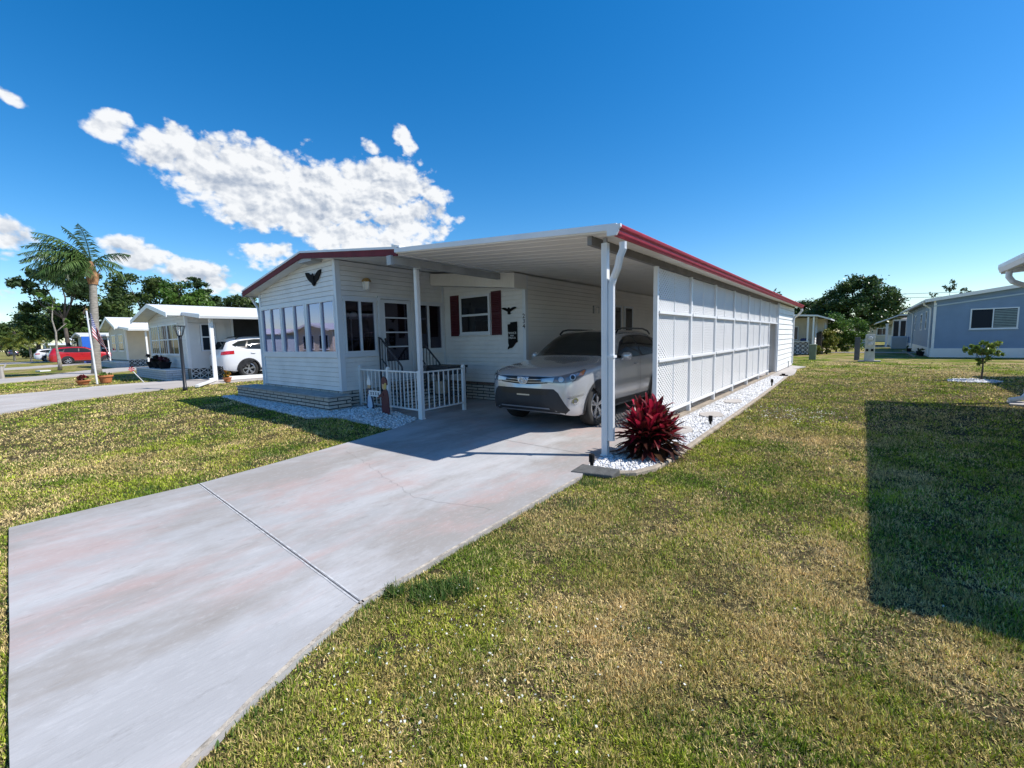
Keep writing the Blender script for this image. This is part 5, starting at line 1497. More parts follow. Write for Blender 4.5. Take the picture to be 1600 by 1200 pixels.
    for w_y in wy:
        for sg in (-1, 1):
            mb = MB(); xo = .895 * sx
            w = .225; r_ = wheel_r; ri = r_ * .655
            prof = [(ri, -w), (r_ - .03, -w), (r_, -w + .03), (r_, -.03), (r_ - .012, -.008), (r_ - .05, 0), (ri + .02, -.002), (ri, -.02)]
            mb.lathe([(a, b * sg) for a, b in prof + [prof[0]]], (sg * xo, w_y, r_), 'x', 40)
            wh = put('wheel', mb, M['tyre'], t, local=True, smooth=True)
            mb = MB()
            mb.lathe([(ri, -.015 * sg), (ri - .018, -.008 * sg), (ri - .03, -.03 * sg), (ri - .035, -.12 * sg), (0, -.13 * sg)], (sg * xo, w_y, r_), 'x', 40)
            mb.lathe([(.055, -.10 * sg), (.055, -.022 * sg), (.0, -.016 * sg)], (sg * xo, w_y, r_), 'x', 16)
            for k in range(5):
                for dk in (-.16, .16):
                    a = k * 2 * math.pi / 5 + .3
                    p = Vector((sg * xo - sg * .030, w_y + .045 * math.cos(a), r_ + .045 * math.sin(a)))
                    q = Vector((sg * xo - sg * .018, w_y + (ri - .02) * math.cos(a + dk), r_ + (ri - .02) * math.sin(a + dk)))
                    mb.bar(p, q, .034, .022, (1, 0, 0))
            put('rim', mb, M['rim'], wh, local=True)
            mb = MB(); mb.lathe([(0, -.10 * sg), (ri * .9, -.10 * sg)], (sg * xo, w_y, r_), 'x', 20); put('brake_disc', mb, M['line'], wh, local=True)
    return t

M['silver'] = pm('silver_paint', (.53, .545, .57), .24, .02, 2, metal=.5, coat=1.0, spec=.5, world_space=False)
M['red_paint'] = pm('red_paint', (.46, .012, .018), .30, .03, 2, metal=.15, coat=.9, world_space=False)
M['white_paintcar'] = pm('white_car_paint', (.72, .73, .75), .30, .02, 2, coat=.8, world_space=False)
M['navy_paint'] = pm('dark_car_paint', (.03, .035, .06), .3, .03, 2, coat=.8, world_space=False)
car('silver_suv', 'silver crossover car parked nose out under the carport', 'car', M['silver'], (-4.37, 5.70, 0), 0, S=(1.01, 1, 1))
car('white_suv', 'white crossover parked nose in under the carport of the neighbouring home', 'car', M['white_paintcar'], (-21.30, 10.95, .14), math.pi, S=(1.0, 1.0, 1.06), wheel_r=.37, front=False, hi=False)
WAG = [(y * 1.0, [(x, z * (.93 if z > .9 else 1.0)) for x, z in P]) for y, P in SUV]
car('red_suv', 'red crossover parked in a driveway far down the street behind the thin trunk', 'car', M['red_paint'], (-58.1, 9.05, .10), math.pi, S=(1.0, 1.05, 1.0), hi=False)
car('white_car', 'white car partly hidden behind the tail of the red car', 'car', M['white_paintcar'], (-78.5, 9.2, .08), math.pi, S=(1.0, 1.0, .95), hi=False)
car('dark_car', 'small dark car far down the street by the clipped hedge', 'car', M['navy_paint'], (-172, 6.5, .08), math.pi / 2 + math.pi, S=(1.0, 1.0, 1.0), hi=False)

# ---------------------------------------------------------------- vegetation
def leaf_cloud(blobs, n, size, clumps=14, seed=1, flat=.75, shell=.55, gap=1.0):
    q = np.random.default_rng(seed); V = []; A = []
    vol = np.array([b[3] * b[4] * b[5] for b in blobs]) ** (2 / 3); vol = vol / vol.sum()
    for b, f in zip(blobs, vol):
        c = np.array(b[:3]); r = np.array(b[3:6]); m = max(8, int(n * f)); k = max(5, int(clumps * (.6 + q.random() * .8)))
        d = q.normal(0, 1, (k, 3)); d /= np.linalg.norm(d, axis=1)[:, None]
        cc = c + d * r * (shell + (1.0 - shell) * q.random((k, 1)) ** .5)
        cr = r.mean() * q.uniform(.22, .42, k)
        i = q.integers(0, k, m)
        off = q.normal(0, .5, (m, 3)); off[:, 2] *= flat
        p = cc[i] + off * cr[i][:, None]
        s = size * q.uniform(.6, 1.5, m)
        u = q.normal(0, 1, (m, 3)); u /= np.linalg.norm(u, axis=1)[:, None]
        w = q.normal(0, 1, (m, 3)); w[:, 2] += .0; w = np.cross(u, w); w /= np.linalg.norm(w, axis=1)[:, None]
        u = u * s[:, None]; w = w * (s * .55)[:, None]
        V.append(np.stack([p - u, p - w * .8, p + u, p + w], 1).reshape(-1, 3))
        tone = q.random(k)[i] * .55 + q.random(m) * .45
        A.append(np.repeat(tone, 4))
    V = np.concatenate(V); A = np.concatenate(A); F = np.arange(len(V)).reshape(-1, 4)
    return V, F, A
M['bark'] = pm('bark', (.085, .068, .055), .9, .3, 3, .8, 12)
M['bark_grey'] = pm('grey_bark', (.30, .27, .23), .9, .25, 5, .6, 14, stretch=(1, 1, 3))
M['leaf_oak'] = rand_mat('oak_leaves', [(.022, .044, .012), (.042, .078, .017), (.072, .115, .026), (.12, .155, .04)], .5, .35, .22)
M['leaf_pine'] = rand_mat('pine_leaves', [(.022, .045, .016), (.042, .078, .024), (.068, .11, .036)], .55, .3, .15)
M['leaf_bright'] = rand_mat('bright_leaves', [(.035, .085, .012), (.065, .14, .020), (.11, .20, .030), (.16, .24, .05)], .45, .4, .3)
M['leaf_yellow'] = rand_mat('yellow_green_leaves', [(.05, .085, .015), (.10, .14, .02), (.20, .21, .035), (.28, .25, .05)], .5, .35, .3)
M['leaf_deep'] = rand_mat('deep_green_leaves', [(.015, .040, .011), (.032, .072, .018), (.058, .11, .026), (.10, .15, .036)], .42, .45, .2)
def tree(name, label, base, blobs, n, size, leaf, trunk_r=.3, bark='bark', cat='tree', group=None, clumps=14, seed=1, limbs=True, trunk_top=None, shell=.55, flat=.75, crown='crown'):
    t = thing(name, label, cat, base, 0, group)
    bx, by, bz = base
    mb = MB(); cen = np.mean([b[:3] for b in blobs], axis=0)
    top = trunk_top or (bx + (cen[0] - bx) * .3, by + (cen[1] - by) * .3, bz + (cen[2] - bz) * .55)
    mid = ((bx + top[0]) / 2 + trunk_r * .4, (by + top[1]) / 2 - trunk_r * .3, (bz + top[2]) / 2)
    mb.tube([(bx, by, bz - .2), (bx, by, bz + .15), mid, top], [trunk_r * 1.35, trunk_r, trunk_r * .82, trunk_r * .62], 9)
    if limbs:
        for b in blobs:
            p0 = Vector(top) - Vector((0, 0, .15)) ; p1 = Vector(b[:3]); md_ = p0.lerp(p1, .5) + Vector((random.uniform(-.2, .2), random.uniform(-.2, .2), -.12)) * (p1 - p0).length * .5
            mb.tube([p0, md_, p1], [trunk_r * .5, trunk_r * .3, trunk_r * .1], 6)
            for _ in range(3):
                d = Vector((random.uniform(-1, 1) * b[3], random.uniform(-1, 1) * b[4], random.uniform(-.3, 1) * b[5])) * .8
                mb.tube([md_.lerp(p1, .6), p1 + d], [trunk_r * .18, trunk_r * .05], 5)
    put('trunk', mb, M[bark], t, smooth=True)
    V, F, A = leaf_cloud(blobs, n, size, clumps, seed, flat, shell)
    put(crown, np_mesh(crown, V, F, leaf, {'rnd': A}), None, t, fix=False)
    return t

def palm(name, label, base, top, r0, r1, fronds, leaf, group=None, wind=None, leaflet=.55, seed=0, n_leaf=34, shaft=True, cat='palm tree', droop=1.0, wleaf=.035):
    q = random.Random(seed)
    t = thing(name, label, cat, base, 0, group)
    b, tp = Vector(base), Vector(top)
    mb = MB(); pts, rs = [], []
    for i in range(15):
        f = i / 14; p = b.lerp(tp, f) + Vector((0, 0, 0)); pts.append(p - Vector((0, 0, .1 if i == 0 else 0))); rs.append((r0 + (r1 - r0) * f) * (1.25 if i == 0 else 1) * (1.03 if i % 2 else 1.0))
    mb.tube(pts, rs, 12); put('trunk', mb, M['bark_grey'], t, smooth=True)
    if shaft:
        mb = MB(); mb.tube([tp - Vector((0, 0, .25)), tp + Vector((0, 0, .15)), tp + Vector((0, 0, .6)), tp + Vector((0, 0, .95))], [r1 * 1.3, r1 * 1.75, r1 * 1.1, r1 * .5], 10)
        for k in range(9):
            a = k * 2.4; d = Vector((math.cos(a), math.sin(a), 0)); z0 = -.15 + k * .07
            mb.tube([tp + d * r1 * 1.1 + Vector((0, 0, z0)), tp + d * r1 * 2.0 + Vector((0, 0, z0 + .22)), tp + d * r1 * 2.6 + Vector((0, 0, z0 + .30))], [.05, .035, .01], 5)
        put('boots', mb, pm('palm_boots', (.33, .17, .08), .85, .35, 9, .6, 30), t)
        cen = tp + Vector((0, 0, .8))
    else: cen = tp
    V, F, A = [], [], []
    rach = MB()
    for (az, el, Ln) in fronds:
        az, el = R(az), R(el)
        d = Vector((math.cos(az) * math.cos(el), math.sin(az) * math.cos(el), math.sin(el)))
        if wind: d = (d + Vector(wind)).normalized()
        p = cen.copy(); pts = [p.copy()]; ns = 12; step = Ln / ns; dirs = [d.copy()]
        for k in range(ns):
            d = (d + Vector((0, 0, -.115 * droop)) + (Vector(wind) * .07 if wind else Vector())).normalized()
            p = p + d * step; pts.append(p.copy()); dirs.append(d.copy())
        rach.tube(pts, [.028 * (1 - i / (len(pts))) + .006 for i in range(len(pts))], 5)
        tone = q.random()
        for k in range(n_leaf):
            f = .10 + .90 * (k + .5) / n_leaf; i = min(ns - 1, int(f * ns)); u = f * ns - i
            c = pts[i].lerp(pts[i + 1], u); dd = dirs[i]
            sd = dd.cross(Vector((0, 0, 1)));
            if sd.length < .1: sd = Vector((1, 0, 0))
            sd.normalize()
            ll = leaflet * (math.sin(math.pi * min(1, f * .9 + .12)) ** .6) * q.uniform(.8, 1.15)
            for s_ in (-1, 1):
                e = (sd * s_ * .85 + dd * .55 + Vector((0, 0, q.uniform(-.35, .35)))).normalized()
                if wind: e = (e + Vector(wind) * .35 + Vector((0, 0, -.25))).normalized()
                m_ = c + e * ll * .5; tip = c + e * ll + Vector((0, 0, -ll * .45 * droop))
                w_ = dd * wleaf * .5
                b0 = len(V); V += [tuple(c - w_ * .5), tuple(c + w_ * .5), tuple(m_ + w_ + Vector((0, 0, -ll * .08))), tuple(m_ - w_ + Vector((0, 0, -ll * .08))), tuple(tip)]
                F += [(b0, b0 + 1, b0 + 2, b0 + 3)]; F += [(b0 + 3, b0 + 2, b0 + 4, b0 + 4)]
                A += [min(1, max(0, tone * .5 + q.random() * .5))] * 5
    # triangles as degenerate quads are dropped: rebuild
    F4 = [f for f in F if f[2] != f[3]]; F3 = [(f[0], f[1], f[2]) for f in F if f[2] == f[3]]
    me = bpy.data.meshes.new('crown'); me.from_pydata(V, [], F4 + F3); me.materials.append(leaf)
    at = me.attributes.new('rnd', 'FLOAT', 'POINT'); at.data.foreach_set('value', np.array(A, np.float32))
    cr = put('crown', me, None, t, fix=False)
    put('frond_rib', rach, M['leaf_yellow'], cr)
    return t
M['leaf_palm'] = rand_mat('palm_fronds', [(.024, .056, .014), (.046, .095, .022), (.085, .15, .034), (.15, .21, .06)], .4, .45, .2)
# the wind-swept queen palm beside the flag
fr = [(az, el, Ln) for i_, (az, el, Ln) in enumerate(((-95, 62, 2.7), (-110, 46, 2.8), (-78, 40, 2.8), (-100, 26, 2.8), (-128, 34, 2.5), (-55, 50, 2.4), (-90, 12, 2.6), (-68, 20, 2.5), (-122, 10, 2.5), (-150, 50, 2.3), (-30, 56, 2.2), (-85, -6, 2.3), (-105, -14, 2.2), (-160, 20, 2.1), (-25, 25, 2.1), (90, 84, 2.1), (60, 74, 2.1), (130, 78, 2.1), (-90, 78, 2.6), (-68, 72, 2.5), (-118, 68, 2.5), (-98, 18, 2.7), (-86, 32, 2.8), (170, 60, 1.9), (10, 60, 1.9), (75, 40, 1.9), (110, 30, 1.8), (85, 10, 1.6), (-92, 52, 2.8), (-75, 6, 2.4), (-112, 24, 2.7), (-140, 5, 2.1), (-45, 5, 2.1), (180, 5, 1.7), (0, 5, 1.7), (-90, -30, 1.9), (-60, -25, 1.8), (-130, -25, 1.8))) if i_ % 7 != 3]
palm('queen_palm', 'tall queen palm with wind-blown fronds and orange boots behind the flag', (-32.0, 4.08, .17), (-31.9, 4.35, 5.15), .20, .15, fr, M['leaf_palm'], wind=(.0, -.24, .02), leaflet=.56, seed=4, n_leaf=40, droop=1.0, wleaf=.042)
random.seed(21)
def fan_fronds(n, el0=70, el1=-25, L=2.2, seed=1):
    q = random.Random(seed); return [(i * 137.5 + q.uniform(-10, 10), el0 + (el1 - el0) * i / n, L * q.uniform(.85, 1.1)) for i in range(n)]
palm('cabbage_palm', 'palm top showing just above the red gutter of the carport', (-10.3, 69.5, 0), (-10.2, 69.3, 6.0), .2, .17, fan_fronds(26, 80, -30, 1.9, 3), M['leaf_palm'], shaft=False, leaflet=.7, seed=8, wleaf=.09)
# left background, big trees behind the neighbours
tree('slash_pine', 'tall dark pine with flat spreading top left of the palm', (-68, 6.8, .1), [(-67.5, 7.6, 8.6, 1.8, 1.9, 1.0), (-68, 5.2, 9.3, 1.4, 1.3, .55), (-68, 3.9, 8.4, 1.2, 1.1, .45), (-68, 8.6, 9.6, 1.4, 1.5, .6), (-68, 6.6, 9.9, 1.5, 1.4, .5), (-68, 4.9, 7.6, 1.0, 1.0, .4)], 9000, .16, M['leaf_pine'], .22, clumps=16, seed=2, shell=.2)
tree('oak_tree', 'broad dark oak behind the thin trunk and red car', (-72, 8.2, .1), [(-71, 8.6, 6.4, 2.4, 2.6, 2.0), (-71, 6.0, 5.2, 2.2, 2.3, 1.8), (-72, 10.2, 5.6, 2.2, 2.3, 2.2), (-71, 4.6, 4.2, 2, 1.7, 1.3), (-71, 8, 3.8, 2.5, 2.8, 1.4)], 17000, .17, M['leaf_oak'], .35, seed=3)
tree('oak_tree', 'mid green oak right of the palm trunk behind the cream home', (-69, 13.5, .1), [(-68, 12.6, 8.2, 2.4, 2.2, 1.8), (-68, 15.2, 7.6, 2.4, 2.4, 2.0), (-68, 13.6, 5.4, 2.8, 3.2, 2.0), (-68, 11.2, 6.0, 2, 1.7, 2.0), (-67, 17.6, 6.6, 2.2, 1.9, 1.7)], 17000, .17, M['leaf_oak'], .35, seed=4)
tree('oak_tree', 'light green leafy tree above the ridge of the near white home', (-67, 17.2, .1), [(-66, 16.8, 8.0, 2.2, 1.8, 1.6), (-66, 19.2, 7.0, 2.2, 2.0, 1.6), (-66, 17.8, 5.0, 2.4, 2.8, 2.0)], 11000, .17, M['leaf_bright'], .3, seed=5)
tree('slash_pine', 'thin topped pine poking above the roof of the near white home', (-67, 19.3, .1), [(-67, 18.9, 9.4, .9, 1.1, .45), (-67, 19.6, 8.4, 1.3, 1.3, .5), (-67, 18.6, 10.0, .6, .7, .3), (-67, 19.8, 7.4, 1.5, 1.4, .7)], 3400, .15, M['leaf_pine'], .13, clumps=10, seed=6, shell=.15)
for i, (y, z, lab) in enumerate([(21.3, 6.6, 'grey green tree over the white roof, nearest the glazed room'), (24.2, 6.4, 'olive tree just left of the maroon eave')]):
    tree('oak_tree', lab, (-66, y, .1), [(-65, y - .6, z + .5, 1.8, 1.6, 1.3), (-65, y + 1.2, z, 1.7, 1.6, 1.4), (-65, y, z - 2, 2.2, 2.4, 1.8)], 8000, .16, M['leaf_oak'] if i else M['leaf_pine'], .25, seed=7 + i, clumps=10)
tree('oak_tree', 'far dark trees at the end of the street, nearer one', (-110, 7.2, .1), [(-110, 7.5, 5.8, 4, 3, 2.6), (-110, 4.4, 4.6, 3, 2.2, 1.8), (-109, 10.5, 6, 3, 3.5, 2.6)], 9000, .24, M['leaf_oak'], .4, seed=11)
tree('oak_tree', 'farthest low tree at the very end of the street on the left edge', (-190, 6.5, .1), [(-190, 7.0, 5.4, 7, 4.5, 3.2), (-190, 2.4, 4.2, 6, 2.6, 2.2)], 7000, .34, M['leaf_oak'], .5, seed=12)
for i, (x, y, h, lab) in enumerate([(-82, 4.6, 3.0, 'yellow green palm clump left of the thin trunk'), (-92, 3.6, 2.6, 'yellowish palm nearest the street on the far left'), (-66, 9.2, 2.6, 'low palm between the thin trunk and the blue wall'), (-86, 6.4, 3.4, 'palm crown above the white parked car')]):
    palm('areca_palm', lab, (x, y, .1), (x, y, h), .12, .10, fan_fronds(22, 75, -10, 2.0, 30 + i), M['leaf_yellow'] if i < 2 else M['leaf_palm'], shaft=False, leaflet=.6, seed=40 + i, n_leaf=18, wleaf=.10, group='small palms along the far lawns')
# young crooked tree on the far lawn
t = tree('young_tree', 'thin crooked young tree with sparse leaves on the far lawn', (-40.2, 3.42, .2), [(-40.2, 3.5, 4.3, .25, .3, .5), (-40.2, 3.85, 3.1, .3, .35, .3), (-40.2, 3.2, 4.9, .2, .25, .4)], 420, .09, M['leaf_bright'], .06, 'bark_grey', clumps=6, seed=13, limbs=False, trunk_top=(-40.2, 3.42, 2.2))
mb = MB(); mb.tube([(-40.2, 3.42, .2), (-40.2, 3.48, .7), (-40.2, 3.40, 1.6), (-40.2, 3.46, 2.6), (-40.2, 3.36, 3.4), (-40.2, 3.50, 4.6)], [.12, .075, .06, .05, .035, .015], 9); mb.tube([(-40.2, 3.45, 2.6), (-40.2, 3.75, 2.95), (-40.2, 4.0, 3.2)], [.035, .025, .012], 6)
put('stem', mb, M['bark_grey'], t, smooth=True)
hedge = setp(put('clipped_hedge', np_mesh('clipped_hedge', *leaf_cloud([(-120, 6.8, 1.3, 1.6, 1.1, 1.15), (-120, 6.2, 1.2, 1.4, .7, 1.1), (-120, 7.3, 1.2, 1.4, .7, 1.1)], 3500, .16, 40, 5, 1, .1)[:2], M['leaf_deep']), None, fix=False), 'square clipped dark green hedge far along the lawns', 'hedge')
# right background
tree('big_oak', 'large dark rounded oak rising behind the back gardens on the right', (-.6, 74, 0),
     [(-.9, 72, 6.6, 2.6, 2.4, 1.7), (1.4, 72, 5.6, 1.9, 2.2, 1.9), (-3.2, 72, 5.0, 2.0, 2.2, 1.6), (-.4, 71, 3.8, 3.4, 2.5, 2.0), (-5.0, 73, 3.9, 1.6, 2, 1.4), (.1, 72, 7.6, 1.4, 1.4, .8), (-1.6, 72, 7.2, 1.0, 1.2, .7), (2.4, 73, 4.2, 1.4, 2, 1.5)], 30000, .15, M['leaf_deep'], .45, seed=21, clumps=30)
tree('oak_tree', 'shadowy tree between the red gutter end and the big oak', (-6.6, 76, 0), [(-6.3, 75, 4.6, 1.8, 2, 1.4), (-5.2, 75, 3.4, 2.0, 2, 1.6), (-7.8, 75, 5.2, 1.4, 1.5, .9), (-4.4, 75, 5.2, .9, 1, .6)], 9000, .15, M['leaf_oak'], .25, seed=22)
tree('bare_tree', 'thin wispy tree top above the roof of the blue home', (8.2, 76, 0), [(7.9, 75, 6.9, .7, .8, .8), (6.4, 75, 5.9, .35, .5, .3), (9.2, 75, 6.0, .8, .5, .35)], 420, .12, M['leaf_pine'], .10, seed=23, clumps=8, shell=.2)
tree('shrub', 'large bright green leafy shrub in front of the big oak', (-1.6, 42.5, 0), [(-1.4, 42.5, 1.9, 1.0, 1.0, .95), (-.6, 42.8, 1.5, .9, .9, 1.0), (-2.1, 42.2, 2.0, .7, .8, .7), (-.9, 42.5, .8, 1.1, .9, .7)], 9000, .075, M['leaf_bright'], .06, cat='shrub', seed=24, clumps=26, crown='foliage')
tree('shrub', 'rounder yellow green shrub nearest the cream back house', (-2.0, 38.6, 0), [(-2.0, 38.6, .95, .62, .6, .62), (-1.75, 38.5, .6, .6, .5, .5), (-2.2, 38.8, 1.3, .4, .4, .4)], 5000, .06, M['leaf_yellow'], .05, cat='shrub', seed=25, clumps=22, crown='foliage')
tree('shrub', 'low yellow flowering shrub at the foot of the white patio corner', (-2.45, 37.0, 0), [(-2.4, 37.0, .32, .34, .3, .28)], 700, .05, M['leaf_yellow'], .03, cat='shrub', seed=26, clumps=10, crown='foliage')
M['leaf_citrus'] = rand_mat('citrus_leaves', [(.06, .12, .02), (.14, .22, .03), (.26, .34, .06), (.38, .44, .12)], .4, .5, .35)
# little citrus tree in its stone ring
ct = tree('citrus_tree', 'small young citrus tree in a ring of pale stones on the back lawn', (2.82, 18.9, -.02), [(2.58, 18.9, .92, .22, .2, .17), (3.02, 18.9, .98, .2, .2, .16), (2.80, 18.85, .78, .22, .2, .2), (3.12, 18.9, .78, .12, .12, .08), (2.74, 18.9, .5, .1, .1, .12), (2.8, 18.9, 1.08, .12, .12, .07)], 1700, .042, M['leaf_citrus'], .024, seed=27, clumps=7, trunk_top=(2.82, 18.9, .62), shell=.3, flat=1.0)
poly = [(2.62 + .62 * math.cos(k * .5236) * random.uniform(.9, 1.1), 18.55 + .55 * math.sin(k * .5236) * random.uniform(.9, 1.1)) for k in range(12)]
stones('pale_stone_ring', poly, 1500, .022, lambda x, y: np.zeros_like(x) - .03)

# ---------------------------------------------------------------- neighbouring homes
M['n_white'] = pm('white_siding_neighbour', (.70, .69, .66), .55, .04, 2, .1, 40)
M['n_cream'] = pm('cream_siding', (.66, .58, .45), .55, .05, 2, .1, 40)
M['n_blue'] = pm('blue_siding', (.19, .28, .41), .55, .05, 1.5, .08, 40)
M['n_palblue'] = pm('pale_blue_siding', (.42, .52, .60), .55, .04, 2, .1, 40)
M['tarp'] = pm('bright_blue_panel', (.02, .13, .55), .5, .06, 3)
M['screen'] = pm('dark_screen_and_shade', (.022, .020, .020), .7, .2, 2)  # insect screens, and dark sheets drawn for shade in openings
def block_screen(w, parent, a0, a1, z0, z1, n=.02, cell=.30, local=True):
    """ornamental breeze blocks, real openings over a dark sheet that stands for the shade behind"""
    mb = MB(); w.box(mb, a0, a1, n - .03, n - .026, z0, z1); back = put('block_shade_sheet', mb, M['screen'], parent, local=local)  # dark sheet paints the shade inside the block openings
    mb = MB(); k = 0; a = a0; c = (z1 - z0)
    rows_ = max(1, round((z1 - z0) / cell)); ch = (z1 - z0) / rows_; cols = max(1, round((a1 - a0) / cell)); cw = (a1 - a0) / cols; b_ = .022
    for i in range(cols + 1): w.box(mb, a0 + i * cw - b_ / 2, a0 + i * cw + b_ / 2, n - .02, n + .02, z0, z1)
    for j in range(rows_ + 1): w.box(mb, a0, a1, n - .019, n + .019, z0 + j * ch - b_ / 2, z0 + j * ch + b_ / 2)
    for i in range(cols):
        for j in range(rows_):
            x0, x1, q0, q1 = a0 + i * cw, a0 + (i + 1) * cw, z0 + j * ch, z0 + (j + 1) * ch
            mb.bar(w.p(x0, n, q0), w.p(x1, n, q1), .028, .028); mb.bar(w.p(x0, n + .001, q1), w.p(x1, n + .001, q0), .027, .027)
    return put('breeze_block_skirt', mb, M['n_white'], parent, local=local)
def neighbour(name, label, loc, rz=0, w=5.8, L=16, zb=.45, eave=2.85, ridge=3.35, rx=-2.9, mat='n_white', over=.6, front_win=(), side_win=(), cp=(2.4, -.2, 15, 2.55), posts=(.35,), roofm='roof', skirt='block', shutters=True, planter=None, screen_room=None, door=None, group=None, expo=.15):
    t = thing(name, label, 'mobile home', loc, rz, group)
    FW = Wall((-w, 0), (1, 0), (0, -1)); SW_ = Wall((0, 0), (0, 1), (1, 0)); LW_ = Wall((-w, L), (0, -1), (-1, 0)); BW_ = Wall((0, L), (-1, 0), (0, 1))
    prof = [(-w - .4, eave - .03), (rx, ridge), (.05, eave)]
    zt = lambda x: float(np.interp(x, [p[0] for p in prof], [p[1] for p in prof]))
    def P(nm, mb, mt, par=None, **k): return put(nm, mb, mt, par or t, local=True, **k)
    mb = MB(); FW.siding(mb, 0, w, zb, lambda a: zt(-w + a) - .12, expo=expo); P('front_wall', mb, M[mat], fix=False)
    mb = MB(); SW_.siding(mb, 0, L, zb, eave - .12, expo=expo); P('side_wall', mb, M[mat], fix=False)
    mb = MB(); LW_.siding(mb, 0, L, zb, eave - .12, expo=expo); BW_.siding(mb, 0, w, zb, lambda a: zt(-a) - .12, expo=expo); P('rear_wall', mb, M[mat], fix=False)
    mb = MB(); FW.box(mb, 0, .08, 0, .03, zb, eave); FW.box(mb, w - .08, w + .03, 0, .03, zb, eave - .1); SW_.box(mb, 0, .08, 0, .029, zb, eave - .12); P('corner_trim', mb, M['white'])
    mb = MB(); mb.box(-w + .02, -.02, .02, L - .02, 0, zb); P('foundation', mb, M['curb'])
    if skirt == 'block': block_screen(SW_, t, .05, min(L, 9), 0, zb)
    mb = MB(); roof_slab(mb, prof, -over, L + .3, .10); rf = P('roof', mb, M[roofm])
    mb = MB()
    for a, b in zip(prof[:-1], prof[1:]):
        mb.hexa([(a[0], -over - .03, a[1] - .17), (b[0], -over - .03, b[1] - .17), (b[0], -over - .002, b[1] - .17), (a[0], -over - .002, a[1] - .17), (a[0], -over - .03, a[1] + .01), (b[0], -over - .03, b[1] + .01), (b[0], -over - .002, b[1] + .01), (a[0], -over - .002, a[1] + .01)])
    P('fascia', mb, M['white'])
    if cp:
        xr, y0, y1, zr_ = cp
        mb = MB(); roof_slab(mb, [(.0, eave + .03), (xr, zr_ + .1)], y0, y1, .05); P('carport_roof', mb, M['roof'])
        mb = MB(); mb.prism([(0, 0), (.08, 0), (.11, .09), (.11, .15), (0, .15)], lambda a, b, d: (xr + a, d, zr_ - .03 + b), y0 - .01, y1); P('gutter', mb, M['white'])
        mb = MB(); mb.hexa([(0, y0 - .02, eave - .08), (xr + .1, y0 - .02, zr_ - .03), (xr + .1, y0 - .003, zr_ - .03), (0, y0 - .003, eave - .08), (0, y0 - .02, eave + .05), (xr + .1, y0 - .02, zr_ + .13), (xr + .1, y0 - .003, zr_ + .13), (0, y0 - .003, eave + .05)]); P('carport_fascia', mb, M['white'])
        for py_ in posts:
            mb = MB(); mb.box(xr - .30, xr - .19, py_, py_ + .09, -.02, zr_ - .02); P('carport_post', mb, M['white'])
    for (a, b, z0, z1, vert, hz) in front_win:
        FW.window(t, a, b, z0, z1, fr=.06, n1=.04, pane_n=.032, vert=vert, horiz=hz, sill=.03, mullw=.05, local=True, glass=M['glass_n'])
    for (a, b, z0, z1, vert, hz) in side_win:
        SW_.window(t, a, b, z0, z1, fr=.06, n1=.075, vert=vert, horiz=hz, mullw=.05, local=True, glass=M['glass_n'])
        if shutters:
            for (s0, s1) in ((a - .40, a - .02), (b + .02, b + .40)):
                mb = MB(); SW_.box(mb, s0, s1, .003, .035, z0, z1); P('shutter', mb, M['n_white'])
    if planter:
        x0, x1, d_, h_ = planter
        mb = MB(); mb.box(x0, x1, -d_, -.0, -.05, h_); P('planter', mb, M['brick_white'])
        mb = MB(); mb.box(x0 - .02, x1 + .02, -d_ - .02, 0, h_, h_ + .04); P('planter_cap', mb, M['white'])
    if screen_room:
        y0, y1, z0, z1 = screen_room
        mb = MB(); SW_.box(mb, y0, y1, .02, .05, z0, z1); P('insect_screen', mb, M['screen'])
        mb = MB()
        for yy_ in (y0, y1): SW_.box(mb, yy_ - .04, yy_ + .04, .02, .08, 0, z1 + .1)
        SW_.box(mb, y0, y1, .02, .075, z0 - .08, z0); P('screen_frame', mb, M['white'])
    return t, P
n1, P1 = neighbour('mobile_home', 'white neighbouring home with bay of tall windows, planter and white crossover in its carport', (-22.3, 5.75, .13), w=6.0, eave=2.78, ridge=3.33, rx=-2.9, over=.62,
    front_win=[(.35, 1.75, 1.02, 2.42, [.7, 1.05, 1.4], [1.72]), (1.85, 3.2, 1.02, 2.42, [2.2, 2.52, 2.86], [1.72]), (3.3, 4.9, 1.02, 2.42, [4.1], [1.72])],
    side_win=[(.48, 1.06, 1.16, 2.36, [], [1.78])], cp=(2.15, -.1, 15, 2.50), posts=(.32, 5.5, 10.5), planter=(-5.6, -.3, .75, .38), screen_room=(1.72, 6.5, 1.60, 2.62))
mb = MB(); mb.tube([(1.98, .30, 2.50), (1.98, .28, 2.40), (1.93, .30, 2.30), (1.93, .30, .1), (1.98, .10, .04)], .05, 8); P1('downspout', mb, M['white'])
mb = MB(); mb.bar((1.6, -.1, .10), (1.55, -1.55, .0), .11, .09)
mb.bar((1.75, .25, .10), (2.45, 4.6, .05), .11, .09)
setp(put('loose_gutter_pipe', MB().bar((-20.25, 6.05, .17), (-18.6, 4.95, .09), .11, .08), M['white']), 'long white downpipe lying on the edge of the neighbouring drive', 'pipe')
setp(put('white_edge_board', MB().bar((-20.05, 6.45, .20), (-19.8, 9.6, .20), .07, .14), M['white']), 'white edging board running beside the white crossover', 'edging')
n2, P2 = neighbour('mobile_home', 'cream sided home behind the flag with white gable roof', (-39.6, 6.7, .20), w=5.4, zb=.5, eave=2.75, ridge=3.55, rx=-2.7, mat='n_cream', over=.5, front_win=[(.8, 2.2, 1.1, 2.3, [1.5], [1.7]), (3.2, 4.8, 1.1, 2.3, [3.7, 4.3], [1.7])], cp=(2.9, -.3, 12, 2.45), posts=(.55, 5, 10), planter=(-5.2, .4, .7, .35), shutters=False)
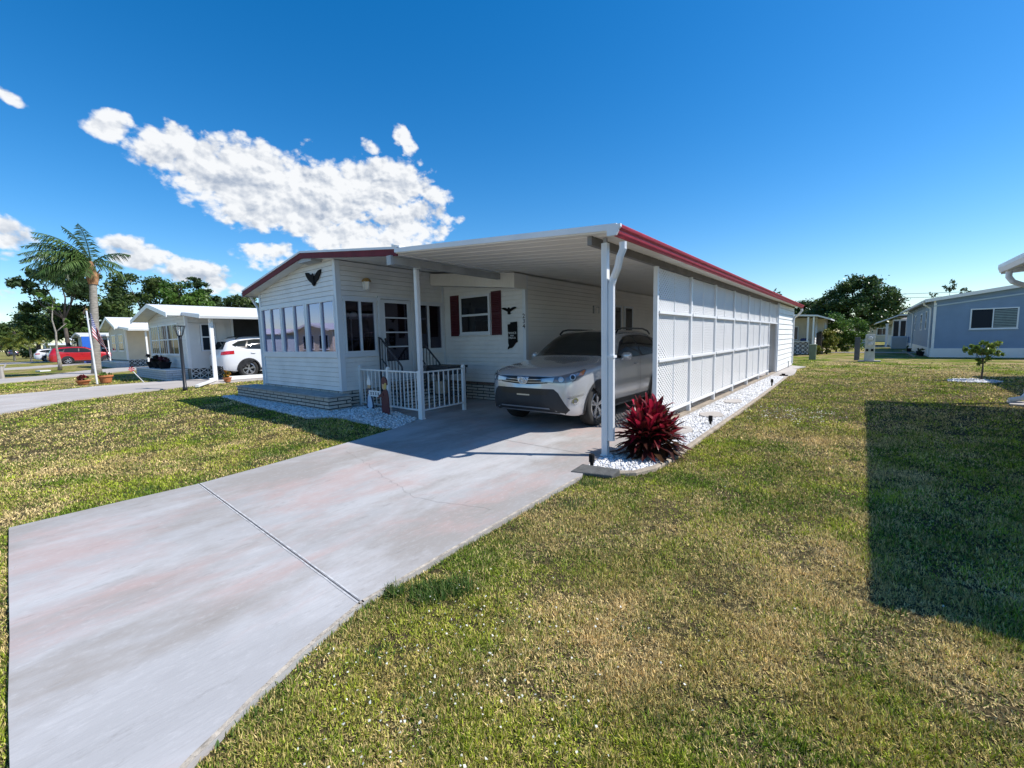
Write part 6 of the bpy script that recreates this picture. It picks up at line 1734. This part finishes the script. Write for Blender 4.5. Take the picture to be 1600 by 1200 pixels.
n3, P3 = neighbour('mobile_home', 'white flat looking home with a blue end wall behind the red car', (-60.9, 7.4, .12), w=6, zb=.45, eave=2.75, ridge=3.1, rx=-3, mat='n_palblue', over=.5, cp=(4.2, .8, 10, 2.6), posts=(.9, 5), shutters=False)
mb = MB(); mb.box(.04, .12, -.45, .75, .05, 2.62); P3('blue_panel', mb, M['tarp'])
mb = MB(); mb.box(.10, .16, .95, 3.2, .7, 2.3); P3('opening_shade_slab', mb, M['screen'])  # solid dark slab painted in for the shaded carport opening
mb = MB(); mb.box(.16, .22, .95, 3.2, 1.38, 1.50); P3('white_bar', mb, M['white'])
n4, _ = neighbour('mobile_home', 'white home half hidden by palms beyond the red car', (-82, 9, .08), w=6, eave=2.7, ridge=3.1, front_win=[(1, 2.4, 1.1, 2.2, [1.7], []), (3.4, 5, 1.1, 2.2, [4.2], [])], cp=(3.5, -.3, 9, 2.5), shutters=False, skirt='', expo=.4)
n5, _ = neighbour('mobile_home', 'low pale grey home at the far end of the street', (-150, 11.0, .08), w=7, eave=2.7, ridge=3.1, mat='n_palblue', front_win=[(1, 3, 1.1, 2.2, [2], [])], cp=(4, -.3, 9, 2.5), shutters=False, skirt='', expo=.5)
# across the street: only seen mirrored in the lanai glass
for i, (x, m_, lab) in enumerate([(-20, 'n_white', 'white home across the street, mirrored in the right front window'), (-36, 'n_cream', 'cream home across the street, mirrored in the middle front window'), (-52, 'n_palblue', 'pale blue home across the street, mirrored in the left front window')]):
    neighbour('mobile_home', lab, (x - 6, -9.6, 0), math.pi, w=6.4, L=12, mat=m_, eave=2.8, ridge=3.4, rx=-3.2, front_win=[(.8, 2.4, 1.0, 2.3, [1.6], []), (3.4, 5.4, 1.0, 2.3, [4.4], [])], cp=(3.6, -.2, 9, 2.55), skirt='', shutters=False)
palm('queen_palm', 'palm across the street, mirrored in the front windows', (-30, -9, 0), (-30, -9, 5), .2, .15, fan_fronds(20, 75, -25, 2.4, 9), M['leaf_palm'], leaflet=.6, seed=3, n_leaf=24, wleaf=.07)

# blue home on the right
bh, PB = neighbour('blue_home', 'blue sided home with white skirting and a wide white window at the back right', (3.0 + 9.0, 34.0, 0), w=9.0, L=19, zb=.48, eave=3.25, ridge=4.08, rx=-3.6, mat='n_blue', over=.30, cp=None, skirt='', shutters=False, front_win=[(1.45, 3.2, 1.50, 2.60, [2.30], [])], expo=.15)
FWb = Wall((-9.0, 0), (1, 0), (0, -1))
mb = MB(); FWb.box(mb, -.02, 9.02, -.01, .03, -.02, .48)
k = .1
while k < 9: FWb.box(mb, k, k + .02, .03, .038, .0, .46); k += .12
PB('skirting', mb, M['white'])
mb = MB()
zf = lambda a: 2.80 + a * .13
mb.hexa([FWb.p(0, .03, 2.80), FWb.p(5.4, .03, 3.5), FWb.p(5.4, .06, 3.5), FWb.p(0, .06, 2.80), FWb.p(0, .03, 2.87), FWb.p(5.4, .03, 3.57), FWb.p(5.4, .06, 3.57), FWb.p(0, .06, 2.87)])
PB('gable_trim', mb, M['n_palblue'])
mb = MB(); FWb.box(mb, 0, .12, .002, .045, .0, 3.0); PB('corner_board', mb, M['white'])
gl = MB(); gl.add([FWb.p(2.34, .034, 1.57), FWb.p(3.13, .034, 1.57), FWb.p(3.13, .034, 2.53), FWb.p(2.34, .034, 2.53)], [(0, 1, 2, 3)])
mb = MB()
for i in range(11): FWb.box(mb, 2.34, 3.13, .0335, .037, 1.58 + i * .085, 1.58 + i * .085 + .06)
PB('window_blind', mb, pm('green_grey_blind', (.20, .27, .28), .5, .1, 6))
LWb = Wall((-9.0, 19), (0, -1), (-1, 0))
for (a, b, z0, z1) in ((15.7, 16.5, 1.55, 2.68), (12.7, 13.8, 1.5, 2.6), (8.5, 9.3, 1.5, 2.6)):
    LWb.window(bh, 19 - (19 - a), b, z0, z1, fr=.07, n1=.05, horiz=[(z0 + z1) / 2], local=True)
for a in (18.55, 7.2):
    mb = MB(); mb.tube([LWb.p(a, .38, 3.1), LWb.p(a, .35, 2.95), LWb.p(a, .08, 2.75), LWb.p(a, .06, 2.5), LWb.p(a, .06, .1)], .05, 8); PB('downspout', mb, M['white'])
mb = MB(); LWb.box(mb, 0, 19, -.01, .03, -.02, .5); PB('side_skirting', mb, M['white'])
mb = MB(); LWb.box(mb, 0, 19, .40, .50, 3.03, 3.16); PB('gutter', mb, M['white'])
mb = MB(); mb.box(-.02, .02, 0, .6, 0, 0); 
setp(put('garden_edging', MB().box(2.35, 2.42, 34.4, 44.5, -.05, .05), M['curb']), 'pale concrete edging beside the blue home', 'edging')
for i, (x, y, lab) in enumerate([(2.72, 35.2, 'small black pot nearest the corner of the blue home'), (2.70, 36.3, 'small black pot a little behind the first one by the blue home'), (2.6, 42.0, 'black pot farther along the side of the blue home')]):
    p_ = thing('plant_pot', lab, 'pot', (x, y, 0), group='black pots beside the blue home')
    mb = MB(); mb.lathe([(.0, .0), (.10, 0), (.14, .24), (.15, .26), (.12, .26), (.0, .22)], (x, y, 0), 'z', 14); put('pot', mb, M['black'], p_)
    V, F, A = leaf_cloud([(x, y, .34, .12, .12, .1)], 60, .05, 5, 60 + i); put('foliage', np_mesh('foliage', V, F, M['leaf_deep'], {'rnd': A}), None, p_, fix=False)
rx_ = thing('electric_meter_box', 'grey box on a short post in front of the blue wall', 'utility box', (4.75, 33.4, 0))
mb = MB(); mb.box(4.72, 4.78, 33.4, 33.46, 0, .40); put('post', mb, M['grey_beam'], rx_)
mb = MB(); mb.box(4.52, 4.98, 33.3, 33.5, .40, .62); put('box', mb, pm('grey_box', (.22, .24, .28), .5, .1, 5), rx_, bevel=.01)
# white annex with dark doors beyond the blue home
an = thing('screened_annex', 'small white annex with sloping roof and dark screened doors beyond the blue home', 'annex', (2.9, 56, 0))
A1 = Wall((2.2, 56), (1, 0), (0, -1)); A2 = Wall((2.2, 66), (0, -1), (-1, 0))
mb = MB(); mb.box(2.2, 6, 56, 66, 0, 2.6); put('wall', mb, M['n_white'], an)
mb = MB(); roof_slab(mb, [(.9, 2.35), (2.6, 3.05), (6.2, 3.1)], 55.4, 66.2, .09); put('roof', mb, M['roof'], an)
for a in (.05, .55):
    mb = MB(); A1.box(mb, a, a + .36, .003, .03, .35, 2.45); put('screen_door', mb, M['screen'], an)
for a in (1.5, 4.0, 6.5):
    mb = MB(); A2.box(mb, a, a + .9, .003, .03, 1.1, 2.2); put('window', mb, M['glass_dark'], an)
wp = thing('white_post', 'lone white gate post by the path beyond the lawn', 'post', (1.75, 55.5, 0)); mb = MB(); mb.box(1.66, 1.84, 55.4, 55.6, 0, 2.15); put('shaft', mb, M['n_white'], wp); mb = MB(); mb.box(1.62, 1.88, 55.36, 55.64, 2.15, 2.22); put('cap', mb, M['n_white'], wp)
ac = thing('air_conditioner', 'pale grey air conditioner cabinet beside the blue home side wall', 'air conditioner', (2.4, 50, 0))
mb = MB(); mb.box(1.9, 2.9, 49.6, 50.4, 0, 1.05); put('cabinet', mb, M['n_palblue'], ac, bevel=.02)
mb = MB()
for i in range(10): mb.box(1.95, 2.85, 49.585, 49.6, .12 + i * .085, .16 + i * .085)
put('grille', mb, M['grey_beam'], ac)
# far grey-roofed house
gh = thing('grey_roof_house', 'pale house with a grey hipped roof far behind the shrubs', 'house', (1.4, 84, 0))
mb = MB(); mb.box(-1.6, 7, 84, 94, 0, 2.6); put('wall', mb, M['n_cream'], gh)
mb = MB(); mb.add([(-2.1, 83.5, 2.55), (7.5, 83.5, 2.55), (7.5, 94.5, 2.55), (-2.1, 94.5, 2.55), (.8, 88, 4.0), (5, 88, 4.0)], [(0, 1, 5, 4), (1, 2, 5), (2, 3, 4, 5), (3, 0, 4), (3, 2, 1, 0)]); put('roof', mb, pm('grey_shingles', (.24, .22, .21), .9, .25, 3, .6, 20), gh)
Wg = Wall((-1.6, 84), (1, 0), (0, -1)); Wg.window(gh, 3.1, 4.4, .9, 2.0, fr=.1, vert=[3.75]); Wg.window(gh, .9, 1.7, .9, 2.0, fr=.1)
mb = MB(); mb.box(-.2, .8, 61.0, 61.6, 0, 1.0)
setp(put('garden_cabinet', mb, M['n_white'], bevel=.02), 'small white cabinet standing on the far path', 'cabinet')
# cream back house with patio
nb = thing('back_house', 'cream flat-roofed house with breeze block patio wall behind the store room', 'house', (-3, 37, 0))
B1 = Wall((-9, 38.6), (1, 0), (0, -1)); B2 = Wall((-2.62, 36.6), (0, 1), (1, 0)); B3 = Wall((-2.95, 38.6), (0, -1), (-1, 0))
mb = MB(); B1.siding(mb, 0, 6.4, .1, 2.6); put('front_wall', mb, M['n_cream'], nb, fix=False)
mb = MB(); B2.siding(mb, 0, 9, .05, 2.55, expo=.2, lap=.03); put('side_wall', mb, M['siding'], nb, fix=False)
mb = MB(); mb.box(-9, -2.2, 38.62, 45.6, 0, 2.5); put('core', mb, M['n_cream'], nb)
mb = MB(); roof_slab(mb, [(-9.2, 3.2), (-2.5, 2.72), (-1.75, 2.45)], 36.3, 46, .10); put('roof', mb, M['roof'], nb)
for x in (-3.02, -2.70):
    mb = MB(); mb.box(x - .05, x + .05, 36.5, 36.6, .9 if x < -2.8 else 0, 2.62); put('patio_post', mb, M['white'], nb)
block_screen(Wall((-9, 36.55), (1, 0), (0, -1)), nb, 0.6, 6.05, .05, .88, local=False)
mb = MB(); mb.box(-9, -2.9, 36.45, 36.66, .88, .93); put('wall_cap', mb, M['n_white'], nb)
B1.window(nb, 4.75, 5.25, 1.0, 2.0, fr=.05)
setp(put('patio_grill', MB().prism([(-3.45, .95), (-3.05, .95), (-3.0, 1.02), (-3.08, 1.14), (-3.42, 1.14), (-3.5, 1.02)], lambda a, b, d: (a, d, b), 37.0, 37.5), pm('blue_cover', (.03, .05, .14), .6, .1, 5)), 'dark blue covered grill behind the breeze block wall', 'grill')
gp = thing('gate_panel', 'dark fence panel between the cream back house and the shrubs', 'gate', (-2.2, 40, 0)); mb = MB(); mb.box(-2.60, -2.30, 37.9, 37.95, .1, 1.5); put('panel', mb, M['screen'], gp)
mb = MB(); mb.box(-2.33, -2.27, 37.88, 37.97, 0, 1.6); put('post', mb, M['bark'], gp)
# utility pedestals
ped = thing('green_pedestal', 'dull green utility pedestal on the grass behind the store room', 'utility pedestal', (-2.17, 29.6, 0))
mb = MB(); mb.box(-2.33, -2.01, 29.5, 29.72, 0, .82); put('cabinet', mb, pm('pedestal_green', (.16, .20, .14), .6, .1, 5), ped, bevel=.02)
mb = MB(); mb.box(-2.35, -1.99, 29.48, 29.74, .82, .87); put('lid', mb, pm('pedestal_lid', (.28, .33, .24), .6, .1, 5), ped, bevel=.01)
ms = thing('meter_post', 'dark square utility post left of the pale meter pedestal', 'post', (-.24, 29.4, 0)); mb = MB(); mb.box(-.33, -.10, 29.3, 29.45, 0, 1.22); put('post', mb, pm('dark_post', (.09, .10, .11), .7, .15, 8), ms, bevel=.01)
mp_ = thing('meter_pedestal', 'pale grey meter pedestal with two round meters and sockets', 'utility pedestal', (.28, 28.9, 0))
mb = MB(); mb.hexa([(.08, 28.8, 0), (.50, 28.8, 0), (.50, 29.02, 0), (.08, 29.02, 0), (.10, 28.84, 1.36), (.48, 28.84, 1.36), (.48, 29.0, 1.36), (.10, 29.0, 1.36)]); put('cabinet', mb, pm('meter_grey', (.50, .50, .46), .55, .1, 5), mp_, bevel=.015)
for z_ in (1.16, .86):
    mb = MB(); mb.lathe([(.0, -.10), (.085, -.09), (.10, .0)], (.30, 28.82, z_), 'y', 18); put('meter', mb, M['plate'], mp_)
for x_ in (.19, .39):
    mb = MB(); mb.box(x_ - .05, x_ + .05, 28.79, 28.82, .50, .62); put('socket', mb, M['black'], mp_)
setp(put('meter_slab', MB().box(-.15, .75, 28.65, 29.15, -.03, .03), M['old_conc']), 'small concrete slab under the meter pedestal', 'slab')
# far utility pole with wires
up_ = thing('utility_pole', 'distant utility pole with crossarms above the blue home roofline', 'utility pole', (5.3, 120, 0))
mb = MB(); mb.tube([(5.3, 120, 0), (5.3, 120, 9.4)], [.16, .11], 8); put('pole', mb, M['bark'], up_)
for z_ in (8.9, 8.1): mb = MB(); mb.box(4.2, 6.4, 119.95, 120.05, z_, z_ + .1); put('crossarm', mb, M['bark'], up_)
mb = MB()
for z_, x_ in ((9.0, 4.3), (9.0, 6.3), (8.2, 4.3), (8.2, 6.3)): mb.tube([(x_, 120, z_), (x_ - 15, 121, z_ - .6), (x_ - 30, 122, z_)], .02, 4); mb.tube([(x_, 120, z_), (x_ + 15, 119, z_ - .6), (x_ + 30, 118, z_)], .02, 4)
put('wire', mb, M['black'], up_)
# neighbour to the right of the camera: carport roof that throws the big shadow
rn = thing('right_neighbour_home', 'white neighbouring home at the right edge with carport roof corner and downspout', 'mobile home', (5.2, 4.4, 0))
mb = MB(); roof_slab(mb, [(2.29, 2.80), (5.2, 3.0), (8.6, 3.37), (12, 2.9)], 4.25, 13.6, .07); put('roof', mb, M['roof'], rn)
mb = MB(); mb.prism([(0, 0), (-.08, 0), (-.11, .09), (-.11, .16), (0, .16)], lambda a, b, d: (2.24 + a, d, 2.66 + b), 4.22, 13.62); put('gutter', mb, M['white'], rn)
mb = MB(); mb.hexa([(2.18, 13.6, 2.63), (5.2, 13.6, 2.84), (5.2, 13.64, 2.84), (2.18, 13.64, 2.63), (2.18, 13.6, 2.82), (5.2, 13.6, 3.03), (5.2, 13.64, 3.03), (2.18, 13.64, 2.82)]); put('fascia', mb, M['white'], rn)
mb = MB(); mb.tube([(2.24, 13.3, 2.67), (2.24, 13.3, 2.54), (2.30, 13.3, 2.44), (2.44, 13.35, 2.37), (2.60, 13.4, 2.31), (2.66, 13.4, 2.17), (2.66, 13.4, .18), (2.60, 13.36, .08), (2.40, 13.3, .03)], .05, 10); put('downspout', mb, M['white_metal'], rn)
for y_ in (4.7, 9.0, 13.3):
    mb = MB(); mb.box(2.70, 2.78, y_, y_ + .08, 0, 2.73); put('carport_post', mb, M['white_metal'], rn)
mb = MB(); Wall((5.2, 21.7), (0, -1), (-1, 0)).siding(mb, 0, 16.5, .1, 2.85); mb.box(5.21, 11.8, 5.2, 21.7, .1, 2.8); put('wall', mb, M['siding'], rn, fix=False)
mb = MB(); roof_slab(mb, [(4.9, 2.85), (8.6, 3.3), (12, 2.85)], 13.5, 21.75, .07); put('rear_roof', mb, M['roof'], rn)
setp(put('splash_stones', MB().prism([(2.35, 12.9), (2.7, 12.85), (3.0, 13.4), (2.4, 13.5)], lambda a, b, d: (a, b, d), -.05, .0), M['old_conc']), 'pale splash pad under the downspout at the right edge', 'splash pad')

# ---------------------------------------------------------------- small things on the left lawns
fp = thing('flagpole', 'white pole flying a draped stars and stripes flag on the neighbouring lawn', 'flagpole', (-23.76, 3.01, .13))
mb = MB(); mb.tube([(-23.76, 3.01, .10), (-23.82, 2.96, 3.0)], [.035, .028], 8); put('pole', mb, M['white_metal'], fp)
mb = MB(); mb.lathe([(.0, -.05), (.045, -.02), (.045, .02), (.0, .05)], (-23.82, 2.96, 3.05), 'z', 10); put('finial', mb, M['brass'], fp)
M['flag_red'] = pm('flag_red', (.42, .03, .05), .8, .05, 8); M['flag_white'] = pm('flag_white', (.74, .72, .72), .8, .03, 8); M['flag_blue'] = pm('flag_blue', (.03, .05, .20), .8, .05, 8)
mb = MB(); nu, nv = 44, 26
for i in range(nu + 1):
    for j in range(nv + 1):
        u, v = i / nu, j / nv          # u: along the fly, v: down the hoist
        # hanging cloth: the fly sags straight down beside the pole
        y = 3.0 + .05 + .62 * math.sin(u * 1.35) * (.35 + .65 * v) * .75
        z = 2.92 - v * .92 - u * .82 - .10 * u * v
        x = -23.8 + .07 * math.sin(u * 9 + v * 2.0) + .05 * math.sin(u * 17 + v * 5)
        mb.v.append((x, y, z))
for i in range(nu):
    for j in range(nv):
        a = i * (nv + 1) + j; mb.f.append((a, a + 1, a + nv + 2, a + nv + 1))
        stripe = (j // 2) % 2
        can = i < nu * .42 and j < 14
        mi = (2 if can else (0 if stripe == 0 else 1))
        if can and (i % 2 == 1) and (j % 2 == (1 if (i // 2) % 2 else 0)): mi = 1
        mb.m.append(mi)
fl = put('flag', mb, [M['flag_red'], M['flag_white'], M['flag_blue']], fp, smooth=True, fix=False)
md = fl.modifiers.new('s', 'SOLIDIFY'); md.thickness = .006
# lamp post between the lawns
lp = thing('lamp_post', 'black lamp post with open lantern head at the edge of the near lawn', 'street lamp', (-18.2, 4.5, .02))
x, y = -18.2, 4.5
mb = MB(); mb.tube([(x, y, -.05), (x, y, .12), (x, y, .14), (x, y, 1.75), (x, y, 1.9)], [.075, .075, .055, .05, .06], 12); put('shaft', mb, M['black_metal'], lp, smooth=True)
mb = MB()
for k in range(6):
    t_ = k * math.pi / 3; mb.bar((x + .07 * math.cos(t_), y + .07 * math.sin(t_), 1.88), (x + .17 * math.cos(t_), y + .17 * math.sin(t_), 2.22), .02)
mb.lathe([(.165, 2.2), (.18, 2.2), (.18, 2.225), (.165, 2.225), (.165, 2.2)], (x, y, 0), 'z', 6); mb.lathe([(.0, 1.86), (.09, 1.88), (.09, 1.9), (0, 1.9)], (x, y, 0), 'z', 12); put('lantern_frame', mb, M['black_metal'], lp)
mb = MB(); mb.lathe([(0, 1.9), (.03, 1.9), (.035, 2.06), (.0, 2.09)], (x, y, 0), 'z', 10); put('bulb', mb, M['opal'], lp)
# pots
def potted(label, x, y, z, r, h, mat, leaf, n=160, ls=.06, fh=.25, group=None, name='flower_pot'):
    p_ = thing(name, label, 'flower pot', (x, y, z), group=group)
    mb = MB(); mb.lathe([(.0, 0), (r * .68, 0), (r * .95, h * .8), (r * 1.06, h * .8), (r * 1.06, h), (r * .9, h), (r * .85, h * .85), (0, h * .85)], (x, y, z), 'z', 20); put('pot', mb, mat, p_)
    V, F, A = leaf_cloud([(x, y, z + h + fh * .4, r * .9, r * .9, fh * .5)], n, ls, 8, int(abs(x * 31 + y * 7)) % 97, 1, .3); put('foliage', np_mesh('foliage', V, F, leaf, {'rnd': A}), None, p_, fix=False)
M['terracotta'] = pm('terracotta', (.50, .18, .07), .8, .12, 8)
M['leaf_redflower'] = rand_mat('red_flowers', [(.03, .05, .015), (.08, .03, .02), (.20, .02, .03), (.30, .03, .04)], .6, .3, .2)
M['leaf_purple'] = rand_mat('dark_purple_leaves', [(.012, .018, .010), (.03, .03, .02), (.06, .03, .04), (.25, .05, .10)], .6, .3, .2)
potted('large terracotta pot at the foot of the palm, right of the flagpole', -23.95, 3.30, .13, .24, .30, M['terracotta'], M['leaf_bright'], 60, .05, .1)
potted('low bowl of dark red flowers left of the flagpole', -23.8, 2.62, .13, .22, .16, M['terracotta'], M['leaf_redflower'], 240, .05, .22)
for i, (x, lab) in enumerate([(-26.3, 'dark leafy pot on the white planter, farthest left'), (-25.3, 'dark leafy pot in the middle of the white planter'), (-24.3, 'dark leafy pot on the white planter, nearest its right end')]):
    potted(lab, x, 5.35, .54, .24, .30, M['black'], M['leaf_purple'], 200, .07, .34, 'dark pots on the white planter')
potted('small pot of orange flowers at the base of the neighbouring white carport post', -19.75, 6.30, .07, .15, .18, M['terracotta'], rand_mat('orange_flowers', [(.05, .09, .02), (.12, .16, .03), (.5, .2, .03), (.6, .25, .05)], .6, .3, .2), 160, .05, .3)
sp_ = thing('garden_pinwheel', 'small red pinwheel on a tilted stick in the neighbouring lawn', 'garden ornament', (-22.7, 4.1, .12))
mb = MB(); mb.bar((-22.6, 4.25, .1), (-22.85, 3.95, .62), .02); put('stick', mb, M['white'], sp_)
mb = MB()
for k in range(6):
    t_ = k * math.pi / 3; c = Vector((-22.80, 3.93, .66)); a = Vector((.3, math.cos(t_), math.sin(t_))) * .11; b = Vector((.3, math.cos(t_ + .6), math.sin(t_ + .6))) * .09
    mb.prism([(0, 0), (1, 0), (0, 1)], lambda p, q, d: tuple(c + a * p + b * q + Vector((d, 0, 0))), 0, .012)
put('vanes', mb, M['flag_red'], sp_)
ring = [(-32.0 + .7 * math.cos(k * .5236), 4.1 + .6 * math.sin(k * .5236)) for k in range(12)]
for i, (x, y, lab) in enumerate([(-33, .80, 'pale figure-shaped lawn marker post at the street edge, nearest one'), (-43, 2.3, 'low white edging stones by the thin tree')]):
    if i == 0:
        mk = thing('marker_post', 'pale forked marker post at the street edge of the far lawn', 'post', (x, y, .18))
        mb = MB(); mb.tube([(x, y, .1), (x, y, .55), (x, y + .02, .75)], [.10, .07, .05], 8); mb.tube([(x, y, .5), (x, y - .18, .85)], [.05, .03], 6); mb.tube([(x, y, .5), (x, y + .20, .88)], [.05, .03], 6); put('body', mb, M['old_conc'], mk)
    else:
        setp(put('edging_stones', drape_mesh('edging_stones', [(-40.2, 2.35), (-40.2, 2.9), (-39.9, 3.0), (-39.4, 2.5)], .3, .04, M['n_white']), None, fix=False), lab, 'edging')
